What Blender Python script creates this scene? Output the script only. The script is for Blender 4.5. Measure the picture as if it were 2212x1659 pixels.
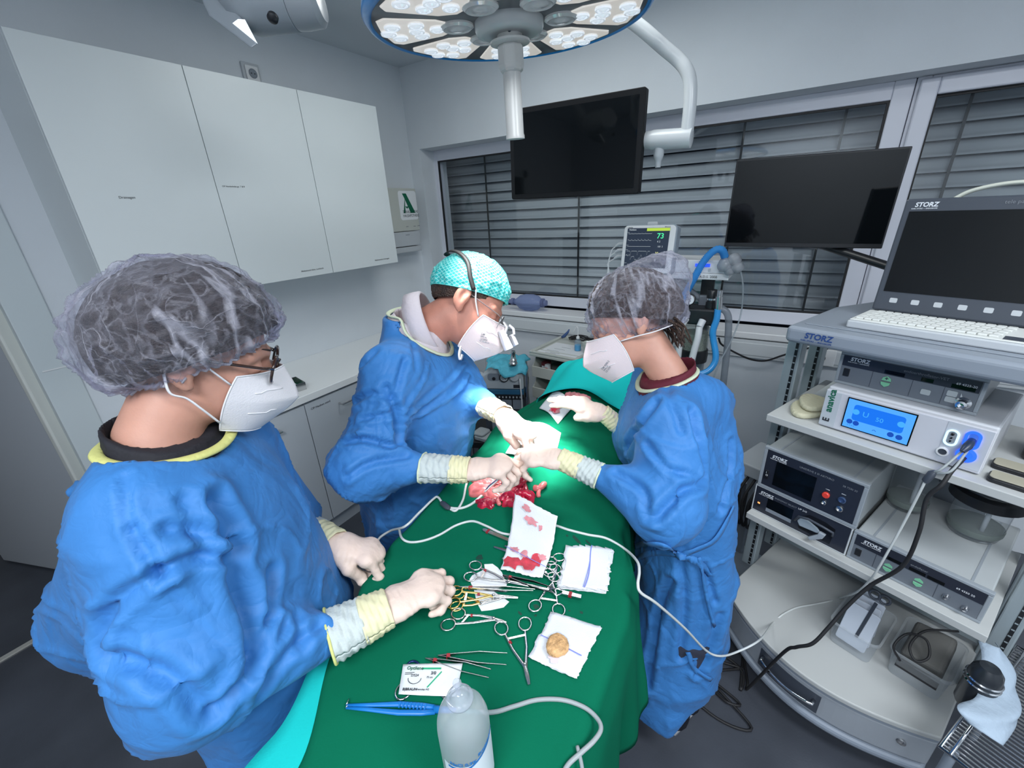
import bpy, bmesh, math, random
import numpy as np
from mathutils import Vector, Matrix

random.seed(7)
S = bpy.context.scene
COL = S.collection
for o in list(bpy.data.objects): bpy.data.objects.remove(o)

# ------------------------------------------------------------------ camera
W_PX, H_PX, FPX, CAM_H = 2212, 1659, 905.4, 1.74
yaw, pitch, roll = -0.57388707, 0.3908246, -0.04954529
_f = Vector((math.sin(yaw)*math.cos(pitch), math.cos(yaw)*math.cos(pitch), -math.sin(pitch)))
_r0 = Vector((math.cos(yaw), -math.sin(yaw), 0)); _u0 = _r0.cross(_f)
CR = _r0*math.cos(roll)+_u0*math.sin(roll); CU = -_r0*math.sin(roll)+_u0*math.cos(roll); CF = _f
cd = bpy.data.cameras.new('camera'); cam = bpy.data.objects.new('camera', cd); COL.objects.link(cam)
cd.sensor_width = 36; cd.lens = FPX*36/W_PX; cd.clip_start = .02
M = Matrix((CR, CU, -CF)).transposed().to_4x4(); M.translation = (0, 0, CAM_H); cam.matrix_world = M
S.camera = cam
S.view_settings.view_transform = 'Standard'; S.view_settings.look = 'None'
S.view_settings.gamma = 1; S.view_settings.use_curve_mapping = False
S.view_settings.exposure = 0.0
S.cycles.max_bounces = 10; S.cycles.transparent_max_bounces = 16
S.cycles.caustics_reflective = False; S.cycles.caustics_refractive = False
S.cycles.sample_clamp_indirect = 6

# ------------------------------------------------------------------ world and lamps
wd = bpy.data.worlds.new('night'); S.world = wd; wd.use_nodes = True
wd.node_tree.nodes['Background'].inputs[0].default_value = (.10, .13, .19, 1)
wd.node_tree.nodes['Background'].inputs[1].default_value = .35
def area(name, loc, target, sx, sy, power, col, spread=180):
    l = bpy.data.lights.new(name, 'AREA'); l.shape = 'RECTANGLE'; l.size = sx; l.size_y = sy
    l.energy = power; l.color = col; l.spread = math.radians(spread)
    o = bpy.data.objects.new(name, l); COL.objects.link(o); o.location = loc
    o.rotation_euler = (Vector(target)-Vector(loc)).to_track_quat('-Z', 'Y').to_euler()
    o.visible_camera = True
    return o
# ceiling area lights out of view; the first two stand for the room's luminaires
area('unseen_ceiling_light', (1.25, .25, 2.73), (1.25, .25, 0), 1.2, .6, 50, (.90, .95, 1))
area('unseen_ceiling_light', (.20, -.95, 2.73), (.20, -.95, 0), 1.2, .6, 62, (.90, .95, 1))
area('unseen_ceiling_light', (-1.05, 1.75, 2.73), (-1.05, 1.75, 0), 1.0, .5, 15, (.94, .98, .97))  # extra unseen light, added to brighten the cabinets on the left wall
LAMP_W = 70; SITE_T = Vector((-.60, .98, 1.04))     # watts of each lamp beam, aim point (the beams are built with the operating lamp)

# ------------------------------------------------------------------ helpers
CF_, CR_, CU_ = CF, CR, CU
def ray(px, py): return CR*((px-1106)/FPX) - CU*((py-829.5)/FPX) + CF
C0 = Vector((0, 0, CAM_H))
def at(px, py, d): return C0 + ray(px, py)*d
def onz(px, py, z): d = ray(px, py); return C0 + d*((z-CAM_H)/d.z)
def onx(px, py, x): d = ray(px, py); return C0 + d*(x/d.x)
def ony(px, py, y): d = ray(px, py); return C0 + d*(y/d.y)
def onplane(px, py, p, n): d = ray(px, py); return C0 + d*((Vector(p)-C0).dot(n)/d.dot(n))

def tag(o, label=None, cat=None, group=None, kind=None):
    if label: o['label'] = label
    if cat: o['category'] = cat
    if group: o['group'] = group
    if kind: o['kind'] = kind
    return o
def thing(name, label, cat, loc=(0, 0, 0), rot=None, group=None):
    o = bpy.data.objects.new(name, None); COL.objects.link(o); o.empty_display_size = .05
    if rot is None: o.location = loc
    else:
        m = rot.to_4x4() if isinstance(rot, Matrix) else Matrix.Rotation(rot, 4, 'Z')
        m.translation = loc; o.matrix_world = m
    return tag(o, label, cat, group)
def link_mesh(name, me, mat=None, parent=None, smooth=False, bevel=0, seg=2, sub=0, solid=0):
    o = bpy.data.objects.new(name, me); COL.objects.link(o)
    if mat is not None:
        for m in (mat if isinstance(mat, (list, tuple)) else [mat]): me.materials.append(m)
    if parent is not None: o.parent = parent
    if smooth is True:
        me.polygons.foreach_set('use_smooth', [True]*len(me.polygons))
    elif smooth:
        me.polygons.foreach_set('use_smooth', [True]*len(me.polygons))
        me.set_sharp_from_angle(angle=math.radians(smooth))
    if solid:
        m = o.modifiers.new('solid', 'SOLIDIFY'); m.thickness = solid; m.offset = 0
    if bevel:
        m = o.modifiers.new('bevel', 'BEVEL'); m.width = bevel; m.segments = seg; m.limit_method = 'ANGLE'; m.angle_limit = math.radians(40)
        m.harden_normals = False
    if sub:
        m = o.modifiers.new('sub', 'SUBSURF'); m.levels = sub; m.render_levels = sub
    return o
class MB:
    def __init__(s): s.v = []; s.f = []; s.mi = []; s.cur = 0
    def add(s, vs, fs):
        n = len(s.v); s.v += [tuple(p) for p in vs]; s.f += [tuple(i+n for i in q) for q in fs]; s.mi += [s.cur]*len(fs); return s
    def box(s, lo, hi):
        x0, y0, z0 = lo; x1, y1, z1 = hi
        return s.add([(x0,y0,z0),(x1,y0,z0),(x1,y1,z0),(x0,y1,z0),(x0,y0,z1),(x1,y0,z1),(x1,y1,z1),(x0,y1,z1)],
                     [(0,3,2,1),(4,5,6,7),(0,1,5,4),(1,2,6,5),(2,3,7,6),(3,0,4,7)])
    def bar(s, a, b, w, t, up=(0, 0, 1)):
        a, b, up = Vector(a), Vector(b), Vector(up); d = (b-a).normalized(); x = d.cross(up)
        if x.length < 1e-4: x = d.cross(Vector((1, 0, 0)))
        x.normalize(); y = x.cross(d)
        q = []
        for p in (a, b):
            for i, j in ((-1,-1),(1,-1),(1,1),(-1,1)): q.append(p+x*(w/2*i)+y*(t/2*j))
        return s.add(q, [(0,1,2,3),(7,6,5,4),(0,4,5,1),(1,5,6,2),(2,6,7,3),(3,7,4,0)])
    def tube(s, pts, r, seg=12, caps=True, closed=False, flat=1.0):
        pts = [Vector(p) for p in pts]; n = len(pts)
        rr = r if isinstance(r, (list, tuple)) else [r]*n
        T = []
        for i in range(n):
            a = pts[(i-1) % n] if closed else pts[max(i-1, 0)]; b = pts[(i+1) % n] if closed else pts[min(i+1, n-1)]
            T.append((b-a).normalized())
        up = Vector((0, 0, 1)) if abs(T[0].z) < .9 else Vector((1, 0, 0))
        x = T[0].cross(up).normalized(); vs = []; fs = []
        for i in range(n):
            x = (x - T[i]*x.dot(T[i])).normalized(); y = T[i].cross(x)
            for k in range(seg):
                a = 2*math.pi*k/seg; vs.append(pts[i]+x*(math.cos(a)*rr[i])+y*(math.sin(a)*rr[i]*flat))
        m = n if closed else n-1
        for i in range(m):
            j = (i+1) % n
            for k in range(seg):
                l = (k+1) % seg; fs.append((i*seg+k, i*seg+l, j*seg+l, j*seg+k))
        if caps and not closed:
            fs.append(tuple(range(seg))[::-1]); fs.append(tuple((n-1)*seg+k for k in range(seg)))
        return s.add(vs, fs)
    def lathe(s, prof, o=(0, 0, 0), ax=(0, 0, 1), seg=24, sx=1, sy=1):
        o, ax = Vector(o), Vector(ax).normalized(); x = ax.orthogonal().normalized() if abs(ax.z) < .999 else Vector((1, 0, 0)); y = ax.cross(x)
        vs = []; fs = []; n = len(prof)
        for r, h in prof:
            for k in range(seg):
                a = 2*math.pi*k/seg; vs.append(o+ax*h+x*(r*math.cos(a)*sx)+y*(r*math.sin(a)*sy))
        for i in range(n-1):
            for k in range(seg):
                l = (k+1) % seg; fs.append((i*seg+k, i*seg+l, (i+1)*seg+l, (i+1)*seg+k))
        if prof[0][0] > 1e-6: fs.append(tuple(range(seg))[::-1])
        if prof[-1][0] > 1e-6: fs.append(tuple((n-1)*seg+k for k in range(seg)))
        return s.add(vs, fs)
    def prism(s, poly, o, x, y, h):       # polygon (u,v) in frame o,x,y extruded by h along x cross y
        o, x, y = Vector(o), Vector(x), Vector(y); z = x.cross(y).normalized(); n = len(poly)
        vs = [o+x*u+y*v for u, v in poly]+[o+x*u+y*v+z*h for u, v in poly]
        fs = [tuple(range(n))[::-1], tuple(range(n, 2*n))]+[(i, (i+1) % n, n+(i+1) % n, n+i) for i in range(n)]
        return s.add(vs, fs)
    def grid(s, P):                       # P[i][j] points
        a, b = len(P), len(P[0])
        return s.add([p for row in P for p in row], [(i*b+j, i*b+j+1, (i+1)*b+j+1, (i+1)*b+j) for i in range(a-1) for j in range(b-1)])
    def build(s, name, mat=None, parent=None, **k):
        me = bpy.data.meshes.new(name); me.from_pydata(s.v, [], s.f)
        if s.mi and max(s.mi) > 0: me.polygons.foreach_set('material_index', s.mi)
        me.update(); return link_mesh(name, me, mat, parent, **k)
def rrect(w, h, r, n=5, cx=0, cy=0):
    out = []
    for sx, sy, a0 in ((1, 1, 0), (-1, 1, 90), (-1, -1, 180), (1, -1, 270)):
        for i in range(n+1):
            a = math.radians(a0+90*i/n); out.append((cx+sx*(w/2-r)+r*math.cos(a), cy+sy*(h/2-r)+r*math.sin(a)))
    return out
def arc(c, r, a0, a1, n, x=(1, 0, 0), y=(0, 1, 0)):
    c, x, y = Vector(c), Vector(x), Vector(y)
    return [c+x*(r*math.cos(math.radians(a0+(a1-a0)*i/n)))+y*(r*math.sin(math.radians(a0+(a1-a0)*i/n))) for i in range(n+1)]
def spline(pts, n=8):
    P = [Vector(p) for p in pts]; P = [P[0]*2-P[1]]+P+[P[-1]*2-P[-2]]; out = []
    for i in range(1, len(P)-2):
        for k in range(n):
            t = k/n; a, b, c, d = P[i-1:i+3]
            out.append(.5*((2*b)+(c-a)*t+(2*a-5*b+4*c-d)*t*t+(3*b-a-3*c+d)*t**3))
    out.append(P[-2]); return out
def text(name, body, size, mat, parent, o, x, y, bold=0, align='LEFT', shear=0, sx=1, off=.0006):
    cu = bpy.data.curves.new('t', 'FONT'); cu.body = body; cu.size = size; cu.align_x = align; cu.offset = bold*size*.02
    cu.shear = shear; cu.extrude = .0002; cu.resolution_u = 3
    t = bpy.data.objects.new('t', cu); COL.objects.link(t)
    dg = bpy.context.evaluated_depsgraph_get(); me = bpy.data.meshes.new_from_object(t.evaluated_get(dg))
    bpy.data.objects.remove(t); bpy.data.curves.remove(cu)
    x, y = Vector(x).normalized(), Vector(y).normalized(); z = x.cross(y).normalized(); m = Matrix((x*sx, y, z)).transposed().to_4x4(); m.translation = Vector(o)+z*off
    me.transform(m); me.materials.clear()
    return link_mesh(name, me, mat, parent)

# ------------------------------------------------------------------ materials
def mat(name, col, rough=.5, metal=0, bump=0, bscale=60, var=0, vscale=4, spec=.5, coat=0, sheen=0, emit=None, estr=0, sss=0, stretch=None):
    m = bpy.data.materials.new(name); m.use_nodes = True; nt = m.node_tree; b = nt.nodes['Principled BSDF']
    b.inputs['Base Color'].default_value = (*col, 1); b.inputs['Roughness'].default_value = rough; b.inputs['Metallic'].default_value = metal
    b.inputs['Specular IOR Level'].default_value = spec; b.inputs['Coat Weight'].default_value = coat; b.inputs['Sheen Weight'].default_value = sheen
    if emit: b.inputs['Emission Color'].default_value = (*emit, 1); b.inputs['Emission Strength'].default_value = estr
    if sss: b.inputs['Subsurface Weight'].default_value = sss; b.inputs['Subsurface Radius'].default_value = (.01, .004, .002); b.inputs['Subsurface Scale'].default_value = .6
    tc = nt.nodes.new('ShaderNodeTexCoord')
    if var:
        n = nt.nodes.new('ShaderNodeTexNoise'); n.inputs['Scale'].default_value = vscale; n.inputs['Detail'].default_value = 5
        nt.links.new(tc.outputs['Object'], n.inputs['Vector'])
        r = nt.nodes.new('ShaderNodeValToRGB'); r.color_ramp.elements[0].position = .3; r.color_ramp.elements[1].position = .7
        r.color_ramp.elements[0].color = (*[c*(1-var) for c in col], 1); r.color_ramp.elements[1].color = (*[min(1, c*(1+var)) for c in col], 1)
        nt.links.new(n.outputs['Fac'], r.inputs[0]); nt.links.new(r.outputs[0], b.inputs['Base Color'])
    if bump:
        n = nt.nodes.new('ShaderNodeTexNoise'); n.inputs['Scale'].default_value = bscale; n.inputs['Detail'].default_value = 4
        src = tc.outputs['Object']
        if stretch:
            mp = nt.nodes.new('ShaderNodeMapping'); mp.inputs['Scale'].default_value = stretch; nt.links.new(src, mp.inputs[0]); src = mp.outputs[0]
        nt.links.new(src, n.inputs['Vector'])
        bp = nt.nodes.new('ShaderNodeBump'); bp.inputs['Strength'].default_value = bump; bp.inputs['Distance'].default_value = .01
        nt.links.new(n.outputs['Fac'], bp.inputs['Height']); nt.links.new(bp.outputs[0], b.inputs['Normal'])
    return m
def glass(name, tint=(.9, .95, 1), rough=.0, opac=0.0, ocol=(.8, .85, .9), ior=1.5):
    m = bpy.data.materials.new(name); m.use_nodes = True; nt = m.node_tree; nt.nodes.clear()
    out = nt.nodes.new('ShaderNodeOutputMaterial'); tr = nt.nodes.new('ShaderNodeBsdfTransparent'); gl = nt.nodes.new('ShaderNodeBsdfGlossy')
    tr.inputs[0].default_value = (*tint, 1); gl.inputs['Roughness'].default_value = rough
    lw = nt.nodes.new('ShaderNodeLayerWeight'); lw.inputs[0].default_value = .5; pw = nt.nodes.new('ShaderNodeMath'); pw.operation = 'POWER'; pw.inputs[1].default_value = 5
    nt.links.new(lw.outputs['Facing'], pw.inputs[0]); f0 = ((ior-1)/(ior+1))**2; fr = nt.nodes.new('ShaderNodeMath'); fr.operation = 'MULTIPLY_ADD'; fr.inputs[1].default_value = 1-f0; fr.inputs[2].default_value = f0
    nt.links.new(pw.outputs[0], fr.inputs[0])
    mx = nt.nodes.new('ShaderNodeMixShader'); nt.links.new(fr.outputs[0], mx.inputs[0]); nt.links.new(tr.outputs[0], mx.inputs[1]); nt.links.new(gl.outputs[0], mx.inputs[2])
    last = mx
    if opac:
        df = nt.nodes.new('ShaderNodeBsdfDiffuse'); df.inputs[0].default_value = (*ocol, 1)
        tl = nt.nodes.new('ShaderNodeBsdfTranslucent'); tl.inputs[0].default_value = (*ocol, 1)
        ad = nt.nodes.new('ShaderNodeMixShader'); ad.inputs[0].default_value = .35; nt.links.new(df.outputs[0], ad.inputs[1]); nt.links.new(tl.outputs[0], ad.inputs[2])
        m2 = nt.nodes.new('ShaderNodeMixShader'); m2.inputs[0].default_value = opac
        nt.links.new(mx.outputs[0], m2.inputs[1]); nt.links.new(ad.outputs[0], m2.inputs[2]); last = m2
    nt.links.new(last.outputs[0], out.inputs[0]); return m

white_wall = mat('wall_paint', (.66, .70, .74), .75, bump=.08, bscale=220, var=.02)
ceil_paint = mat('ceiling_paint', (.62, .66, .70), .8, bump=.05, bscale=200)
floor_m = mat('floor_vinyl', (.060, .067, .084), .36, bump=.05, bscale=150, var=.25, vscale=3)
lacquer = mat('cabinet_lacquer', (.70, .745, .755), .36, var=.01, bump=.01, bscale=30)
lacquer_base = mat('base_cabinet_lacquer', (.52, .56, .60), .42, var=.01, bump=.01, bscale=30)
dark_gap = mat('dark_gap', (.03, .035, .04), .8)
top_white = mat('worktop_laminate', (.80, .82, .82), .35, bump=.01, bscale=80)
pvc = mat('window_pvc', (.66, .68, .76), .35, bump=.01, bscale=50)
sillm = mat('sill_laminate', (.74, .75, .76), .3, bump=.01, bscale=60)
black_gloss = mat('black_glass', (.003, .004, .005), .05, spec=.35)
black_pl = mat('black_plastic', (.012, .013, .016), .38, bump=.03, bscale=300)
black_rub = mat('black_rubber', (.012, .012, .014), .6, bump=.02, bscale=200)
dkgrey = mat('dark_grey_plastic', (.05, .06, .08), .45, bump=.02, bscale=250)
grey_pl = mat('grey_plastic', (.22, .25, .29), .45, bump=.02, bscale=250)
ltgrey = mat('light_grey_plastic', (.50, .53, .56), .42, bump=.02, bscale=250)
beige = mat('beige_plastic', (.52, .54, .50), .45, bump=.02, bscale=200)
white_pl = mat('white_plastic', (.78, .79, .80), .35, bump=.01, bscale=200)
enamel = mat('white_enamel', (.62, .65, .67), .25, bump=.01, bscale=80)
steel = mat('brushed_steel', (.62, .62, .62), .22, 1, bump=.02, bscale=300, stretch=(1, 1, 14))
chrome = mat('chrome', (.75, .76, .78), .1, 1)
gold = mat('gilt_steel', (.83, .60, .20), .25, 1)
red_tape = mat('red_tape', (.32, .02, .03), .5)
paper = mat('white_paper', (.78, .80, .82), .7, bump=.05, bscale=120)
ink = mat('black_ink', (.02, .022, .03), .6)
ink_white = mat('white_ink', (.75, .78, .82), .6)
ink_grey = mat('grey_ink', (.20, .22, .25), .6)
ink_green = mat('green_ink', (.0, .12, .06), .6)
ink_blue = mat('blue_ink', (.02, .06, .22), .6)
# ------------------------------------------------------------------ the room
XL, XR, YB, YF, ZC = -2.62, 2.6, 2.744, -1.9, 2.745
def struct(name, mb, m, parent=None, **k):
    o = mb.build(name, m, parent, **k)
    if parent is None: o['kind'] = 'structure'
    return o
struct('floor', MB().box((-4.6, YF-.2, -.1), (XR+.2, YB+.3, 0)), floor_m)
struct('ceiling', MB().box((-4.6, YF-.2, ZC), (XR+.2, YB+.3, ZC+.1)), ceil_paint)
# left wall with a doorway (y -.62 .. .375)
DY0, DY1, DZ = -.60, .345, 2.08
struct('wall_left', MB().box((XL-.12, DY1, 0), (XL, YB+.3, ZC)).box((XL-.12, YF-.2, 0), (XL, DY0, ZC)).box((XL-.12, DY0, DZ), (XL, DY1, ZC)), white_wall)
# back wall with the long window opening
WX0, WX1, WZ0, WZ1 = -2.51, 2.3, 1.02, 2.21
struct('wall_back', MB().box((-4.6, YB, 0), (XR+.2, YB+.30, WZ0-.03)).box((-4.6, YB, WZ1), (XR+.2, YB+.30, ZC)).box((-4.6, YB, WZ0-.03), (WX0, YB+.30, WZ1)).box((WX1, YB, WZ0-.03), (XR+.2, YB+.30, WZ1)), white_wall)
struct('wall_right', MB().box((XR, YF-.2, 0), (XR+.12, YB+.3, ZC)), white_wall)
struct('wall_front', MB().box((-4.6, YF-.2, 0), (XR+.2, YF, ZC)), white_wall)
struct('wall_corridor', MB().box((-4.6, YF, 0), (-4.48, YB, ZC)).box((-4.48, 1.0, 0), (XL-.12, 1.1, ZC)), white_wall)
# door casing, open leaf, threshold strip
fr = MB().box((XL-.13, DY1-.012, 0), (XL+.012, DY1+.11, DZ+.07)).box((XL-.13, DY0-.07, 0), (XL+.012, DY0+.012, DZ+.07)).box((XL-.13, DY0-.07, DZ), (XL+.012, DY1+.11, DZ+.07))
struct('trim_1', fr, ltgrey_trim := mat('door_casing_lacquer', (.58, .64, .66), .4), bevel=.004)
dl = bpy.data.objects.new('door_1', None); COL.objects.link(dl); dl['kind'] = 'structure'
dl.location = (XL-.05, DY1-.03, 0); dl.rotation_euler = (0, 0, math.radians(180+19.5))
door_m = mat('door_lacquer', (.47, .50, .54), .5, bump=.02, bscale=90)
MB().box((0, -.02, .008), (.94, .022, 2.07)).build('door_leaf', door_m, dl, bevel=.006)
MB().box((-.012, -.026, .01), (.02, .028, 2.07)).build('door_edge_strip', mat('door_edge', (.66, .68, .64), .4), dl, bevel=.008, seg=3)
MB().tube([(.87, -.02, 1.05), (.87, -.075, 1.05), (.75, -.075, 1.05)], .009).build('door_handle', steel, dl, smooth=True)
struct('trim_2', MB().box((XL-.055, DY0, 0), (XL-.03, DY1-.012, .006)), mat('threshold_strip', (.75, .74, .68), .3, .6))
struct('trim_3', MB().box((XL+.0125, .352, 1.196), (XL+.016, .445, 1.201)), white_pl)

# window board, trunking under it
struct('trim_4', MB().box((WX0+.002, YB-.045, WZ0-.028), (WX1-.002, YB+.145, WZ0+.012)), sillm, bevel=.006)
tr = MB().box((XL+.62, YB-.038, .878), (XR-.02, YB-.0005, .985)).box((XL+.62, YB-.044, .895), (XR-.02, YB-.038, .968))
struct('trim_5', tr, sillm2 := mat('trunking_pvc', (.60, .63, .65), .4), bevel=.003)

# window 1: fixed frame with a wide pane; window 2: tilt sash in front of its frame
yg = YB+.15
def win(name, x0, x1, z0, z1, fw, y0, y1, sash=0):
    r = bpy.data.objects.new(name, None); COL.objects.link(r); r['kind'] = 'structure'; r.location = ((x0+x1)/2, y0, z0)
    ox, oz = (x0+x1)/2, z0
    def ring(n, a0, a1, b0, b1, w, ya, yb, m, bv=.004):
        q = MB(); 
        q.box((a0-ox, ya-y0, b0-oz), (a0+w-ox, yb-y0, b1-oz)); q.box((a1-w-ox, ya-y0, b0-oz), (a1-ox, yb-y0, b1-oz))
        q.box((a0+w-ox, ya-y0, b1-w-oz), (a1-w-ox, yb-y0, b1-oz)); q.box((a0+w-ox, ya-y0, b0-oz), (a1-w-ox, yb-y0, b0+w-oz))
        return q.build(n, m, r, bevel=bv)
    ring('window_frame', x0, x1, z0, z1, fw, y0, y1, pvc)
    if sash: ring('window_sash', x0+.012, x1-.012, z0+.012, z1-.012, sash, y0-.022, y0, pvc, .006); fw = sash+.012
    ring('window_gasket', x0+fw-.003, x1-fw+.003, z0+fw-.003, z1-fw+.003, .013, y0+.006, y0+.02, black_rub, 0)
    MB().box((x0+fw-ox, .016, z0+fw-oz), (x1-fw-ox, .02, z1-fw-oz)).build('window_pane', wglass, r)
    return r
wglass = glass('window_glass', (.95, .97, .98), 0, ior=1.6)
g = [ony(944, 348, yg), ony(1924, 217, yg), ony(1200, 638, yg)]
win('window_1', g[0].x-.075, g[1].x+.075, g[2].z-.085, g[0].z+.075, .075, yg, yg+.07)
g2 = ony(2017, 231, yg-.022)
win('window_2', g[1].x+.078, WX1, g[2].z-.085, g[0].z+.075, .05, yg, yg+.07, sash=g2.x-g[1].x-.09)
print('WIN', g, g2)

# outside: slatted blind in front of the glass, dark yard behind it
slat_m = mat('slat_aluminium', (.50, .53, .56), .45, .0, bump=.02, bscale=20)
bl = thing('venetian_blind', 'closed grey outdoor slatted blind behind the window panes', 'blind', (0, yg+.22, 0))
q = MB(); z = 1.03
while z < 2.3:
    for xa, xb in ((-3.4, .34), (.36, 2.5)):
        P = []
        for i in range(5):
            t = i/4; P.append([(xa, .012+.036*t+.006*math.sin(t*6.28), z+.068*t-.006*math.sin(t*3.14)), (xb, .012+.036*t+.006*math.sin(t*6.28), z+.068*t-.006*math.sin(t*3.14))])
        q.grid(P)
    z += .072
q.build('slats', slat_m, bl, smooth=True, solid=.001)
for x in (-2.62, -2.17, -1.35, -.32, .15, .62, 1.3):
    MB().box((x-.006, -.002, 1.02), (x+.006, .003, 2.3)).build('ladder_tape', black_rub, bl)
struct('wall_yard', MB().box((-4.6, yg+1.6, 0), (XR+1, yg+1.7, 3.2)), mat('yard_dark', (.03, .04, .05), .8))

# ------------------------------------------------------------------ wall cabinets along the left wall
XC = -2.27; ZC0, ZC1 = 1.452, 2.362
cy = [.575, 1.085, 1.598, 2.118]
cl = ['left wall cabinet nearest the door, small lettering low on its front', 'middle wall cabinet between the two others on the left wall', 'right wall cabinet, last of the row, beside the drug locker']
lab = [('Drainagen', onx(257, 429, XC+.02)), ('OP Handschuhe gr. 7 & 8', onx(480, 404, XC+.02)), None]
side_m = mat('cabinet_edge', (.66, .68, .66), .4)
for i in range(3):
    y0, y1 = cy[i], cy[i+1]
    t = thing('wall_cabinet', cl[i], 'cabinet', (XL, (y0+y1)/2, ZC0), group='wall cabinets on the left wall'); w = (y1-y0)/2
    MB().box((.0005, -w+.0005, 0), (XC-XL, w-.0005, ZC1-ZC0)).build('body', lacquer, t)
    MB().box((XC-XL+.001, -w+.0015, .0), (XC-XL+.02, w-.0015, ZC1-ZC0)).build('door', lacquer, t, bevel=.0012)
    X, Y = Vector((0, 1, 0)), Vector((0, 0, 1))
    if lab[i]:
        p = lab[i][1]; text('lettering', lab[i][0], .0098 if i else .013, ink, t, (XC-XL+.02, p.y-(y0+y1)/2, p.z-ZC0), X, Y)
    if i: text('lettering', ['', 'Abdecktuch klein, Lochtuch', 'Nahtmaterial, Drainagen'][i], .0125, ink, t, (XC-XL+.02, w-.2, .03), X, Y)
    else: text('lettering', 'OP Tuch', .0125, ink, t, (XC-XL+.02, w-.2, .03), X, Y)

# base cabinets, plinth and worktop
XW = -2.007; ZW = .90
def bl_(px, py): return onx(px, py, XW-.03).y
ys = [.36, .862, 1.362, 1.90, 2.40, 2.74]
# door joint seen at (657,879)-(718,1120)
yj = onx(690, 1010, XW-.02).y; print('joint', yj, onx(657, 879, XW-.02), onx(718, 1120, XW-.02))
ys = [yj-.53, yj, yj+.53, YB-.02]
bl2 = ['grey base cabinet under the worktop, partly behind the nearest person', 'grey base cabinet under the worktop, behind the person in the turquoise cap', 'grey base cabinet in the corner below the window sill']
for i in range(len(ys)-1):
    y0, y1 = ys[i], ys[i+1]; w = (y1-y0)/2
    t = thing('base_cabinet', bl2[i], 'cabinet', (XL, (y0+y1)/2, 0), group='base cabinets along the left wall')
    MB().box((.001, -w+.001, .1), (XW-.03-XL, w-.001, ZW-.042)).build('body', lacquer_base, t)
    MB().box((.001, -w+.0005, 0), (XW-.045-XL, w-.0005, .1)).build('plinth', lacquer_base, t)
    MB().box((XW-.029-XL, -w+.0025, .105), (XW-.01-XL, w-.0025, ZW-.055)).build('door', lacquer_base, t, bevel=.0012)
    xh = XW-.01-XL; hz = ZW-.125; s = .085
    h = MB().tube([(xh, -s+.02, hz), (xh+.032, -s+.02, hz), (xh+.032, s+.02, hz), (xh, s+.02, hz)], .0055, 8); h.build('handle', steel, t, smooth=40)
    text('lettering', ['Einmalhandschuhe Spritzen', 'OP Hauben steril', 'Tupfer'][i], .017, ink, t, (XW-.01-XL, -w+.03, ZW-.095), (0, 1, 0), (0, 0, 1))
wt = MB().box((XL+.001, yj-.53, ZW-.04), (XW, YB-.001, ZW)).build('worktop', top_white, bevel=.003)
tag(wt, 'long white worktop over the grey base cabinets along the left wall', 'worktop')
# drug locker in the corner
bx = XL; 
t = thing('drug_locker', 'small beige drug locker with a green letter A sign, in the corner by the window', 'locker', (XL, 2.45, 1.45))
pb = [onx(836, 405, XL+.12), onx(897, 407, XL+.12), onx(911, 541, XL+.12)]
print('locker', pb)
y0, y1, z1, z0 = 2.14-2.45, pb[1].y-2.45, pb[1].z-1.45, pb[2].z-1.45
zs = onx(905, 497, XL+.12).z-1.45
MB().box((.001, y0, zs), (.12, y1, z1)).build('body', beige, t, bevel=.006)
MB().box((.001, y0, z0+.045), (.115, y1, zs-.003)).build('drawer', ltgrey, t, bevel=.006)
MB().box((.001, y0, z0), (.115, y1, z0+.04)).build('base_shelf', ltgrey, t, bevel=.005)
a, b = onx(858, 412, XL+.121), onx(904, 474, XL+.121); yc, zc_ = (a.y+b.y)/2-2.45, (a.z+b.z)/2-1.45; hw, hh = (b.y-a.y)/2, (a.z-b.z)/2
sg = MB().prism(rrect(2*hw, 2*hh, .02), (.1205, yc, zc_), (0, 1, 0), (0, 0, 1), .0015).build('sign', paper, t)
A = lambda u, v: (u, v)
sg2 = MB()
o = (.1222, yc, zc_+hh*.05)
s = hw*1.0
sg2.prism([(-.55*s, .85*s), (-.12*s, .85*s), (.72*s, -.62*s), (.18*s, -.62*s), (-.38*s, .55*s)], o, (0, 1, 0), (0, 0, 1), .0006)
sg2.prism([(-.38*s, .30*s), (-.30*s, .5*s), (-.42*s, -.62*s), (-.62*s, -.62*s)], o, (0, 1, 0), (0, 0, 1), .0006)
sg2.prism([(-.38*s, -.12*s), (.05*s, -.12*s), (-.17*s, -.3*s)], o, (0, 1, 0), (0, 0, 1), .0006)
sg2.build('emblem', ink_green, sg)
text('lettering', 'TIERÄRZTLICHE\nHAUSAPOTHEKE', hh*.27, ink, sg, (.122, yc-hw*.72, zc_-hh*.52), (0, 1, 0), (0, 0, 1), sx=.82)
for dy in (-.05, .03, .075): MB().box((.1195, yc+dy, zs+.03), (.121, yc+dy+.025, zs+.034)).build('marking', ink_grey, t)
MB().box((.115, yc-.06, zs-.03), (.1165, yc-.02, zs-.026)).build('marking', ink_grey, t)
MB().box((.115, y0, zs-.02), (.122, y0+.02, zs+.03)).build('latch', black_pl, t)
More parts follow.
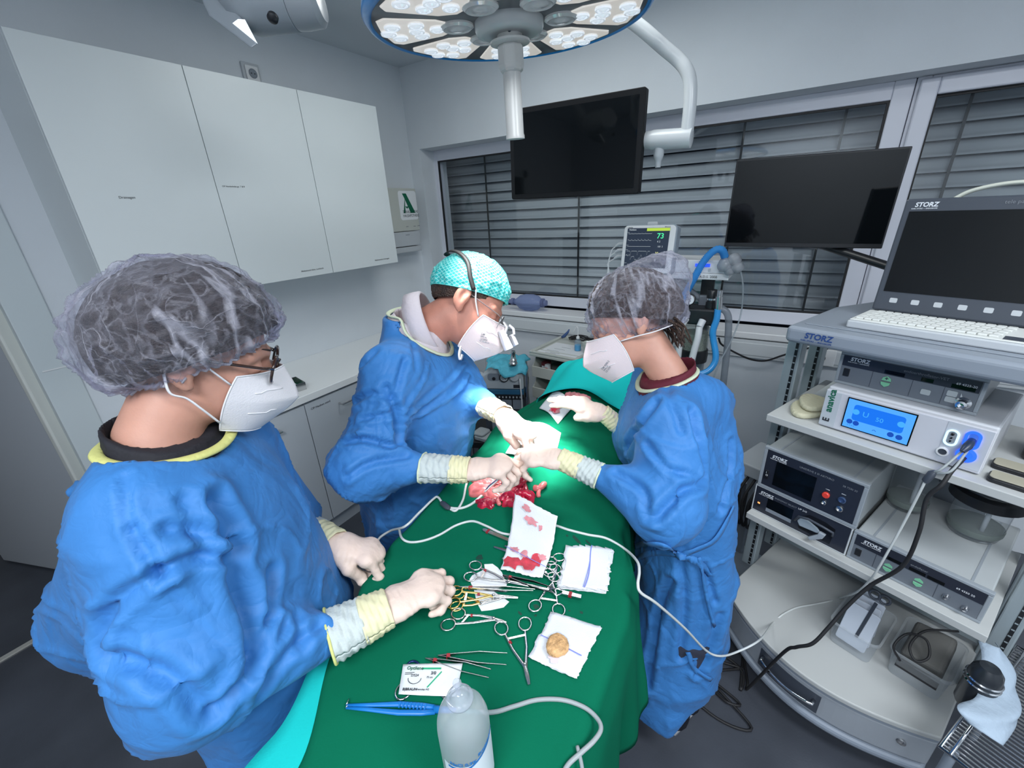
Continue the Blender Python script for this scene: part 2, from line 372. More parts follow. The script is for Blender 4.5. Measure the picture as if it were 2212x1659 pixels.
# power outlet above the cabinets
po = onx(544, 160, XL+.012)
t = thing('power_outlet', 'white wall socket just above the top edge of the wall cabinets', 'socket', (XL, po.y, po.z))
MB().box((.0005, -.047, -.05), (.014, .047, .05)).build('frame', ltgrey, t, bevel=.003)
MB().box((.014, -.034, -.036), (.024, .034, .036)).build('cover', white_pl, t, bevel=.003)
MB().lathe([(.022, 0), (.0225, .002), (.019, .001), (.0175, -.001)], (.0241, 0, 0), (1, 0, 0), 24).build('socket_well', grey_pl, t, smooth=40)
MB().lathe([(.003, 0), (.003, .001)], (.0255, -.009, 0), (1, 0, 0), 8).lathe([(.003, 0), (.003, .001)], (.0255, .009, 0), (1, 0, 0), 8).build('contact_hole', black_pl, t)
# ------------------------------------------------------------------ endoscopy cart on the right
CA = math.radians(-23.0); CO = Vector((.041, 1.523, 0)); CD = Vector((math.cos(CA), math.sin(CA), 0)); CB = Vector((-CD.y, CD.x, 0))
def ct(x, y, z): return CO+CD*x+CB*y+Vector((0, 0, z))
def cloc(p): v = Vector(p)-CO; return Vector((v.dot(CD), v.dot(CB), v.z))
def cy_(px, py, yl): return cloc(onplane(px, py, CO+CB*yl, CB))
def cz_(px, py, z): return cloc(onz(px, py, z))
X1, Y1, Z1 = Vector((1, 0, 0)), Vector((0, 1, 0)), Vector((0, 0, 1))
def cthing(name, label, cat, x, y, z, group=None, dr=0): return thing(name, label, cat, ct(x, y, z), CA+dr, group)
shelf_m = mat('shelf_laminate', (.47, .485, .48), .5, bump=.01, bscale=100)
cart_grey = mat('cart_metal', (.26, .30, .36), .42, bump=.02, bscale=300)
cart_top = mat('cart_top_plastic', (.25, .285, .335), .42, bump=.02, bscale=200)
alu = mat('anodised_profile', (.36, .42, .45), .4, .3, bump=.01, bscale=100)
drawer_m = mat('drawer_front', (.33, .36, .40), .42, bump=.01, bscale=100)
W_ = .622; DP = .47
t = cart = cthing('equipment_cart', 'tall grey shelf cart of medical devices at the right', 'cart', 0, 0, 0)
def topplate(z0, z1, ins=0):
    P = [(0.0+ins, .0+ins), (W_-ins, .0+ins), (W_-ins, .56), (.40, .60), (.22, .60), (.06, .56), (ins-.004, .36)]
    return P
MB().prism(topplate(0, 0), (0, 0, 1.322), X1, Y1, .052).build('top_plate', cart_top, t, bevel=.014, seg=4)
MB().prism([(.03, .05), (W_-.03, .05), (W_-.03, .54), (.40, .575), (.22, .575), (.08, .54), (.03, .36)], (0, 0, 1.374), X1, Y1, .003).build('top_inlay', cart_top, t, bevel=.002)
def storz(par, o, x, y, s, m, name='lettering'):
    o, x, y = Vector(o), Vector(x), Vector(y)
    text(name, 'STORZ', s, m, par, o, x, y, bold=1.6, shear=.12, sx=.95)
    text(name, 'KARL STORZ — ENDOSKOPE', s*.26, m, par, o-y*s*.38-x*s*.35, x, y, bold=1, sx=.98)
storz(t, (.055, -.0008, 1.345), X1, Z1, .024, ink_blue)
for z, d0, yb in ((1.04, -.0, DP), (.628, 0, DP)):
    MB().box((-.004, d0, z), (W_+.004, yb, z+.024)).build('shelf', shelf_m, t, bevel=.002)
# uprights: profiles with a slotted groove
for x0 in (-.060, W_+.012):
    for yy in (.19, .385):
        MB().box((x0, yy, .25), (x0+.048, yy+.045, 1.330)).build('upright', alu, t, bevel=.004)
        q = MB()
        q.box((x0+.028, yy-.0015, .26), (x0+.037, yy-.0005, 1.32)); q.build('groove', black_pl, t)
        q = MB()
        for i in range(42): q.box((x0+.029, yy-.0025, .27+i*.025), (x0+.036, yy-.0014, .274+i*.025))
        q.build('slots', alu, t)
MB().box((-.055, .40, 1.302), (W_+.055, .43, 1.3215)).build('cross_rail', alu, t)
MB().box((-.055, .40, .30), (W_+.055, .425, .34)).build('cross_rail', alu, t)
MB().box((.10, .455, .27), (W_-.10, .467, 1.02)).build('back_panel', grey_pl, t)
# drawer base with a bowed front
def bow(x): return -.015-.135*math.sin(math.pi*max(0, min(1, (x+.02)/(W_+.06))))**.9
xs = [-.012+(W_+.030)*i/24 for i in range(25)]
def bowbox(z0, z1, off=0, yb=.46, name='', m=None, bev=.004):
    P = [(x, bow(x)+off) for x in xs]+[(xs[-1], yb), (xs[0], yb)]
    return MB().prism(P, (0, 0, z0), X1, Y1, z1-z0).build(name, m, t, bevel=bev)
bowbox(.252, .272, 0, name='base_shelf', m=shelf_m)
bowbox(.238, .25, .006, name='trim_strip', m=cart_grey, bev=.003)
bowbox(.118, .234, .012, name='drawer', m=drawer_m, bev=.008)
bowbox(.085, .114, 0, name='bumper', m=cart_grey, bev=.01)
# drawer handle in a recess, lock
xm = .28; hp = [(x, bow(x)-.010, .185-.012*math.sin(math.pi*(x-.20)/.17)) for x in [.20+.17*i/10 for i in range(11)]]
P = [[(x, bow(x)+.0105, zz) for zz in (.133, .15, .205, .215)] for x in [.185+.2*i/12 for i in range(13)]]
MB().grid(P).build('handle_recess', dkgrey, t, solid=.002)
MB().tube([(.20, bow(.20)+.01, .19)]+hp+[(.37, bow(.37)+.01, .185)], .006, 8).build('handle', chrome, t, smooth=True)
MB().lathe([(.012, 0), (.012, .006), (.009, .008), (0, .008)], (.575, bow(.575)+.013, .19), (.15, -1, 0), 18).build('lock', steel, t, smooth=40)
for cx, cy2 in ((.03, .05), (.60, .05), (.04, .44), (.60, .44)):
    MB().lathe([(.022, -.014), (.045, -.012), (.05, -.006), (.05, .006), (.045, .012), (.022, .014)], (cx, cy2, .05), (1, .2, 0), 20).build('castor', black_rub, t, smooth=40)
    MB().box((cx-.022, cy2-.02, .045), (cx+.022, cy2+.045, .09)).build('castor_fork', cart_grey, t, bevel=.008)

led_green = mat('button_green', (.20, .52, .32), .4); led_red = mat('button_red', (.75, .06, .04), .35)
case = mat('device_casing', (.36, .39, .40), .45, bump=.02, bscale=250)
case_frame = mat('device_frame', (.30, .335, .37), .4, bump=.02, bscale=250)
face_dark = mat('device_face_dark', (.022, .026, .04), .32)
face_grey = mat('device_face_grey', (.145, .165, .195), .4)
def devbox(t, w, d, h, frame=.010, body=case, fm=case_frame):
    MB().box((-w/2+.004, .012, .004), (w/2-.004, d, h-.004)).build('casing', body, t, bevel=.004)
    q = MB().box((-w/2, -.002, 0), (w/2, .014, frame)).box((-w/2, -.002, h-frame), (w/2, .014, h)).box((-w/2, -.002, frame), (-w/2+frame, .014, h-frame)).box((w/2-frame, -.002, frame), (w/2, .014, h-frame))
    q.build('front_frame', fm, t, bevel=.002)
    q = MB()
    for x in (-w/2+.045, w/2-.045): q.box((x-.003, .02, h-.0045), (x+.003, d-.01, h-.003))
    q.build('seam', case_frame, t)
    for x in (-w/2+.03, w/2-.03): MB().lathe([(.010, 0), (.010, .004)], (x, .04, .0), (0, 0, 1), 12).build('foot', black_rub, t)
def face(t, name, x0, x1, z0, z1, m, y=0.0, th=.002): return MB().box((x0, y-th, z0), (x1, y+.004, z1)).build(name, m, t)
def knob(t, name, x, z, r, m, l=.008, y=0): return MB().lathe([(r, 0), (r, l*.7), (r*.8, l), (0, l)], (x, y, z), (0, -1, 0), 20).build(name, m, t, smooth=40)
def ring(t, name, x, z, r, m, w=.25, y=0): return MB().lathe([(r, 0), (r, .004), (r*(1-w), .005), (r*(1-w), .0005), (0, .0004)], (x, y, z), (0, -1, 0), 20).build(name, m, t, smooth=40)

# --- upper device (sits on the electrosurgery unit, set back)
w, h = .315, .102
pa = cy_(1798, 833, .095); print('top dev', pa, cy_(1815, 766, .095))
d1 = t = cthing('control_unit', 'grey control unit with a metal knob under the cart top, on the blue-lit unit', 'medical device', .285, .10, 1.196, 'dark-fronted control units on the cart')
devbox(t, w, .30, h, .009, mat('device_lid_grey', (.30, .32, .33), .4))
face(t, 'front_panel', -w/2+.009, w/2-.009, .009, h-.009, face_grey)
face(t, 'dark_band', -w/2+.010, w/2-.010, .060, h-.010, face_dark, th=.003)
storz(t, (-w/2+.028, -.0031, .079), X1, Z1, .0155, ink_white)
text('lettering', 'endoarthroflator-VET', .0105, ink_grey, t, (-.005, -.0031, .078), X1, Z1)
text('lettering', '69 4325-20', .0085, ink_white, t, (w/2-.055, -.0031, .073), X1, Z1)
MB().box((-w/2+.018, -.006, .028), (-w/2+.033, 0, .052)).build('power_switch', black_pl, t, bevel=.001)
for x in (-.07, .02, .085): face(t, 'panel_line', x-.0006, x+.0006, .012, .06, dkgrey, th=.0026)
face(t, 'display', -.045, .0, .0625, .073, black_gloss, th=.0035); face(t, 'display', .035, .06, .0625, .073, black_gloss, th=.0035); face(t, 'display', .095, .14, .0625, .073, black_gloss, th=.0035)
MB().prism([(-.011, 0), (.011, 0), (.009, .008), (0, .014), (-.009, .008)], (-.035, -.0045, .041), X1, Z1, -.003).build('plus_button', led_green, t)
MB().prism([(-.011, 0), (.011, 0), (.009, -.008), (0, -.014), (-.009, -.008)], (-.035, -.0045, .037), X1, Z1, .003).build('minus_button', led_green, t)
q = MB().box((-.036, -.0056, .0445), (-.034, -.0044, .0525)).box((-.039, -.0056, .0475), (-.031, -.0044, .0495)).box((-.039, -.0056, .030), (-.031, -.0044, .032)); q.build('button_marking', dkgrey, t)
for x, z in ((.052, .034), (.102, .046), (.102, .029)): MB().prism(rrect(.020, .015, .003), (x, -.0045, z), X1, Z1, -.003).build('touch_key', mat('key_pale', (.42, .46, .48), .4), t)
MB().prism([(0, -.012), (.012, -.012), (0, .016)], (.118, -.003, .036), X1, Z1, -.0015).build('arrow_mark', ltgrey, t)
MB().lathe([(.016, 0), (.016, .003), (.012, .006), (.010, .018), (.011, .02), (.011, .026), (.006, .027), (.006, .016), (0, .016)], (w/2-.03, -.002, .028), (0, -1, 0), 24).build('hose_port', chrome, t, smooth=40)
# --- electrosurgery unit with the blue screen
w, h = .362, .132
an = t = cthing('electrosurgery_unit', 'white generator with a glowing blue touchscreen on the middle shelf', 'medical device', .312, .045, 1.0645)
MB().prism([(0, 0), (.34, 0), (.34, h-.004), (.05, h-.001), (.012, h)], (-w/2, 0, 0), Y1, Z1, w).build('casing', white_an := mat('generator_white', (.62, .64, .68), .35, bump=.01, bscale=150), t, bevel=.005)
MB().box((-w/2+.001, -.006, .004), (w/2-.001, .002, h-.005)).build('front_panel', mat('generator_front', (.56, .57, .62), .3), t, bevel=.004)
face(t, 'panel_left', -w/2+.003, -w/2+.043, .010, h-.010, mat('panel_pale', (.48, .52, .56), .35), y=-.006, th=.001)
face(t, 'panel_right', .095, w/2-.004, .012, h-.008, mat('panel_pale_2', (.50, .53, .58), .35), y=-.006, th=.001)
text('lettering', 'anavica', .026, ink_green, t, (-w/2+.027, -.0072, .055), Z1, -X1, bold=1.2)
text('lettering', 'E', .024, ink, t, (-w/2+.027, -.0072, .022), Z1, -X1, bold=1.5)
sx0, sx1, sz0, sz1 = -.118, .034, .026, .116
scr = MB().box((sx0-.003, -.009, sz0-.003), (sx1+.003, -.005, sz1+.003)).build('screen_bezel', black_gloss, t)
scr_m = mat('screen_sky_blue', (.02, .05, .1), .2, emit=(.075, .36, 1), estr=1.05)
scr = face(t, 'screen', sx0, sx1, sz0, sz1, scr_m, y=-.009, th=.0006)
def lit(n, c, e): return mat(n, (.01, .02, .04), .3, emit=c, estr=e)
l_blue = lit('screen_blue', (.004, .17, .88), 1.0); l_pale = lit('screen_cyan_glyph', (.06, .42, .95), 1.0); l_navy = lit('screen_navy', (.004, .07, .5), .9)
MB().prism(rrect(.118, .050, .008), ((sx0+sx1)/2, -.0097, .078), X1, Z1, -.0003).build('screen_tile', l_blue, scr)
text('screen_glyph', 'U', .022, l_pale, scr, (-.078, -.0102, .072), X1, Z1); text('screen_glyph', '50', .018, l_pale, scr, (-.046, -.0102, .069), X1, Z1)
for x in (-.094, .010): MB().lathe([(.008, 0), (.0085, .0002), (.0078, .0003)], (x, -.0099, .080), (0, -1, 0), 20).build('screen_ring', l_pale, scr)
for x, z in ((-.103, .046), (-.087, .045), (-.005, .042), (.014, .041)): MB().lathe([(.0075, 0), (.0075, .0004), (0, .0005)], (x, -.0097, z), (0, -1, 0), 20).build('screen_button', l_navy, scr)
MB().prism([(-.005, 0), (0, .004), (.005, 0), (.004, -.001), (0, .0025), (-.004, -.001)], (-.042, -.0097, .038), X1, Z1, -.0003).build('screen_arrow', l_navy, scr)
text('screen_glyph', '▪ ▪ ▪ ▪', .006, l_navy, scr, (-.107, -.0099, .033), X1, Z1)
# lit sockets
def stadium(w, h): return rrect(w, h, w/2-.0003, 8)
def ringprism(t, name, w, h, th, x, z, m, y, d=.003):
    a, b = stadium(w, h), stadium(w-2*th, h-2*th); n = len(a); v = [(x+u, y, z+k) for u, k in a]+[(x+u, y, z+k) for u, k in b]+[(x+u, y-d, z+k) for u, k in a]+[(x+u, y-d, z+k) for u, k in b]; f = []
    for i in range(n):
        j = (i+1) % n; f += [(2*n+i, 2*n+j, 3*n+j, 3*n+i), (i, j, 2*n+j, 2*n+i), (n+j, n+i, 3*n+i, 3*n+j)]
    return MB().add(v, f).build(name, m, t)
ringprism(t, 'lit_socket_ring', .026, .046, .0045, .110, .082, lit('ring_white_blue', (.55, .8, 1), 1.6), -.007)
MB().prism(stadium(.016, .036), (.110, -.007, .082), X1, Z1, -.001).build('socket_plate', ltgrey, t)
for z in (.093, .082, .073): ring(t, 'socket_hole', .110, z, .0035 if z > .09 else .0022, black_pl, y=-.008)
blue_led = lit('ring_deep_blue', (.01, .06, 1), 3.2)
ringprism(t, 'lit_socket_ring', .030, .050, .006, .146, .090, blue_led, -.007)
MB().prism(stadium(.017, .037), (.146, -.007, .090), X1, Z1, -.001).build('socket_plate', lit('plate_blue_glow', (.05, .2, 1), .8), t)
MB().lathe([(.019, 0), (.019, .003), (.012, .004), (.012, .001), (0, .001)], (.146, -.007, .047), (0, -1, 0), 28).build('lit_round_socket', blue_led, t, smooth=40)
MB().lathe([(.0125, 0), (.0125, .004), (.009, .005), (.009, .001), (0, .001)], (.104, -.007, .038), (0, -1, 0), 24).build('foot_socket', white_pl, t, smooth=40)
MB().lathe([(.0085, 0), (.0085, .0022), (0, .0022)], (.104, -.0068, .038), (0, -1, 0), 20).build('socket_hole', dkgrey, t)
# --- lower left pair and right device on shelf 3
w = .302
lo = t = cthing('pump_unit', 'dark device with a grey lever pump head, lowest at left of the third shelf', 'medical device', .146, .035, .6525, 'dark-fronted control units on the cart')
h = .112; devbox(t, w, .32, h, .005, case, mat('device_frame_pale', (.55, .58, .60), .35)); face(t, 'front_panel', -w/2+.005, w/2-.005, .005, h-.005, face_dark)
storz(t, (-w/2+.022, -.0021, h-.028), X1, Z1, .0145, ink_white)
MB().box((-w/2+.018, -.006, .028), (-w/2+.03, 0, .05)).build('power_switch', black_pl, t, bevel=.001)
face(t, 'power_light', -w/2+.020, -w/2+.028, .040, .046, lit('amber_lamp', (1, .35, .1), 2), y=-.006, th=.0006)
face(t, 'display', -w/2+.05, -w/2+.135, .028, .078, black_gloss, th=.003); face(t, 'display_ledge', -w/2+.05, -w/2+.135, .022, .036, grey_pl, th=.004)
text('lettering', 'ENDOMAT SELECT', .0085, ink_grey, t, (-w/2+.07, -.0021, .088), X1, Z1); text('lettering', 'UP 210', .009, ink_white, t, (-.005, -.0021, .090), X1, Z1)
MB().prism([(-.055, -.04), (.05, -.045), (.056, .03), (.02, .042), (-.03, .042), (-.056, .02), (-.062, -.01)], (.060, -.002, .052), X1, Z1, -.028).build('pump_housing', black_pl, t, bevel=.006)
MB().tube([(.002, -.03, .06), (.012, -.034, .085), (.04, -.036, .094), (.085, -.036, .09), (.112, -.034, .085), (.112, -.032, .07)], .004, 8).build('pump_bow', dkgrey, t, smooth=True)
MB().prism([(-.03, 0), (-.022, .016), (0, .02), (.03, .008), (.045, -.006), (.03, -.012), (-.02, -.016)], (.038, -.031, .064), X1, Z1, -.006).build('pump_plate', mat('lever_grey', (.34, .40, .45), .35), t, bevel=.003)
MB().prism([(-.03, -.028), (-.022, -.036), (.010, -.008), (.016, .012), (-.004, .014), (-.006, 0)], (.080, -.037, .052), X1, Z1, -.012).build('lever', mat('lever_grey_2', (.36, .40, .44), .3), t, bevel=.003)
up = t = cthing('video_processor', 'dark device with a blank display and a red button, stacked on the pump unit', 'medical device', .151, .032, .7660, 'dark-fronted control units on the cart')
h = .165; devbox(t, w, .31, h, .012); face(t, 'front_panel', -w/2+.012, w/2-.012, .012, h-.008, face_dark)
storz(t, (-w/2+.03, -.0021, h-.034), X1, Z1, .0155, ink_white)
face(t, 'display', -w/2+.048, .02, .028, .122, black_gloss, th=.004)
MB().box((-w/2+.018, -.006, .04), (-w/2+.03, 0, .075)).build('power_switch', black_pl, t, bevel=.001)
text('lettering', 'I\nO', .010, ink_white, t, (-w/2+.022, -.0066, .064), X1, Z1)
text('lettering', 'UNIDRIVE S III ARTHRO', .0095, ink_grey, t, (-.035, -.0021, .134), X1, Z1); text('lettering', '28 7230 20', .0085, ink_grey, t, (w/2-.062, -.0021, .128), X1, Z1)
knob(t, 'red_button', .055, .076, .0105, led_red, y=-.002); ring(t, 'port', .055, .046, .0075, steel, y=-.002); ring(t, 'port', .098, .082, .011, mat('port_blue', (.10, .16, .30), .3, .6), y=-.002); ring(t, 'port', .098, .048, .0105, steel, y=-.002)
for x, z in ((.055, .095), (.098, .101)): face(t, 'marking', x-.006, x+.006, z, z+.003, ink_white)
rt = t = cthing('insufflator', 'low grey device with two green arrow keys at right of the third shelf', 'medical device', .452, .035, .6525, 'dark-fronted control units on the cart')
w = .305; h = .108; devbox(t, w, .40, h, .010, mat('device_casing_pale', (.44, .47, .48), .42)); face(t, 'front_panel', -w/2+.010, w/2-.010, .010, h-.010, face_grey); face(t, 'dark_band', -w/2+.010, w/2-.010, .062, h-.010, face_dark, th=.003)
storz(t, (-w/2+.03, -.0031, .081), X1, Z1, .0145, ink_white)
text('lettering', 'endoflator', .009, ink_grey, t, (-.01, -.0031, .080), X1, Z1); text('lettering', '69 4350 20', .008, ink_white, t, (w/2-.065, -.0031, .074), X1, Z1)
MB().box((-w/2+.018, -.006, .026), (-w/2+.033, 0, .05)).build('power_switch', black_pl, t, bevel=.001)
for x in (-.052, .018):
    MB().prism([(-.010, 0), (.010, 0), (.009, .006), (0, .012), (-.009, .006)], (x, -.0025, .038), X1, Z1, -.003).build('plus_button', led_green, t)
    MB().prism([(-.010, 0), (.010, 0), (.009, -.006), (0, -.012), (-.009, -.006)], (x, -.0055, .035), X1, Z1, .003).build('minus_button', led_green, t)
for x in (-.085, .055): face(t, 'panel_line', x-.0006, x+.0006, .012, .062, dkgrey, th=.0026)
for x in (-.06, -.01, .03): face(t, 'display', x, x+.036, .064, .074, black_gloss, th=.0035)
for x, z in ((.078, .036), (.118, .028)): MB().lathe([(.008, 0), (.007, .008), (.005, .012), (0, .013)], (x, -.002, z), (0, -1, 0), 18).build('gas_port', chrome, t, smooth=40)
# --- laptop-like unit on the cart top
p0, p1 = cz_(1872, 678, 1.40), cz_(1827, 698, 1.392); lw = .385
t = tele = cthing('imaging_console', 'open laptop style imaging console with a blank black screen on the cart top', 'computer', p1.x+lw/2-.002, .075, 1.3775)
MB().box((-lw/2, 0, 0), (lw/2, .30, .022)).build('base', ltgrey, t, bevel=.004)
kbm = mat('keyboard_white', (.70, .72, .70), .5)
MB().box((-lw/2+.004, .004, .022), (lw/2-.004, .165, .026)).build('keyboard_deck', kbm, t, bevel=.002)
q = MB()
for r in range(5):
    for c in range(15):
        x = -lw/2+.014+c*.0192+(r*.004); q.box((x, .018+r*.027, .026), (x+.0165, .040+r*.027, .031))
q.build('keys', kbm, t, bevel=.0015)
MB().box((.115, .012, .0262), (.18, .05, .0268)).build('touch_pad', dkgrey, t)
lid = MB().box((-lw/2+.004, -.006, 0), (lw/2-.004, .022, .318)).build('lid', dkgrey_lid := mat('lid_grey', (.06, .07, .09), .4, bump=.02, bscale=200), t, bevel=.005)
lid.location = (0, .178, .026); lid.rotation_euler = (math.radians(-7), 0, 0)
MB().box((-lw/2+.020, -.0075, .058), (lw/2-.018, -.005, .284)).build('screen', mat('screen_off', (.004, .005, .006), .25), lid)
storz(lid, (-lw/2+.028, -.0062, .296), X1, Z1, .0165, ink_white); text('lettering', 'tele pack vet X LED', .0125, ink_grey, lid, (.01, -.0062, .298), X1, Z1)
for i in range(6): MB().prism(rrect(.018, .014, .003), (-lw/2+.05+i*.05, -.0062, .033), X1, Z1, -.002).build('soft_key', ltgrey, lid)
MB().tube(spline([(-.09, .012, .316), (-.06, .012, .335), (0, .012, .348), (.06, .012, .345), (.13, .012, .318)], 6), .009, 10, flat=.6).build('carry_handle', mat('handle_cream', (.62, .64, .56), .4), lid, smooth=True)
# --- objects on shelves
fold = mat('cream_cloth', (.52, .50, .36), .9, bump=.3, bscale=90)
def slab(poly, h, wob, seed):
    rnd = random.Random(seed); P = []
    return poly
for k, (zz, sc, lab) in enumerate(((1.0645, 1.0, 'cream folded cloth, lower of the two beside the white generator'), (1.0835, .86, 'cream folded cloth, upper one lying beside the white generator'))):
    q = MB(); n = 20
    P = []
    for i in range(n):
        a = 2*math.pi*i/n; r = 1+.08*math.sin(3*a+k); P.append((.052*sc*r*math.cos(a), .075*sc*r*math.sin(a)))
    q.prism(P, (0, 0, 0), X1, Y1, .018)
    o = q.build('folded_cloth', fold, None, bevel=.008, seg=3); o.location = ct(.072+.004*k, .12+.02*k, zz); o.rotation_euler = (0, 0, CA+.3*k); tag(o, lab, 'cloth', 'folded cloths on the middle shelf')
pb_ = MB().prism([(-.04, -.05), (.05, -.06), (.045, .05), (-.02, .06)], (0, 0, 0), X1, Y1, .003); o = pb_.build('packet', mat('packet_film', (.62, .66, .66), .35), None); o.location = ct(.075, .30, 1.086); o.rotation_euler = (.35, .1, CA); tag(o, 'pale flat packet leaning behind the folded cloths on the cart', 'packet')
for k, (px, py, yy) in enumerate(((2150, 1015, .13), (2135, 1050, .045))):
    o = MB().prism(rrect(.19, .052, .012), (0, 0, 0), X1, Y1, .012)
    t = cthing('case', ['flat dark case with a beige top at right of the white generator, farther one', 'flat dark case with a beige top on the shelf edge right of the white generator'][k], 'case', .594+.006*k, yy+.008, 1.0645, 'flat beige-topped cases on the middle shelf', dr=0)
    o.build('case_base', black_pl, t, bevel=.003)
    MB().prism(rrect(.184, .046, .010), (0, 0, .0122), X1, Y1, .003).build('case_top', mat('case_beige', (.38, .36, .28), .6), t, bevel=.001)
t = cthing('camera_head', 'black boxy accessory with a grey face behind the flat cases on the cart', 'device', .582, .26, 1.0645)
MB().box((-.045, -.04, 0), (.045, .05, .075)).build('body', black_pl, t, bevel=.012, seg=3); MB().box((-.03, -.0412, .018), (.02, -.039, .055)).build('face_plate', grey_pl, t)
# clear jars on the insufflator
jar_m = glass('jar_plastic', (.97, .98, .99), .05, .14, (.7, .76, .78), 1.35)
for k, (x, y, r, lab) in enumerate(((.355, .30, .05, 'clear plastic jar with a red rim at the back of the third shelf'), (.515, .30, .058, 'clear plastic jar with a black lid at the back of the third shelf'))):
    t = cthing('suction_jar', lab, 'jar', x, y, .7605, 'clear suction jars on the third shelf')
    MB().lathe([(0, 0), (r*.95, 0), (r*1.05, .02), (r*1.1, .10+.04*k), (r*1.12, .17)], (0, 0, 0), Z1, 32).build('jar_body', jar_m, t, smooth=True)
    MB().lathe([(r*1.00, .012), (r*1.07, .02), (r*1.08, .034), (r*1.03, .034)], (0, 0, 0), Z1, 32).build('jar_band', mat('band_tint', (.16, .19, .18), .4), t, smooth=40)
    if k: MB().lathe([(r*1.3, .115), (r*1.42, .12), (r*1.42, .150), (r*1.3, .155), (0, .155)], (0, 0, 0), Z1, 32).build('jar_lid', black_pl, t, smooth=40)
    else: MB().lathe([(r*1.12, .17), (r*1.18, .172), (r*1.18, .18), (r*1.1, .18)], (0, 0, 0), Z1, 32).build('jar_rim', led_red, t, smooth=40)
    MB().tube([(r*.3, -r*.6, .16), (r*.3, -r*.62, .03)], .006, 8).build('inner_tube', ltgrey, t, smooth=True)
# clear boxes on the base shelf
box_m = glass('box_plastic', (.97, .98, .99), .08, .24, (.78, .82, .85), 1.3)
def tubbox(t, w, d, h, nm='tub'):
    q = MB(); tp = 1.13
    a = rrect(w, d, .018); b = rrect(w*tp, d*tp, .022); c = rrect(w*tp+.012, d*tp+.012, .024); n = len(a)
    vs = [(u, v, .001) for u, v in a]+[(u, v, h) for u, v in b]+[(u, v, h) for u, v in c]+[(u, v, h-.006) for u, v in c]
    fs = [tuple(range(n))[::-1]]
    for k in range(3):
        for i in range(n): j = (i+1) % n; fs.append((k*n+i, k*n+j, (k+1)*n+j, (k+1)*n+i))
    return q.add(vs, fs).build(nm, box_m, t, smooth=40)
t = cthing('storage_box', 'clear plastic box holding white packets and dark scissors on the cart base', 'box', .380, .135, .2728, 'clear storage boxes on the cart base')
tubbox(t, .115, .165, .10)
t2 = cthing('packets', 'white sterile packets standing in the clear box beside the dark scissors', 'packet', .380, .135, .2785); pk = mat('sterile_packet', (.55, .60, .68), .5, bump=.1, bscale=40)
for i in range(4):
    o = MB().prism(rrect(.085-.004*i, .15+.01*i, .008), (0, 0, 0), X1, Z1, .006).build('packet', pk, t2, bevel=.002); o.location = (-.002, -.045+.03*i, .085); o.rotation_euler = (-.25+.09*i, .03*(-1)**i, .02*i)
t3 = cthing('scissors', 'dark scissors standing handles up in the clear box on the cart base', 'scissors', .385, .075, .2785)
q = MB().bar((0, 0, .055), (.012, .035, .20), .009, .004); q.build('blade', dkgrey, t3)
for sx in (-1, 1): MB().tube(arc((.014+sx*.013, .045, .222), .014, 0, 360, 18, (1, 0, 0), (0, .25, 1))[:-1], .004, 8, closed=True).build('finger_ring', dkgrey, t3, smooth=True)
t = cthing('storage_box', 'clear plastic box holding a brown pouch and black cable at the cart base end', 'box', .542, .165, .2728, 'clear storage boxes on the cart base')
tubbox(t, .125, .17, .105)
MB().box((-.05, -.0905, .045), (.05, -.0885, .075)).build('black_marking', black_pl, t)
t2 = cthing('pouch', 'dark brown pouch lying in the clear box with a black cable', 'pouch', .545, .18, .279)
MB().prism([(-.05, -.06), (.05, -.06), (.05, .07), (-.05, .07)], (0, 0, .05), (1, 0, .1), (0, 1, .35), .06).build('pouch_body', mat('pouch_brown', (.10, .10, .095), .8, bump=.2, bscale=30), t2, bevel=.012, seg=3)
cb = spline([ct(*p) for p in [(.50, .06, .36), (.475, .06, .40), (.49, .10, .44), (.53, .13, .43), (.55, .10, .40), (.53, .07, .385), (.505, .09, .41), (.52, .15, .445), (.58, .22, .45)]], 6)
tag(MB().tube(cb, .0035, 8).build('cable', black_rub, None, smooth=True), 'black cable coiled over the pouch in the clear box', 'cable')
# wide monitor standing behind the console, on an arm from the cart
t = thing('wide_monitor', 'wide frameless black monitor on an arm behind the cart, beside the window frame', 'monitor', (0, 0, 0))
ym = 2.15; c4 = [ony(*p, ym) for p in [(1588, 350), (1972, 311), (1905, 542), (1567, 530)]]
cen = sum(c4, Vector())/4; xx = ((c4[1]-c4[0])+(c4[2]-c4[3])); mw = xx.length/2; xx.normalize(); mh = ((c4[0]-c4[3]).length+(c4[1]-c4[2]).length)/2
zz = ((c4[0]-c4[3])+(c4[1]-c4[2])); zz = (zz-xx*zz.dot(xx)).normalized(); zz = (zz+Vector((0, -.05, 0))).normalized(); yy = zz.cross(xx)
m = Matrix((xx, yy, zz)).transposed().to_4x4(); m.translation = cen; t.matrix_world = m
MB().box((-mw/2, 0, -mh/2), (mw/2, .028, mh/2)).build('housing', black_pl, t, bevel=.003)
MB().box((-mw/2+.006, -.0015, -mh/2+.018), (mw/2-.006, .002, mh/2-.006)).build('screen', black_gloss, t)
MB().box((-.035, .028, -.10), (.035, .06, .06)).build('mount_plate', black_pl, t, bevel=.004)
mi = m.inverted(); e = ct(.42, .5, 1.40)
MB().tube([(0, .05, -.04), mi@(m@Vector((.05, .10, -.16))), mi@ct(.40, .55, 1.40), mi@ct(.42, .5, 1.3785)], .016, 10).build('support_arm', black_pl, t, smooth=40)
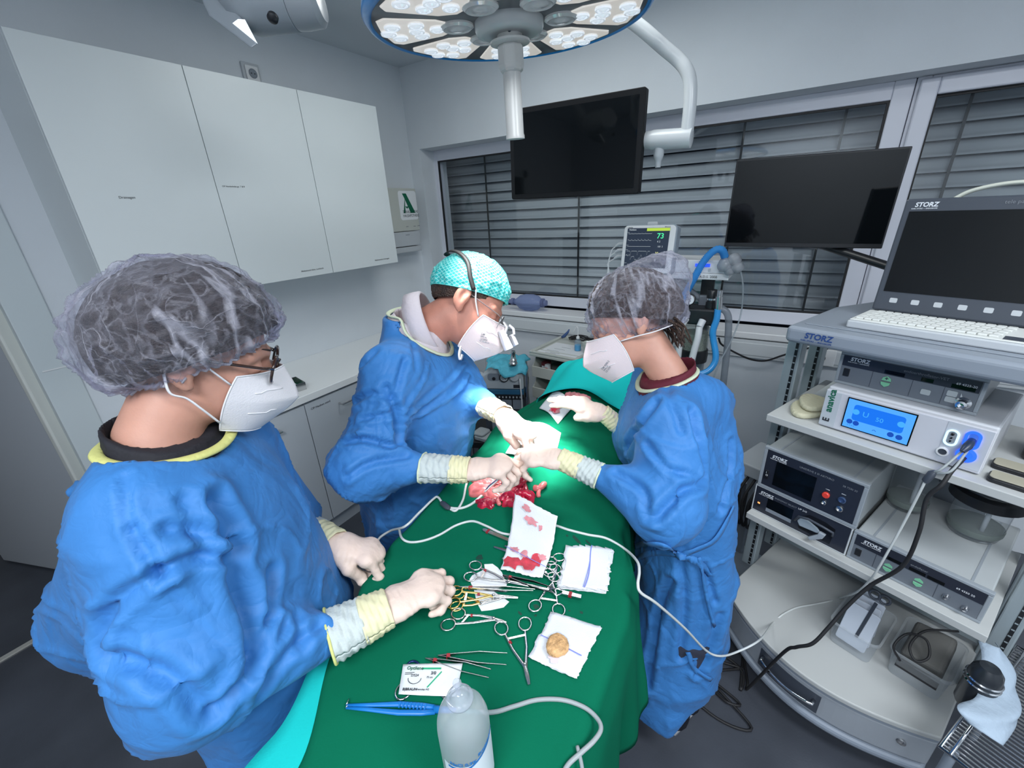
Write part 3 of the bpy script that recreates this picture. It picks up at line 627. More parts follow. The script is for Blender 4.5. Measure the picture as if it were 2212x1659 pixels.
# ------------------------------------------------------------------ the draped operating table
def lerp_tab(T, y):
    if y <= T[0][0]: return T[0][1]
    for (a, va), (b, vb) in zip(T, T[1:]):
        if y <= b:
            u = (y-a)/(b-a); u = u*u*(3-2*u); return va+(vb-va)*u
    return T[-1][1]
XLT = [(-.05, -.44), (.10, -.50), (.30, -.63), (.42, -.70), (.55, -.735), (.70, -.752), (.95, -.80), (1.2, -.845), (1.45, -.83), (1.72, -.80)]
XRT = [(-.05, -.10), (.35, -.135), (.60, -.142), (.72, -.17), (.86, -.235), (1.05, -.30), (1.3, -.34), (1.72, -.40)]
BMP = [(.0, 0), (.62, 0), (.80, .030), (.95, .055), (1.1, .062), (1.3, .085), (1.5, .105), (1.62, .110), (1.75, .095)]
ZT = .98
def drape_z(x, y):
    a, b = lerp_tab(XLT, y), lerp_tab(XRT, y); c = a*.46+b*.54; w = (b-a)*.46
    u = (x-c)/w; bump = lerp_tab(BMP, y)*max(0, math.cos(max(-1, min(1, u))*math.pi/2))**.9
    wv = .0022*math.sin(9*x+14*y+1)*math.sin(17*y-6*x) + .0016*math.sin(31*x-9*y)
    return ZT+bump+wv*(2.0*min(1, max(.18, (y-.5)*4)))
def onT(px, py, dz=0):
    z = ZT
    for _ in range(14): p = onz(px, py, z+dz); z = z*.4+.6*drape_z(p.x, p.y)
    p = onz(px, py, z+dz); return Vector((p.x, p.y, drape_z(p.x, p.y)+dz))
green = mat('green_drape', (.0025, .125, .066), .9, bump=.08, bscale=420, var=.05, vscale=6, spec=.06)
teal = mat('teal_drape', (.012, .52, .50), .85, bump=.08, bscale=350, var=.04, spec=.1)
def drape(name, m, y0, y1, ny, zoff, hl, hr, xpad=0, seed=1, left_trim=None, ends=(0, 0)):
    rows = []
    rnd = random.Random(seed); ph = [rnd.uniform(0, 6.28) for _ in range(8)]
    nl, nt = 20, 60
    for i in range(ny+1):
        y = y0+(y1-y0)*i/ny
        a, b = lerp_tab(XLT, y)-xpad, lerp_tab(XRT, y)+xpad
        row = []; L = hl(y); R = hr(y); rc = .022
        f = lambda y, k: (math.sin(13*y+ph[k])*.5+math.sin(29*y+ph[k+1])*.3+math.sin(52*y+ph[k+2])*.2)
        za, zb = drape_z(a+rc, y)+zoff, drape_z(b-rc, y)+zoff
        for k in range(nl, 0, -1):
            d = L*k/nl; row.append((a-.012*min(1, d/.05)-d*.10-d*.16*f(y, 0)*min(1, d*3), y+.03*d*f(y+.7, 3), za-rc-d))
        for k in range(4):
            q = (k/4)*math.pi/2; row.append((a+rc-rc*math.cos(q), y, za-rc+rc*math.sin(q)))
        for k in range(nt+1):
            x = a+rc+(b-a-2*rc)*k/nt; row.append((x, y, drape_z(x, y)+zoff))
        for k in range(3, -1, -1):
            q = (k/4)*math.pi/2; row.append((b-rc+rc*math.cos(q), y, zb-rc+rc*math.sin(q)))
        for k in range(1, nl+1):
            d = R*k/nl; row.append((b+.012*min(1, d/.05)+d*.05+d*.13*f(y, 4)*min(1, d*3), y+.03*d*f(y+.3, 2), zb-rc-d))
        rows.append(row)
    if ends[0]:
        first = rows[0]; ext = []
        for k in range(12, 0, -1):
            d = ends[0]*k/12; ext.append([(x, y-.015-.06*d, z-d) for x, y, z in first])
        rows = ext+rows
    if ends[1]:
        last = rows[-1]
        for k in range(1, 13):
            d = ends[1]*k/12; rows.append([(x, y+.015+.1*d, z-d) for x, y, z in last])
    o = MB().grid(rows).build(name, m, None, smooth=True, solid=.0015); return o
dg_ = drape('surgical_drape', green, .0, 1.62, 150, 0, lambda y: lerp_tab([(.28, .0015), (.34, .10), (.42, .42), (1.7, .42)], y), lambda y: .43+.05*math.sin(5*y), seed=3, ends=(.35, 0))
tag(dg_, 'large dark green surgical drape spread over the operating table', 'drape')
# dark damp spots on the cloth
damp = mat('damp_green', (.002, .045, .028), .6)
def blob(p, r, n=12, seed=0, asp=1, ang=0):
    rnd = random.Random(seed); P = []
    for i in range(n):
        a = 2*math.pi*i/n; q = r*rnd.uniform(.7, 1.2); x, y = q*math.cos(a), q*asp*math.sin(a)
        X, Y = p.x+x*math.cos(ang)-y*math.sin(ang), p.y+x*math.sin(ang)+y*math.cos(ang); P.append((X, Y, drape_z(X, Y)+.0012))
    return P
for k, (px, py, r, asp) in enumerate(((942, 1325, .007, 1.2), (1158, 1311, .006, 1), (1036, 1205, .008, 1.2), (1157, 1330, .003, 1), (1124, 1326, .006, .5), (1245, 1166, .015, .25), (1270, 1172, .008, .4), (1225, 1158, .004, .8), (1195, 1150, .004, .7), (1256, 1324, .004, .8), (1146, 1338, .003, 1), (1230, 1320, .002, 1))):
    P = blob(onT(px, py), r, 12, k, asp, -.4); n = len(P)
    MB().add(P, [tuple(range(n))]).build('damp_spot', damp, dg_)
# teal under-sheet on the near left side and teal sheet over the far end
def tz(y): return lerp_tab([(-.05, .3), (.5, .30)], y)
rows = []
for i in range(41):
    y = -.05+.40*i/40; a = lerp_tab(XLT, y); row = []
    xe = -.66+(.0 if y > .2 else .0)
    e = min(a-.012, lerp_tab([(-.05, -.555), (.12, -.575), (.30, -.655), (.57, -.725)], y))
    for k in range(26):
        if k < 6: x = a+.05+(e-a-.05)*k/5; z = ZT-.006-.002*k/5
        else: d = .40*(k-5)/20; x = e-.008-.10*d-.02*math.sin(23*y+1)*d; z = ZT-.008-d
        row.append((x, y, z))
    rows.append(row)
tu = MB().grid(rows).build('under_sheet', teal, None, smooth=True, solid=.001)
tag(tu, 'turquoise sheet showing under the near left edge of the green drape', 'sheet')
rows = []
for i in range(31):
    y = 1.40+.46*i/30; row = []
    a, b = lerp_tab(XLT, min(y, 1.72))-.005, lerp_tab(XRT, y)+.10
    for k in range(61):
        x = a+(b-a)*k/60; u = k/60
        h = .012+.010*abs(math.sin(5*u+9*y))+.055*math.sin(math.pi*min(1, max(0, (y-1.40)/.46)))+.02*math.sin(8*u+16*y)*min(1, (y-1.4)*12)+.014*math.sin(21*u-12*y)*min(1, (y-1.4)*12)
        z = drape_z(max(lerp_tab(XLT, y)+.02, min(lerp_tab(XRT, y)-.02, x)), min(y, 1.65))+h
        if u < .10: z -= (.10-u)*1.3
        row.append((x, y-.02*math.sin(3*u), z))
    rows.append(row)
for k in range(1, 9): rows.append([(x, y+.01+.02*k, z-.045*k) for x, y, z in rows[30]])
tf = MB().grid(rows).build('head_sheet', teal, None, smooth=True, solid=.001)
tag(tf, 'turquoise sheet humped over the far end of the operating table', 'sheet')
# the table itself under the cloth
t = thing('operating_table', 'steel operating table hidden under the green drape', 'table', (-.49, .8, 0), math.radians(7.5))
MB().box((-.16, -.78, .91), (.16, .84, .955)).build('table_top', steel, t, bevel=.01)
MB().box((-.09, -.12, .06), (.09, .12, .91)).build('column', steel, t, bevel=.01)
MB().box((-.17, -.45, .0), (.15, .45, .07)).build('base', dkgrey, t, bevel=.02)

# ------------------------------------------------------------------ instruments on the cloth
GRP = 'steel instruments on the green drape'
def frame2(p, q): p, q = Vector(p), Vector(q); x = (q-p); x.normalize(); return x
def arms(pts, w, th, z0=0):
    q = MB()
    for a, b in zip(pts, pts[1:]): q.bar(a, b, w, th)
    return q
def clamp_tool(label, rA, rB, joint, tip, m=steel, rr=.0115, band=None, cat='clamp', name='hemostat', h=.0045, cross=True, m_ring=None, w=.0046):
    """ringed instrument: two finger rings, crossing shanks, box joint, jaws"""
    A, B, J, T = (onT(*p, h) for p in (rA, rB, joint, tip)); o = (A+B)/2; o.z -= h
    t = thing(name, label, cat, o, group=GRP)
    A, B, J, T = A-o, B-o, J-o, T-o
    d = (T-J).normalized()
    for i, (R, s) in enumerate(((A, 1), (B, -1))):
        R = R+Vector((0, 0, .0008*s))
        q = MB(); n = Vector((0, 0, 1))
        vx = (J-R).normalized(); vy = n.cross(vx).normalized()
        c = []
        for k in range(22): a = 2*math.pi*k/22; c.append(R+vx*(rr*1.15*math.cos(a))+vy*(rr*math.sin(a)))
        q.tube(c, .0017, 8, closed=True)
        side = (B-A) if i == 0 else (A-B); st = R+vx*rr*1.15
        Tp = T+vy*0+(n.cross(d))*(.0011*s); Jp = J+(n.cross(d))*(.0016*(s if not cross else -s)); Jq = J+(n.cross(d))*(.0016*s)
        mid = st.lerp(Jp, .5)-side.normalized()*.0025
        q.tube([st, mid, Jp], [.0022, .0024, .0030], 8, flat=.75)
        o2 = q.build('finger_ring_arm', m_ring or m, t, smooth=50)
        MB().tube([Jp, J+d*.006+(n.cross(d))*.0006*s, Jq.lerp(Tp, .6), Tp], [.0032, .0034, .0026, .0012], 8, flat=.8).build('jaw', m, t, smooth=50)
        if band is not None and i == band[0]:
            e = st.lerp(Jp, band[1]); e2 = st.lerp(Jp, band[1]+.07); MB().tube([e, e2], .0032, 10, flat=.85).build('red_band', red_tape, t, smooth=50)
    MB().lathe([(.0034, -.003), (.0034, .003), (.002, .0036), (0, .0036)], J, Z1, 14).build('joint_screw', m, t, smooth=40)
    # ratchet between the arms near the rings
    va, vb = A.lerp(J, .30), B.lerp(J, .30)
    if (va-vb).length < .06: MB().bar(va, vb, .004, .0022).build('ratchet', m, t)
    return t
clamp_tool('steel artery clamp lying open, its rings toward the gilt scissors, tip at the upright clamp', (968, 1350), (990, 1325), (1066, 1337), (1094, 1345), band=(1, .2), rr=.0125)
clamp_tool('steel artery clamp pointing toward the camera, left of the gauze with the stone', (1083, 1358), (1134, 1347), (1134, 1437), (1143, 1479), band=(0, .25), rr=.0125)
clamp_tool('steel artery clamp with rings near the stone gauze and tip by the folded gauze stack', (1156, 1309), (1207, 1317), (1194, 1257), (1203, 1223), rr=.0125, band=None)
clamp_tool('long straight steel clamp pointing right across the torn white paper', (1027, 1222), (1016, 1245), (1098, 1256), (1186, 1273), band=(0, .15), rr=.0125, h=.010)
clamp_tool('needle holder with gilt finger rings beside the gloved fist', (984, 1277), (979, 1302), (1066, 1287), (1119, 1291), m_ring=gold, band=(0, .5), rr=.0125, cat='needle holder', name='needle_holder', h=.009)
clamp_tool('curved steel scissors with gilt rings under the needle holder', (991, 1284), (986, 1309), (1040, 1303), (1095, 1288), m_ring=gold, rr=.0115, cat='scissors', name='surgical_scissors', h=.004)
for k, (a, b, j, tp) in enumerate((((1190, 1212), (1208, 1203), (1130, 1200), (1067, 1181)), ((1190, 1222), (1200, 1228), (1140, 1195), (1091, 1179)), ((1186, 1238), (1196, 1246), (1145, 1218), (1085, 1206)))):
    clamp_tool(['steel clamp under the bloody gauze, its tip reaching out farthest left', 'steel clamp under the bloody gauze, middle one of three, rings by the gauze stack', 'steel clamp under the bloody gauze, nearest to the camera of three'][k], a, b, j, tp, rr=.0115, h=.004+.002*k)
def tweezers(label, butt, t1, t2, band=True, m=steel, name='tweezers', h=.004, w=.007, bend=.0):
    B, P, Q = (onT(*p, h) for p in (butt, t1, t2)); o = B.copy(); o.z -= h
    t = thing(name, label, 'tweezers', o, group=GRP); B, P, Q = B-o, P-o, Q-o
    for i, T in enumerate((P, Q)):
        d = (T-B); n = Z1.cross(d.normalized()); s = 1 if (T-(P+Q)/2).dot(n) > 0 else -1
        mid = B+d*.6+n*(.004*s); pts = [B, B+d*.18+n*.0012*s, mid, T]
        q = MB(); wd = [w*.7, w, w*.8, .0012]
        V = []
        for p, ww in zip(pts, wd):
            for dz, dn in ((-ww/2, -.0008), (ww/2, -.0008), (ww/2, .0008), (-ww/2, .0008)): V.append(p+Vector((0, 0, dz))+n*dn)
        F = [(0, 1, 2, 3), (15, 14, 13, 12)]
        for r in range(3):
            for c in range(4): F.append((r*4+c, (r+1)*4+c, (r+1)*4+(c+1) % 4, r*4+(c+1) % 4))
        q.add(V, F).build('arm', m, t, bevel=.0004)
        if band:
            e = B+d*.13; MB().bar(e, B+d*.18, w*.5, w+.001, Z1).build('red_band', red_tape, t)
    return t
tweezers('steel thumb tweezers with wide open arms above the suture packet, farther pair', (946, 1417), (1096, 1411), (1094, 1436))
tweezers('steel thumb tweezers with red band at the butt, pair nearer the saline bottle', (919, 1423), (1061, 1446), (1056, 1464))
tweezers('long dark steel dissecting tweezers beside the bloody gauze', (1086, 1243), (1196, 1270), (1194, 1280), m=mat('dark_steel', (.10, .10, .11), .3, 1), h=.012)
tweezers('steel tweezers lying over the needle holder, gilt end to the fist', (992, 1269), (1156, 1273), (1152, 1276), h=.014)
# towel clip at the gauze stack
A, B = onT(1186, 1272, .006), onT(1256, 1291, .006); t = thing('towel_clip', 'small steel towel clip with red bands at the corner of the gauze stack', 'clip', A-Vector((0, 0, .006)), group=GRP); d = B-A
MB().tube([Vector((0, 0, .006)), Vector((0, 0, .006))+d*.28+Vector((.002, -.012, 0)), Vector((0, 0, .006))+d*.45], .0022, 8).tube([Vector((0, 0, .006)), Vector((0, 0, .006))+d*.25+Vector((0, .006, 0)), Vector((0, 0, .006))+d*.55+Vector((0, .004, 0))], .0022, 8).build('hook_arm', chrome, t, smooth=True)
MB().bar(Vector((0, -.002, .008))+d*.42, Vector((0, 0, .007))+d, .010, .005).build('handle', chrome, t, bevel=.001)
for u in (.62, .66): MB().bar(Vector((0, -.0015, .008))+d*u, Vector((0, -.0015, .008))+d*(u+.06), .011, .006).build('red_band', red_tape, t)
# scalpel handle by the bloody gauze
A, B = onT(1043, 1143, .004), onT(1112, 1172, .005); t = thing('scalpel_handle', 'flat grey scalpel handle with a red band running under the bloody gauze', 'scalpel', A-Vector((0, 0, .004)), group=GRP); d = B-A
x = d.normalized(); y = Z1.cross(x); L = d.length
MB().prism([(0, -.002), (.004, -.005), (.02, -.0055), (L, -.0045), (L, .0045), (.02, .0055), (.004, .005), (0, .002)], (0, 0, .002), x, y, .003).build('handle', steel, t, bevel=.0005)
MB().prism([(.013, -.0062), (.019, -.0062), (.019, .0062), (.013, .0062)], (0, 0, .0015), x, y, .0042).build('red_band', red_tape, t)
# scissors below the suture packet
t = thing('scissors', 'scissors mostly under the suture packet, one dark ring sticking out on the left', 'scissors', onT(872, 1490), group=GRP); o = t.location
MB().tube([onT(872, 1492, .003)-o+Vector((.013*math.cos(a), .015*math.sin(a), 0)) for a in [2*math.pi*k/24 for k in range(24)]], .0018, 8, closed=True).build('finger_ring', chrome, t, smooth=True)
MB().tube([onT(893, 1440, .003)-o+Vector((.012*math.cos(a), .009*math.sin(a), 0)) for a in [2*math.pi*k/24 for k in range(24)]], .0022, 8, closed=True).build('finger_ring', mat('ring_blue', (.01, .03, .12), .3, .6), t, smooth=True)
q = MB()
for a, b in (((880, 1485), (925, 1470)), ((898, 1446), (930, 1476)), ((925, 1472), (990, 1540))): q.tube([onT(*a, .003)-o, onT(*b, .003)-o], .0022, 8)
q.build('blade', steel, t, smooth=True)
# blue bipolar tweezers and its grey cable
bp = mat('blue_plastic', (.01, .18, .55), .35); t = thing('bipolar_tweezers', 'bright blue bipolar tweezers lying left of the saline bottle', 'tweezers', onT(745, 1525)); o = t.location
for i, (e, s) in enumerate((((940, 1528), 1), ((940, 1538), -1))):
    a, b = onT(748, 1523 if s > 0 else 1529, .006)-o, onT(*e, .006)-o; dd = b-a; n = Z1.cross(dd.normalized())*s
    pts = [a, a+dd*.25+n*.001, a+dd*.6+n*.0035, a+dd*.85+n*.002, b]
    MB().tube(pts, [.0022, .0032, .0045, .0048, .004], 10, flat=.7).build('arm', bp, t, smooth=True)
    MB().tube([a, a+Vector((-.004, .009 if s > 0 else .007, .001))], [.0016, .0006], 6).build('tip', steel, t, smooth=True)
a, b = onT(862, 1522, .0095)-o, onT(925, 1527, .0095)-o
q = MB()
for k in range(8): p = a.lerp(b, k/8); q.bar(p, a.lerp(b, k/8+.05), .009, .002)
q.build('grip_ribs', bp, t)
MB().tube([onT(938, 1532, .006)-o, onT(985, 1535, .006)-o], [.006, .004], 10).build('plug_end', bp, t, smooth=True)
cab = mat('cable_grey', (.30, .33, .34), .45)
cab_w = mat('cable_white', (.62, .65, .64), .4)
pts = [onT(*p, .004) for p in ((985, 1535), (1060, 1539), (1110, 1526), (1160, 1512), (1215, 1512), (1262, 1528), (1290, 1552))]+[onT(1298, 1575, .006), onT(1283, 1600, .007), onT(1255, 1626, .007), onT(1225, 1655, .007), onT(1205, 1700, .007)]
tag(MB().tube(spline(pts, 8), .0036, 10).build('cable', cab, None, smooth=True), 'grey cable curving from behind the saline bottle over the right table edge', 'cable')
pts2 = [onT(1256, 1650, .005), onT(1262, 1700, .005)]
tag(MB().tube(spline([onT(1247, 1612, .006)]+pts2, 6), .003, 8).build('cable', cab, None, smooth=True), 'thin grey cable end beside the thicker cable at the drape front edge', 'cable')
# --- paper, packets and gauze
def sheet(name, label, cat, quad, m, dz=.002, n=14, wob=.002, seed=0, group=None, curl=None, layers=1, th=.0012, jag=0.0):
    rnd = random.Random(seed); c = [onT(*p) for p in quad]; o = sum(c, Vector())/len(c)
    t = thing(name, label, cat, o, group=group)
    objs = []
    for L in range(layers):
        G = []
        for i in range(n+1):
            u = i/n; row = []
            for j in range(n+1):
                v = j/n; p = (c[0]*(1-u)+c[1]*u)*(1-v)+(c[3]*(1-u)+c[2]*u)*v
                if jag:
                    ed = max(abs(u-.5), abs(v-.5)) > .499
                    if ed: p = p+Vector((rnd.uniform(-jag, jag), rnd.uniform(-jag, jag), 0))
                p = Vector((p.x+L*.0012*rnd.choice((-1, 1)) if ed_(u, v) else p.x, p.y, 0))
                z = drape_z(p.x, p.y)+dz+L*th+wob*(math.sin(5*u+3*v+seed+L)*math.sin(4*v-2*u+seed*2))+.0004*rnd.random()
                if curl: z += curl(u, v)
                row.append(Vector((p.x, p.y, z))-o)
            G.append(row)
        objs.append(MB().grid(G).build(('layer' if layers > 1 else 'sheet'), m, t, smooth=True, solid=.0008))
    return t, objs, c, o
def ed_(u, v): return u < .001 or u > .999 or v < .001 or v > .999
gauze = mat('gauze', (.72, .74, .78), .9, bump=.25, bscale=500, sheen=.1)
blue_thread = mat('xray_thread', (.18, .22, .62), .7)
blood_m = mat('blood_soak', (.50, .035, .06), .6, var=.35, vscale=60); blood_l = mat('blood_pink', (.62, .24, .27), .75, var=.25, vscale=50)
def bil(c, u, v): return (c[0]*(1-u)+c[1]*u)*(1-v)+(c[3]*(1-u)+c[2]*u)*v
def strip_on(t, objs, c, o, uvs, w, m, dz, name, curl=None):
    V = []
    for k, (u, v) in enumerate(uvs):
        p = bil(c, u, v); q = bil(c, *uvs[min(k+1, len(uvs)-1)]); r = bil(c, *uvs[max(k-1, 0)]); n = Z1.cross((q-r)).normalized()
        for s in (-1, 1):
            e = p+n*(w/2*s); z = drape_z(p.x, p.y)+dz+(curl(u, v) if curl else 0); V.append(Vector((e.x, e.y, z))-o)
    return MB().add(V, [(2*k, 2*k+1, 2*k+3, 2*k+2) for k in range(len(uvs)-1)]).build(name, m, objs[-1])
def patch_on(objs, c, o, uc, vc, ru, rv, m, dz, seed, name='blood_stain', curl=None, n=16, mat_=None):
    rnd = random.Random(seed); V = []
    for i in range(n):
        a = 2*math.pi*i/n; k = rnd.uniform(.55, 1.15); V.append((uc+ru*k*math.cos(a), vc+rv*k*math.sin(a)))
    pts = [(uc, vc)]+[((uc+(u-uc)*.5), (vc+(v-vc)*.5)) for u, v in V]+V
    W = []
    for u, v in pts:
        u, v = max(.01, min(.99, u)), max(.01, min(.99, v)); p = bil(c, u, v); W.append(Vector((p.x, p.y, drape_z(p.x, p.y)+dz+(curl(u, v) if curl else 0)))-o)
    F = [(0, 1+i, 1+(i+1) % n) for i in range(n)]+[(1+i, 1+n+i, 1+n+(i+1) % n, 1+(i+1) % n) for i in range(n)]
    return MB().add(W, F).build(name, m, objs[-1], smooth=True)
# folded stack of clean gauze
t, ob, c, o = sheet('gauze_stack', 'neat folded stack of clean white gauze with a blue thread, right side of the drape', 'gauze', [(1204, 1272), (1227, 1187), (1323, 1193), (1309, 1284)], gauze, .003, 14, .0012, 2, layers=5, th=.0022, jag=.0012)
strip_on(t, ob, c, o, [(u, .56+.03*math.sin(u*5)) for u in [i/12 for i in range(13)]], .0022, blue_thread, .003+4*.0022+.0032, 'blue_thread')
strip_on(t, ob, c, o, [(u, .53+.03*math.sin(u*3)) for u in [i/12 for i in range(9)]], .0014, blue_thread, .003+4*.0022+.0034, 'blue_thread')
# gauze under the stone
t, ob, c, o = sheet('gauze_pad', 'white gauze with a round tan stone lying on it, near right corner of the drape', 'gauze', [(1143, 1424), (1193, 1326), (1299, 1358), (1244, 1470)], gauze, .003, 14, .0022, 5, layers=3, th=.0016, jag=.001)
strip_on(t, ob, c, o, [(.44-.10*v, v) for v in [.02+.30*i/6 for i in range(7)]], .0018, blue_thread, .003+2*.0016+.0038, 'blue_thread')
strip_on(t, ob, c, o, [(.44-.10*v, v) for v in [.55+.37*i/6 for i in range(7)]], .0022, blue_thread, .003+2*.0016+.0038, 'blue_thread')
patch_on(ob, c, o, .2, .45, .16, .16, mat('faint_pink', (.70, .62, .66), .9), .003+2*.0016+.0034, 4, 'faint_stain')
# the stone
ps = onT(1204, 1395, .014); st = thing('bladder_stone', 'round flat tan bladder stone resting on the white gauze', 'stone', (ps.x, ps.y, ps.z-.006))
rnd = random.Random(5); V = []; F = []; nr, ns = 14, 36
for i in range(nr+1):
    th = math.pi*i/nr
    for j in range(ns):
        a = 2*math.pi*j/ns; q = 1+.04*math.sin(3*a+1)*math.sin(th)+.025*math.sin(7*a+5*th)+.02*math.sin(11*a-7*th)
        x = math.copysign(abs(math.sin(th))**.75, math.sin(th)); V.append((.0205*q*x*math.cos(a), .0225*q*x*math.sin(a), .0075+.0088*q*math.copysign(abs(math.cos(th))**.8, math.cos(th))))
for i in range(nr):
    for j in range(ns): k = (j+1) % ns; F.append((i*ns+j, (i+1)*ns+j, (i+1)*ns+k, i*ns+k))
stone_m = mat('stone_tan', (.62, .36, .16), .55, bump=.6, bscale=110, var=.35, vscale=90)
MB().add(V, F).build('stone_body', stone_m, st, smooth=True)
# bloody gauze, its far half curling up
def curl1(u, v):
    d = max(0, u-.58)/.42; return .050*d**1.4*(1-.15*v)+.004*math.sin(6*v)*d
t, ob, c, o = sheet('bloody_gauze', 'blood-stained white gauze with its far end standing up, in the middle of the drape', 'gauze', [(1082, 1238), (1114, 1108), (1205, 1152), (1172, 1258)], gauze, .012, 22, .0025, 9, curl=curl1, jag=.0015)
bz = .0145
for k, (uc, vc, ru, rv, m) in enumerate(((.14, .25, .13, .26, blood_m), (.20, .55, .14, .22, blood_m), (.25, .72, .17, .14, blood_m), (.33, .45, .07, .1, blood_l), (.36, .86, .08, .12, blood_l), (.36, .2, .05, .14, blood_l), (.80, .45, .05, .18, blood_l), (.9, .32, .04, .10, blood_l), (.77, .68, .04, .05, blood_l))):
    patch_on(ob, c, o, uc, vc, ru, rv, m, bz+.0003*k+(.001 if uc < .4 else .001), k+3, curl=curl1)
strip_on(t, ob, c, o, [(.36-.16*v, v) for v in [i/10 for i in range(11)]], .0016, blue_thread, bz+.004, 'blue_thread', curl=curl1)
# torn white wrapper below the instruments
pc = [(1046, 1219), (1064, 1218), (1075, 1226), (1084, 1236), (1095, 1262), (1093, 1270), (1060, 1274), (1080, 1294), (1100, 1300), (1088, 1312), (1060, 1318), (1040, 1320), (1030, 1302), (1024, 1275), (1014, 1252), (1020, 1243), (1050, 1228)]
o = onT(1056, 1270); V = [onT(*p, .0015)-o for p in pc]; ctr = onT(1052, 1268, .0025)-o
t = thing('torn_wrapper', 'torn white paper wrapper under the scissors and clamps', 'paper', o); MB().add([ctr]+V, [(0, 1+i, 1+(i+1) % len(V)) for i in range(len(V))]).build('paper', paper, t, solid=.0006)
# suture packet
foil = mat('foil_paper', (.70, .73, .75), .4, bump=.12, bscale=60)
q4 = [(862, 1505), (872, 1440), (1000, 1438), (985, 1510)]
t, ob, c, o = sheet('suture_packet', 'printed white suture packet with green bands, just behind the saline bottle', 'packet', q4, foil, .006, 10, .0006, 1)
ux = (bil(c, .5, 1)-bil(c, .5, 0)).normalized(); uy = (bil(c, 1, .3)-bil(c, 0, .3)); uy = (uy-ux*uy.dot(ux)).normalized()
def pk(u, v, dz=.0082): p = bil(c, u, v); return Vector((p.x, p.y, drape_z(p.x, p.y)+dz))-o
green_pr = mat('print_green', (.02, .36, .18), .5)
def quadstrip(a, b, w, m, nm): d = (b-a).normalized(); n = Z1.cross(d)*w/2; return MB().add([a-n, b-n, b+n, a+n], [(0, 1, 2, 3)]).build(nm, m, ob[0])
quadstrip(pk(.82, .35), pk(.82, .66), .0032, green_pr, 'green_band'); quadstrip(pk(.22, .48), pk(.72, .68), .0022, green_pr, 'green_band')
text('lettering', 'Optilene', .0085, ink_green, ob[0], pk(.78, .08), ux, uy, bold=.5); text('lettering', 'DS24', .0062, ink, ob[0], pk(.55, .17), ux, uy); text('lettering', '3/0', .0075, ink, ob[0], pk(.62, .50), ux, uy, bold=.6); text('lettering', '75 cm', .0045, ink, ob[0], pk(.5, .44), ux, uy)
text('lettering', 'B|BRAUN', .0060, ink, ob[0], pk(.10, .06), ux, uy, bold=.8); text('lettering', 'Aesculap AG', .0042, ink, ob[0], pk(.12, .30), ux, uy)
quadstrip(pk(.68, .06), pk(.69, .22), .0010, ink, 'rule'); quadstrip(pk(.63, .06), pk(.64, .18), .0010, ink, 'rule')
cc_ = pk(.50, .24); MB().tube([cc_+ux*(.0115*math.cos(a))+uy*(.0095*math.sin(a)) for a in [math.pi+math.pi*k/14 for k in range(15)]], .0005, 5).build('needle_print', ink, ob[0])
# saline bottle at the front
bt_m = glass('bottle_plastic', (.90, .94, .95), .05, .34, (.95, .97, 1.0), 1.55)
q_ = onz(991, 1492, 1.168); BP = Vector((q_.x, q_.y, drape_z(q_.x, q_.y)+.0015)); Hs = (1.168-BP.z)/.185
t = thing('saline_bottle', 'clear plastic saline bottle with a blue-lined label standing at the front of the drape', 'bottle', BP)
prof = [(0, 0), (.028, 0), (.0335, .003), (.0355, .010), (.0355, .045), (.0352, .05), (.0355, .055), (.0355, .118), (.0345, .130), (.0315, .142), (.0265, .151), (.0215, .156), (.0185, .158), (.0175, .161), (.0145, .163), (.0140, .167)]
MB().lathe([(r, h*Hs) for r, h in prof], (0, 0, 0), Z1, 48).build('bottle_body', bt_m, t, smooth=True)
cap_m = glass('bottle_cap_plastic', (.92, .94, .97), .04, .26, (.85, .88, .95), 1.5)
MB().lathe([(.0140, .167*Hs), (.0175, .168*Hs), (.0178, .172*Hs), (.0150, .1735*Hs), (.0125, .178*Hs), (.0105, .185*Hs), (.006, .188*Hs), (0, .1885*Hs)], (0, 0, 0), Z1, 36).build('bottle_cap', cap_m, t, smooth=True)
MB().prism(rrect(.006, .017, .0025), (0, 0, .187*Hs), X1, Z1, .003).lathe([(.0055, 0), (.0055, .004), (0, .005)], (0, 0, .200*Hs), (0, -.6, .8), 14).build('break_off_tab', cap_m, t, smooth=40)
liq = glass('saline', (.62, .84, .86), 0, .10, (.3, .55, .58), 1.33)
MB().lathe([(0, .002), (.031, .003), (.0338, .010), (.0338, .092*Hs), (0, .092*Hs)], (0, 0, 0), Z1, 40).build('saline', liq, t, smooth=40)
lb = mat('bottle_label', (.66, .72, .78), .5); lbb = mat('label_blue', (.03, .16, .45), .5)
def cylpatch(r, a0, a1, f0, f1, n=24):
    P = []
    for i in range(n+1):
        a = math.radians(a0+(a1-a0)*i/n); u = i/n; P.append([(r*math.cos(a), r*math.sin(a), f0(u)*Hs), (r*math.cos(a), r*math.sin(a), f1(u)*Hs)])
    return MB().grid(P)
va = math.degrees(math.atan2(-BP.y, -BP.x))
lab_o = cylpatch(.0359, va-60, va+75, lambda u: .02, lambda u: .088+.045*max(0, u-.45)).build('label', lb, t, smooth=True)
cylpatch(.0361, va-48, va+75, lambda u: .082+.045*max(0, u-.38), lambda u: .0865+.045*max(0, u-.38)).build('label_line', lbb, lab_o, smooth=True)
def wraptext(body, size, a0, z, m, r=.0363, slope=0):
    o = text('lettering', body, size, m, lab_o, (0, 0, 0), X1, Y1, off=0, bold=.8)
    for v in o.data.vertices:
        a = math.radians(a0)+v.co.x/r; zz = z*Hs+v.co.y+slope*v.co.x; rr = r+v.co.z; v.co = (rr*math.cos(a), rr*math.sin(a), zz)
    return o
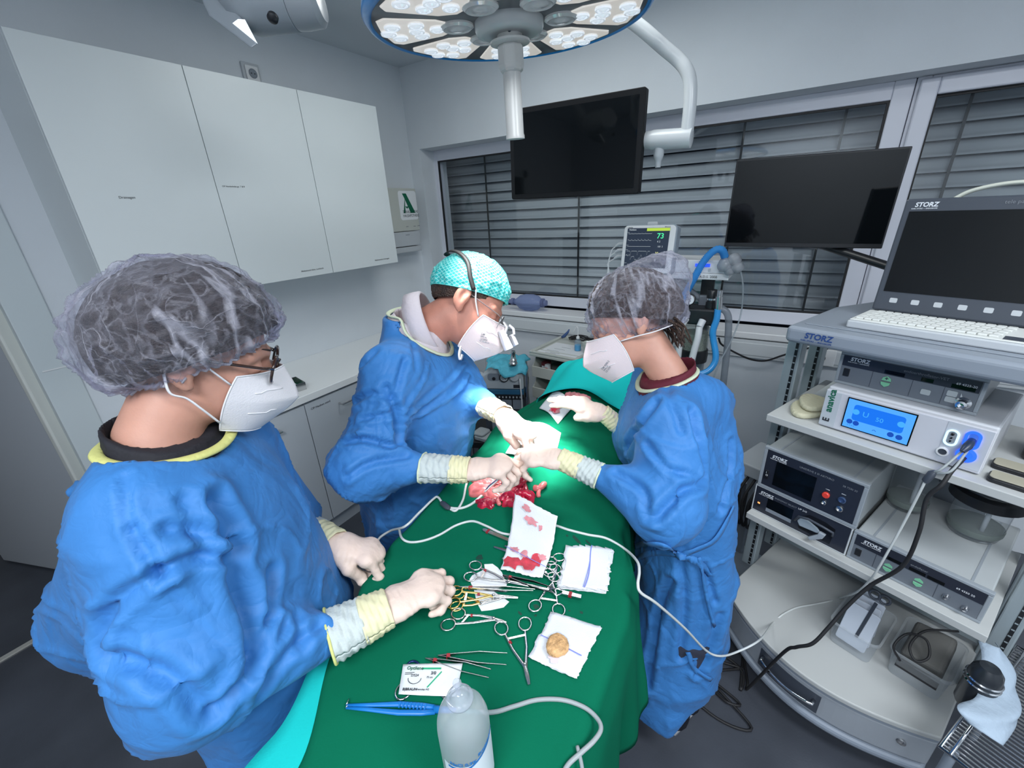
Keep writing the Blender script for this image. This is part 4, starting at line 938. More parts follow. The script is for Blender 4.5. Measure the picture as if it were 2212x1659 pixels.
wraptext('NaCl 0,9%', .0085, va-42, .0905, lbb); wraptext('Ecotainer', .0075, va+20, .099, lbb, slope=.35); wraptext('Spüllösung', .006, va-42, .070, ink)
MB().add([], [])

# ------------------------------------------------------------------ tissue at the operating field
flesh = mat('tissue_red', (.42, .012, .045), .22, bump=.15, bscale=70, var=.45, vscale=30, coat=.5, sss=.15)
flesh_p = mat('tissue_pink', (.62, .16, .16), .25, bump=.15, bscale=60, var=.3, vscale=30, coat=.4, sss=.15)
def coil(pts, r, m, name, parent, wob=.25, seed=0, seg=12):
    rnd = random.Random(seed); P = spline(pts, 6); R = [r*(1+wob*rnd.uniform(-1, 1)) for _ in P]
    R[0] = R[-1] = r*.35; return MB().tube(P, R, seg).build(name, m, parent, smooth=True)
o = onT(1110, 1062); t = thing('exposed_tissue', 'glistening red tissue lying on the drape below the surgeon\'s hands', 'tissue', o)
rel = lambda px, py, dz: onT(px, py, dz)-o
def fold_mass(cx, cy, w, h, ht, m, seed, name, nn=44):
    rnd = random.Random(seed); c = rel(cx, cy, 0); a1 = rel(cx+w, cy, 0)-c; a2 = rel(cx, cy+h, 0)-c; G = []
    for i in range(nn+1):
        row = []
        for j in range(nn+1):
            u, v = 2*i/nn-1, 2*j/nn-1; k = math.sqrt(max(0, 1-.5*v*v)); k2 = math.sqrt(max(0, 1-.5*u*u)); U, V = u*k, v*k2; rr = math.hypot(U, V)
            edge = 1+.16*math.sin(5*math.atan2(V, U)+seed)+.08*math.sin(9*math.atan2(V, U)-seed)
            z = ht*max(0, 1-rr**2)**.5*(.75+.35*abs(math.sin(6*U+4*V+seed+1.5*math.sin(4*V)))+.2*abs(math.sin(9*V-5*U+seed)))
            p = c+a1*(U*edge)+a2*(V*edge); p.z = drape_z(p.x+o.x, p.y+o.y)-o.z+z+.001; row.append(p)
        G.append(row)
    return MB().grid(G).build(name, m, t, smooth=True)
fold_mass(1062, 1056, 52, 26, .020, flesh_p, 1, 'tissue_fold'); fold_mass(1118, 1078, 34, 20, .026, flesh, 2, 'tissue_fold'); fold_mass(1050, 1088, 22, 12, .012, flesh, 3, 'tissue_fold')
fold_mass(1118, 1040, 24, 30, .028, flesh, 4, 'tissue_fold')
coil([rel(1082, 1082, .012), rel(1092, 1070, .022), rel(1108, 1068, .028), rel(1120, 1078, .026), rel(1112, 1090, .018), rel(1098, 1088, .014)], .009, flesh, 'tissue_coil', t, .2, 1)
coil([rel(1118, 1064, .028), rel(1136, 1066, .028), rel(1148, 1076, .020), rel(1140, 1090, .014), rel(1126, 1092, .016)], .009, flesh, 'tissue_coil', t, .2, 2)
coil([rel(1112, 1050, .032), rel(1128, 1040, .034), rel(1136, 1028, .036), rel(1124, 1012, .040)], .010, flesh, 'tissue_coil', t, .15, 3)
coil([rel(1080, 1092, .008), rel(1076, 1080, .014), rel(1086, 1074, .016)], .007, flesh_p, 'tissue_coil', t, .2, 4)
o2 = onT(1166, 1060); t = thing('tissue_piece', 'small loose pink piece of tissue lying right of the red tissue', 'tissue', o2); o = o2
coil([rel(1152, 1054, .006), rel(1165, 1054, .010), rel(1180, 1042, .010)], .0085, flesh_p, 'tissue_body', t, .15, 5)
coil([rel(1166, 1054, .008), rel(1163, 1066, .007), rel(1164, 1074, .005)], .006, flesh_p, 'tissue_body', t, .15, 6)
# bloody compress under the assistant's far hand, red soaked swab beside it
t, ob, c, o = sheet('compress', 'white compress with one red blood spot under the assistant\'s far hand', 'gauze', [(1205, 918), (1165, 885), (1196, 847), (1242, 878)], gauze, .006, 12, .003, 4)
patch_on(ob, c, o, .40, .30, .17, .20, mat('blood_bright', (.62, .015, .05), .5, var=.2, vscale=60), .0098, 3)
patch_on(ob, c, o, .40, .30, .26, .27, blood_l, .0092, 8)
sw = onT(1250, 862); t = thing('soaked_swab', 'rolled swab soaked red behind the assistant\'s far hand', 'gauze', sw); o = sw
coil([rel(1222, 856, .016), rel(1240, 856, .020), rel(1258, 860, .020), rel(1276, 866, .014)], .016, mat('swab_pink', (.60, .20, .22), .6, var=.5, vscale=25, bump=.3, bscale=80), 'swab_roll', t, .12, 9)
# white cables over the cloth to the white generator
hp = onT(1052, 1058, .03)
P1c = [onT(*p, .004) for p in ((1043, 1068), (1020, 1088), (995, 1098), (968, 1097))]
tag(MB().tube(spline([onT(1058, 1052, .022), onT(1050, 1060, .016)]+P1c, 6), .0036, 10).build('cable', cab_w, None, smooth=True), 'white lead from the tool in the surgeon\'s near hand to the dark cable joint', 'cable')
t = thing('cautery_pen', 'grey metal tool end sticking out below the surgeon\'s near glove', 'surgical tool', onT(1058, 1054)); o = t.location
MB().tube([onT(1050, 1060, .016)-o, onT(1058, 1052, .022)-o, onT(1075, 1038, .034)-o, onT(1098, 1020, .045)-o], [.004, .006, .0055, .005], 12).build('handle', steel, t, smooth=40)
t = thing('cable_joint', 'dark grey block joining the white leads at the left table edge', 'cable joint', onT(962, 1092)); o = t.location
MB().tube([onT(953, 1084, .008)-o, onT(956, 1087, .008)-o, onT(968, 1097, .008)-o, onT(971, 1100, .008)-o], [.004, .0085, .0085, .004], 12, flat=.7).build('joint_body', dkgrey, t, smooth=40)
tag(MB().tube(spline([onT(968, 1097, .005), onT(985, 1103, .004), onT(1000, 1080, .004), onT(1006, 1052, .010), onT(1012, 1030, .02)], 6), .0034, 10).build('cable', cab_w, None, smooth=True), 'short white lead looping up from the dark joint behind the surgeon\'s near hand', 'cable')
tag(MB().tube(spline([onT(955, 1086, .006), onT(946, 1074, .006), onT(936, 1078, .005), onT(905, 1108, .003), onT(875, 1137, .002), ony(845, 1146, .60), ony(820, 1162, .58), ony(815, 1178, .56), ony(830, 1190, .545)], 6), .0034, 10).build('cable', cab_w, None, smooth=True), 'white lead running from the dark joint over the left table edge in a loop', 'cable')
lead = [ony(862, 1142, .59), onT(868, 1162, .003), onT(885, 1171, .003), onT(915, 1168, .003), onT(950, 1155, .003), onT(985, 1135, .003), onT(1020, 1126, .003), onT(1050, 1136, .003), onT(1085, 1152, .003), onT(1118, 1154, .003), onT(1150, 1144, .003), onT(1190, 1134, .003), onT(1230, 1145, .003), onT(1270, 1155, .003), onT(1310, 1163, .003), onT(1350, 1186, .003)]
lead += [ony(1376, 1212, .735), ony(1381, 1235, .70), ony(1378, 1262, .665), ony(1385, 1281, .66), ony(1420, 1305, .70), ony(1480, 1358, .82), at(1525, 1405, 1.18), at(1555, 1417, 1.22), at(1590, 1409, 1.27), at(1640, 1383, 1.30), onz(1668, 1348, .281), onz(1690, 1328, .2765), onz(1720, 1313, .2765), onz(1755, 1306, .2765), onz(1790, 1299, .2765), onz(1815, 1292, .280)]
plug = cy_(2000, 1040, -.02); pj = ct(plug.x, -.03, plug.z+.006)
pr = cy_(1905, 1215, -.03)
lead += [ct(*cy_(1852, 1278, .03)), ct(*cy_(1880, 1252, -.02)), ct(pr.x, -.035, pr.z), ct(*(cy_(1955, 1125, -.03)+Vector((0, 0, 0)))), pj]
tag(MB().tube(spline(lead, 8), .0031, 10).build('cable', cab_w, None, smooth=True), 'long white cable from the drape, hanging past the assistant up to the white generator', 'cable')
t = thing('cable_plug', 'grey two-pronged plug joint at the shelf edge below the blue sockets', 'plug', pj); o = pj
MB().tube([Vector((0, 0, -.004)), Vector((0, 0, 0)), CD*.006+Vector((0, .0, .026)), CD*.010+Vector((0, 0, .034))], [.004, .011, .012, .006], 12, flat=.7).build('plug_body', dkgrey, t, smooth=40)
for k, dx in enumerate((0, .016)):
    MB().tube(spline([CD*(.007+dx*.3)+Vector((0, 0, .03)), CD*(.02+dx)+Vector((0, 0, .05)), ct(.452, .018, 1.132)-o+CD*dx*.4], 5), .003, 8).build('prong_lead', cab, t, smooth=True)
sp = ct(.458, .035, 1.112); pb = [ct(.458, .026, 1.108), ct(.450, -.02, 1.085), ct(.445, -.045, 1.05), ct(.43, -.05, 1.0)]
pb += [ct(*cy_(1985, 1150, -.06)), ct(*cy_(1950, 1222, -.06)), ct(*cy_(1880, 1265, -.07)), ct(*cy_(1830, 1310, -.10)), ct(*cy_(1790, 1355, -.14)), ct(*cy_(1755, 1390, -.175)), ct(*cy_(1720, 1398, -.185)), ct(*cy_(1692, 1410, -.18)), ct(.19, -.16, .04), ct(.17, -.12, .007), ct(.10, -.02, .007)]
tag(MB().tube(spline(pb, 8), .0052, 10).build('cable', black_rub, None, smooth=True), 'thick black cable hanging from the blue round socket down over the cart drawer', 'cable')
MB2 = MB().tube([ct(.458, .036, 1.155), ct(.456, .01, 1.146), ct(.452, -.002, 1.135)], [.008, .010, .006], 12)
tag(MB2.build('plug', mat('plug_dark_blue', (.015, .03, .07), .35), None, smooth=40), 'dark plug pushed into the blue-lit upper socket of the white generator', 'plug')
rnd = random.Random(11); fl = [ct(.10, -.02, .006)]
for k in range(26):
    a = k*.9; fl.append(Vector((-.02+.15*math.cos(a)+.05*math.sin(2.3*a), 1.30+.13*math.sin(a*.8)+.03*k*.2*math.sin(a), .006+.004*(k % 3))))
tag(MB().tube(spline(fl, 6), .005, 8).build('cable', black_rub, None, smooth=True), 'tangle of black cable lying on the floor between the assistant and the cart', 'cable')

t, ob, c, o = sheet('laparotomy_swab', 'white swab spread at the incision between the gloved hands', 'gauze', [(1092, 985), (1135, 915), (1212, 938), (1196, 1000)], gauze, .006, 16, .005, 7)
# ------------------------------------------------------------------ operating lamp overhead
LC = Vector((-.5856, .9645, 2.1168)); LN = Vector((-.006, .0525, -1)).normalized()
lx = LN.cross(Vector((0, 1, 0))).normalized(); ly_ = LN.cross(lx)
LM = Matrix((lx, ly_, LN)).transposed()
t = lamp = thing('operating_lamp', 'round blue-rimmed operating lamp with a white handle hanging at the top of the photo', 'lamp', LC, LM)
rim_blue = mat('lamp_rim_blue', (.015, .24, .62), .3, coat=.3)
lampgrey = mat('lamp_housing', (.40, .44, .48), .35, bump=.01, bscale=60)
R_ = .292
MB().lathe([(R_-.006, -.001), (R_-.003, .004), (R_+.005, .002), (R_+.012, -.008), (R_+.009, -.022), (R_-.006, -.03), (R_-.016, -.012)], (0, 0, 0), Z1, 96).build('rim', rim_blue, t, smooth=True)
MB().lathe([(R_-.004, -.03), (.27, -.055), (.15, -.075), (0, -.08)], (0, 0, 0), Z1, 64).build('housing', lampgrey, t, smooth=True)
MB().lathe([(0, .0006), (R_-.006, .0006)], (0, 0, 0), Z1, 96).build('face_plate', mat('lamp_face_grey', (.20, .20, .215), .4), t)
pod_m = mat('lens_pod', (.55, .55, .56), .15, emit=(1, .93, .84), estr=.50, coat=.6, var=.1, vscale=9)
lens_m = mat('lens_lit', (.55, .6, .66), .06, emit=(.86, .93, 1), estr=.62, coat=.9, var=.15, vscale=40)
lens_d = mat('lens_dim', (.34, .37, .38), .10, coat=.8, emit=(.8, .85, .9), estr=.10)
view_a = math.atan2((Vector((0, 0, CAM_H))-LC).dot(ly_), (Vector((0, 0, CAM_H))-LC).dot(lx))
NP = 8
spots = []
for k in range(NP):
    a = view_a+2*math.pi*k/NP+.0
    ca, sa = math.cos(a), math.sin(a); rad = Vector((ca, sa, 0)); tan = Vector((-sa, ca, 0))
    poly = []
    for u, v in ((-.078, -.022), (-.050, -.050), (.050, -.084), (.070, -.070), (.078, 0), (.070, .070), (.050, .084), (-.050, .050), (-.078, .022)): poly.append((u, v))
    c = rad*.200
    pod = MB().prism(poly, c+Vector((0, 0, -.004)), rad, tan, .007).build('lens_pod', pod_m, t, bevel=.004, seg=3)
    for (u, v) in ((.045, -.036), (.045, .036), (.0, 0), (-.005, -.034), (-.005, .034), (-.045, 0), (.062, 0)):
        MB().lathe([(.0175, .0025), (.0165, .006), (.013, .0065), (.011, .004), (.006, .0075), (0, .009)], c+rad*u+tan*v*.95, Z1, 18).build('lens', lens_m, pod, smooth=50)
    spots.append(c)
for k in range(6):
    a = view_a+.5+2*math.pi*k/6; MB().lathe([(.036, -.004), (.036, .004), (.030, .008), (.024, .006), (.012, .010), (0, .011)], (.112*math.cos(a), .112*math.sin(a), 0), Z1, 24).build('inner_lens', lens_d, t, smooth=50)
MB().lathe([(.074, -.004), (.074, .014), (.070, .022), (.058, .025), (.040, .024), (0, .024)], (0, 0, 0), Z1, 48).build('hub', mat('lamp_hub', (.52, .54, .54), .25), t, smooth=50)
han = mat('handle_white', (.60, .60, .58), .3, bump=.01, bscale=60)
MB().lathe([(.044, -.002), (.043, .004), (.030, .012), (.027, .015), (.027, .030), (.0265, .036)], (0, 0, 0), Z1, 32).build('handle_socket', han, t, smooth=50)
MB().lathe([(.027, .034), (.043, .035), (.043, .039), (.027, .042)], (0, 0, 0), Z1, 40).build('handle_flange', han, t, smooth=50)
MB().lathe([(.027, .041), (.029, .046), (.0295, .078), (.027, .088), (.020, .092)], (0, 0, 0), Z1, 8).build('handle_collar', han, t, bevel=.003)
MB().lathe([(.020, .09), (.0205, .210), (.022, .214), (.022, .220), (.0, .220)], (0, 0, 0), Z1, 28).build('handle', han, t, smooth=50)
MB().lathe([(.004, 0), (.004, .002)], Vector((.0265*math.cos(view_a), .0265*math.sin(view_a), .022)), (math.cos(view_a), math.sin(view_a), 0), 12).build('lock_button', dkgrey, t)
for k in range(NP):
    s = bpy.data.lights.new('operating_lamp_beam', 'SPOT'); s.energy = LAMP_W; s.color = (1, .985, .95); s.spot_size = math.radians(23); s.spot_blend = .7; s.shadow_soft_size = .05
    o = bpy.data.objects.new('operating_lamp_beam', s); COL.objects.link(o); p = LC+LM@(spots[k]+Vector((0, 0, .05))); o.location = p
    o.rotation_euler = (SITE_T-p).to_track_quat('-Z', 'Y').to_euler()
# yoke and suspension of the lamp
ya = LC+Vector((-.33, -.02, .02)); yb = LC+Vector((-.30, .05, .18)); yc = Vector((-.75, 1.35, 2.6)); 
MB().tube([LM.inverted()@(p-LC) for p in [LC+Vector((-.285, .0, .035)), LC+Vector((-.32, .02, .10)), LC+Vector((-.30, .10, .20)), LC+Vector((-.12, .2, .30)), LC+Vector((-.05, .22, .42)), Vector((LC.x-.05, LC.y+.22, ZC-.001))]], [.022, .026, .026, .03, .03, .035], 14).build('yoke', lampgrey, t, smooth=50)
# grey jointed arm at the top left
t = thing('jointed_boom', 'grey jointed ceiling arm with a dark knob at the top left of the photo', 'boom', at(600, 20, 1.05)); o = t.location; d_ = 1.05
am = mat('arm_grey', (.30, .335, .37), .4, bump=.02, bscale=120)
p = lambda x, y, d=d_: at(x, y, d)-o
MB().tube([p(500, -14), p(520, -8), p(545, -3), p(630, -5), p(633, -5)], [.055, .072, .075, .068, .066], 32).build('arm_tube', am, t, smooth=40)
MB().tube([p(634, -5), p(650, -5), p(684, -7), p(690, -8)], [.066, .066, .062, .05], 32).build('end_joint', mat('arm_joint_grey', (.34, .37, .40), .3), t, smooth=40)
MB().lathe([(.012, 0), (.012, .008), (.007, .012), (0, .013)], p(590, 36, .985), (-CU+CF*-.4), 20).build('knob', black_pl, t, smooth=40)
q = MB(); a1, a2, a3, a4 = p(450, 30), p(470, 8), p(545, 103), p(556, 97)
prof = [(430, -30), (520, -30), (512, 30), (528, 45), (556, 95), (543, 104), (452, 34), (438, 5)]
c0 = p(480, 20); X, Y = CR, CU
def pl(poly, dep): V = [at(x, y, d_+dep)-o for x, y in poly]; return V
n = len(prof); V = pl(prof, -.03)+pl(prof, .03)
MB().add(V, [tuple(range(n)), tuple(range(n, 2*n))[::-1]]+[(i, n+i, n+(i+1) % n, (i+1) % n) for i in range(n)]).build('bracket', am, t, bevel=.004)
pw = [(502, 50), (514, 41), (529, 42), (557, 95)]
V = pl(pw, -.0315)+pl(pw, -.029); MB().add(V, [(0, 1, 2, 3), (7, 6, 5, 4), (0, 4, 5, 1), (1, 5, 6, 2), (2, 6, 7, 3), (3, 7, 4, 0)]).build('bright_face', mat('face_glow', (.7, .75, .78), .3, emit=(.86, .93, .95), estr=.85), t)  # bright inner face of the bracket, its brightness set by emission
MB().tube([p(470, -10), p(420, -140), at(420, -330, 1.15)-o], .035, 16).build('drop_tube', am, t, smooth=50)
# ceiling hung monitor and its white arm
ym = 1.95; c4 = [ony(*q_, ym) for q_ in [(1089, 240), (1390, 187), (1385, 418), (1115, 430)]]
cen = sum(c4, Vector())/4; xx = (c4[1]-c4[0])+(c4[2]-c4[3]); mw = xx.length/2; xx.normalize(); zz = (c4[0]-c4[3])+(c4[1]-c4[2]); mh = zz.length/2; zz = (zz-xx*zz.dot(xx)).normalized(); yy = zz.cross(xx)
m = Matrix((xx, yy, zz)).transposed()
t = thing('ceiling_monitor', 'black flat monitor hanging from a white ceiling arm in front of the window', 'monitor', cen, m)
poly = rrect(mw, mh, .010)
MB().prism(poly, (0, 0, 0), X1, Z1, -.038).build('housing', mat('housing_black', (.006, .006, .007), .5, spec=.2), t, bevel=.003)
MB().prism(rrect(mw-.006, mh-.006, .008), (0, -.0005, 0), X1, Z1, .0012).build('bezel', mat('bezel_black', (.006, .006, .007), .3), t)
MB().prism(rrect(mw-.046, mh-.046, .001), (0, -.0022, 0), X1, Z1, .001).build('screen', black_gloss, t)
MB().box((-.06, .038, -.05), (.06, .06, .05)).build('mount', enamel, t, bevel=.004)
t = thing('monitor_arm', 'bent white tube arm holding the hanging monitor', 'monitor arm', ony(1490, 290, 2.0)); o = t.location; Y0 = 2.0
a_ = lambda x, y, yy=Y0: ony(x, y, yy)-o
MB().tube(spline([Vector((ony(1235, -70, 1.86).x, 1.86, ZC-.001))-o, a_(1240, -64, 1.88), a_(1392, 66, 1.95), a_(1432, 101, 1.98), a_(1464, 128), a_(1482, 150), a_(1491, 180), a_(1490, 230), a_(1484, 285)], 6), .0245, 18).build('tube', enamel, t, smooth=50)
MB().lathe([(.030, -.012), (.036, -.01), (.037, .14), (.034, .15), (.030, .2), (.028, .205)], a_(1488, 298), (a_(1400, 303)-a_(1488, 298)), 28).build('joint_housing', enamel, t, smooth=40)
e1 = a_(1425, 300); MB().bar(a_(1418, 301), a_(1372, 305, 2.0), .05, .045).build('cross_bar', ltgrey, t, bevel=.004)
MB().lathe([(.021, 0), (.0205, .04), (.016, .055), (.013, .06), (.011, .085), (0, .085)], a_(1424, 312), -Z1+Vector((.02, 0, 0)), 24).build('grip_peg', ltgrey, t, smooth=40)
# ------------------------------------------------------------------ anaesthesia station by the window
t = an = thing('anaesthesia_machine', 'anaesthesia machine with black absorber, gauge and white ribbed hoses by the window', 'medical machine', Vector((.0, 2.24, 0)) if False else Vector((ony(1510, 700, 2.22).x, 2.22, 0))); o = t.location
g = lambda px, py, y=2.22: ony(px, py, y)-o
def gbox(px0, py0, px1, py1, y0, dpt): a, b = ony(px0, py0, y0), ony(px1, py1, y0); return (min(a.x, b.x)-o.x, y0-o.y, min(a.z, b.z)), (max(a.x, b.x)-o.x, y0+dpt-o.y, max(a.z, b.z))
MB().box(*gbox(1464, 664, 1545, 706, 2.18, .10)).build('absorber_head', black_pl, t, bevel=.010, seg=3)
cg = g(1490, 647, 2.2)
MB().lathe([(.028, 0), (.028, .02), (.024, .022), (.023, .018), (0, .018)], cg, (0, -1, .15), 28).build('gauge', black_pl, t, smooth=40)
gf = MB().lathe([(.0235, 0), (0, .0005)], cg+Vector((0, -.0195, .003)), (0, -1, .15), 28).build('gauge_face', paper, t)
MB().bar(cg+Vector((-.012, -.0215, .001)), cg+Vector((.010, -.0215, .008)), .002, .001, (0, -1, 0)).build('gauge_needle', ink, gf)
MB().lathe([(.006, 0), (.006, .05)], cg+Vector((0, .0, -.07)), Z1, 12).build('gauge_stem', black_pl, t, smooth=50)
for px in (1486, 1521): MB().lathe([(.021, 0), (.021, .008), (.014, .013), (0, .014)], g(px, 678, 2.21)+Vector((0, 0, .0)), (0, -.5, 1), 24).build('valve_dome', glass('valve_clear', (.9, .95, .97), .03, .15), t, smooth=50)
ka = g(1534, 668, 2.22)
MB().lathe([(.024, -.01), (.024, .035), (.020, .037), (.019, .048)], ka, Z1, 24).build('apl_base', black_pl, t, smooth=40); MB().lathe([(.0195, .046), (.0195, .056)], ka, Z1, 24).build('apl_ring', chrome, t, smooth=40); MB().lathe([(.023, .055), (.024, .09), (.020, .095), (0, .095)], ka, Z1, 20).build('apl_knob', black_pl, t, smooth=40)
cc = g(1500, 735, 2.24); zt, zb = g(1500, 706, 2.24).z, g(1500, 764, 2.24).z
MB().lathe([(.066, zb-cc.z), (.066, zt-cc.z)], cc, Z1, 36).build('canister', glass('canister_clear', (.8, .84, .82), .05, .1), t, smooth=50)
MB().lathe([(0, zb-cc.z+.03), (.060, zb-cc.z+.03), (.060, zt-cc.z-.025), (0, zt-cc.z-.025)], cc, Z1, 36).build('soda_lime', mat('soda_lime', (.34, .36, .29), .9, bump=.6, bscale=200, var=.3, vscale=150), t, smooth=50)
MB().lathe([(.070, zb-cc.z-.035), (.072, zb-cc.z), (.070, zb-cc.z+.028), (.03, zb-cc.z+.028)], cc, Z1, 36).build('canister_base', black_pl, t, smooth=40)
def ribhose(name, pts, r, m, parent, n=None, rib=.10, pitch=.006):
    P = spline(pts, 12); L = 0; Q = [P[0]]; 
    D = [0]
    for a, b in zip(P, P[1:]): D.append(D[-1]+(b-a).length)
    N = max(8, int(D[-1]/(pitch/2))); out = []; rad = []; j = 0
    for k in range(N+1):
        d = D[-1]*k/N
        while j < len(D)-2 and D[j+1] < d: j += 1
        u = (d-D[j])/max(1e-9, D[j+1]-D[j]); out.append(P[j].lerp(P[j+1], u)); rad.append(r*(1+(rib if k % 2 else -rib)))
    return MB().tube(out, rad, 14).build(name, m, parent, smooth=True)
hw = mat('hose_white', (.66, .68, .70), .45); hb = mat('hose_blue', (.03, .30, .70), .3, coat=.2); hbl = glass('hose_blue_clear', (.35, .7, .98), .08, .70, (.09, .42, .88), 1.4)
for a, b, c in (((1482, 688), (1474, 700), (1464, 775)), ((1518, 692), (1511, 706), (1494, 780))):
    MB().tube([g(*a, 2.17), g(*b, 2.15)], [.017, .016], 18).build('hose_elbow', hw, t, smooth=40)
    ribhose('ribbed_hose', [g(*b, 2.15), g(b[0]-4, b[1]+25, 2.135), g(*c, 2.12), g(c[0]-8, c[1]+60, 2.10)], .0155, hw, t)
ribhose('blue_hose', [g(1452, 690, 2.15), g(1478, 640, 2.14), g(1500, 600, 2.12), g(1522, 562, 2.12), g(1545, 540, 2.12), g(1560, 541, 2.13), g(1566, 556, 2.15)], .0155, hbl, t, pitch=.008)
MB().tube([g(1552, 668, 2.17), g(1554, 640, 2.17)], [.016, .0165], 20).tube([g(1554, 641, 2.17), g(1556, 627, 2.17)], [.013, .013], 20).build('metal_connector', steel, t, smooth=40)
ribhose('blue_hose', [g(1551, 667, 2.17), g(1548, 690, 2.165), g(1540, 715, 2.16), g(1541, 735, 2.16), g(1546, 765, 2.15), g(1543, 785, 2.14), g(1528, 802, 2.12), g(1500, 812, 2.1)], .0150, hb, t, pitch=.007)
MB().tube(spline([g(1556, 664, 2.24), g(1570, 676, 2.24), g(1574, 700, 2.24), g(1570, 760, 2.24), g(1560, 850, 2.24)], 8), .016, 14).build('grey_hose', glass('hose_grey_clear', (.75, .78, .82), .1, .5, (.42, .46, .50)), t, smooth=True)
MB().tube(spline([g(1584, 556, 2.2), g(1598, 580, 2.2), g(1605, 620, 2.2), g(1600, 680, 2.2), g(1580, 735, 2.18), g(1556, 780, 2.15), g(1535, 830, 2.12)], 8), .0035, 8).build('thin_tube', glass('tube_clear', (.9, .93, .95), .05, .35, (.6, .65, .68)), t, smooth=True)
lump = glass('connector_clear', (.85, .88, .9), .1, .45, (.6, .62, .66))
for (px, py, r) in ((1567, 572, .034), (1585, 562, .030), (1592, 577, .028), (1576, 584, .024)): MB().lathe([(0, -r), (r*.7, -r*.75), (r, 0), (r*.8, r*.7), (0, r)], g(px, py, 2.15), (.6, -.5, .5), 16).build('plastic_valve', lump, t, smooth=True)
MB().box((-.03, .10, .0), (.03, .16, 1.30)).build('column', grey_pl, t, bevel=.005); MB().box((-.25, -.10, .04), (.25, .28, .12)).build('base', grey_pl, t, bevel=.02)
for x in (-.2, .2):
    for y in (-.06, .24): MB().lathe([(.03, -.012), (.04, -.008), (.04, .008), (.03, .012)], (x, y, .04), X1, 16).build('castor', black_rub, t, smooth=40)
lo, hi = gbox(1440, 604, 1573, 556, 2.14, .26)
# ventilator on top
zv0, zv1 = g(1573, 606, 2.19).z, g(1574, 563, 2.19).z; xr = g(1573, 606, 2.19).x; xl = xr-.33
tv = thing('ventilator', 'flat white ventilator box with a small blue display behind the assistant\'s cap', 'medical device', Vector((o.x+(xl+xr)/2, 2.19, zv0))); wv = (xr-xl)/2
MB().box((-wv, 0, 0), (wv, .22, .028)).build('base_tray', white_pl, tv, bevel=.003)
MB().box((-wv+.006, .004, .0285), (wv-.012, .215, zv1-zv0)).build('casing', white_pl, tv, bevel=.004)
text('lettering', 'A.D.S. 2000', .016, ink, tv, (wv-.125, -.0005, .008), X1, Z1)
sv = MB().box((wv-.15, -.0005, zv1-zv0-.030), (wv-.085, .006, zv1-zv0-.016)).build('display', lit('display_blue', (.02, .08, .85), 1.3), tv)
for k in range(4): MB().box((wv-.18+.045*k, -.0005, .038), (wv-.17+.045*k, .006, .052)).build('key', ltgrey, tv)
MB().lathe([(.009, 0), (.009, .012), (0, .014)], (wv-.26, .004, zv1-zv0-.018), (0, -1, 0), 16).build('knob', black_pl, tv, smooth=40)
MB().box((o.x-.03, 2.25, 1.2), (o.x+.03, 2.30, zv0-.0)).v
MB().box((-.03, .12, 1.30), (.03, .15, zv0-.001)).build('column_head', black_pl, an)
# patient monitor
ymn = 2.16; c4 = [ony(*q_, ymn) for q_ in [(1346, 484), (1462, 485), (1455, 588), (1338, 594)]]
cen = sum(c4, Vector())/4; xx = (c4[1]-c4[0])+(c4[2]-c4[3]); mw = xx.length/2; xx.z = 0; xx.y = -.03; xx.normalize(); zz = ((c4[0]-c4[3])+(c4[1]-c4[2])); mh = zz.length/2; zz = Vector((xx.x*.0+.015, .16, 1)); zz = (zz-xx*zz.dot(xx)).normalized(); yy = zz.cross(xx)
t = pm = thing('patient_monitor', 'white patient monitor showing a green 73 and pale curves, by the window', 'monitor', cen, Matrix((xx, yy, zz)).transposed())
MB().prism(rrect(mw, mh, .022), (0, 0, 0), X1, Z1, -.07).build('casing', mat('monitor_casing_grey', (.30, .35, .40), .4), t, bevel=.008, seg=3)
MB().prism(rrect(mw-.010, mh-.010, .018), (0, -.001, 0), X1, Z1, .006).build('front_frame', white_pl, t, bevel=.003)
MB().prism(rrect(.05, .02, .006), (-.0, .03, mh/2+.006), X1, Z1, -.03).build('top_handle', ltgrey, t, bevel=.003)
sw_, sh_ = mw*.79, mh*.80; sxo, szo = -.004, .006
sc = MB().box((sxo-sw_/2, -.0085, szo-sh_/2), (sxo+sw_/2, -.006, szo+sh_/2)).build('screen', mat('monitor_screen', (.012, .018, .03), .15, emit=(.02, .028, .045), estr=1), t)
Lw = lit('trace_white', (.55, .62, .66), .9); Lg = lit('digits_green', (.08, .95, .38), 1.1); Ly = lit('bar_yellow_green', (.50, .72, .05), .95); Lyd = lit('digits_yellow', (.75, .78, .35), 1)
U = lambda u, v: Vector((sxo-sw_/2+u*sw_, -.0088, szo-sh_/2+v*sh_))
def trace(fn, v0, n=90, name='trace', w=.0011, m=Lw, u0=.03, u1=.6):
    P = [(u0+(u1-u0)*i/n, v0+fn(i/n)) for i in range(n+1)]; V = []
    for u, v in P: a = U(u, v); V += [a+Vector((0, 0, -w/2)), a+Vector((0, 0, w/2))]
    return MB().add(V, [(2*i, 2*i+2, 2*i+3, 2*i+1) for i in range(n)]).build(name, m, sc)
trace(lambda s: .02*(1 if (s*7) % 1 < .06 else 0), .86); trace(lambda s: .05*math.exp(-((s*7) % 1)*6)*(1 if (s*7) % 1 > .03 else 0), .69); trace(lambda s: 0, .54)
trace(lambda s: -.10*sum(math.exp(-((s-c)/.018)**2) for c in (.18, .48, .88)), .42); trace(lambda s: -.12*abs(math.sin(9*s+.5))*(1 if s > .18 else 0)+.02*math.sin(60*s), .31)
a, b = U(.47, .925), U(1, .995); MB().box((a.x, a.y, a.z), (b.x, a.y+.001, b.z)).build('status_bar', Ly, sc)
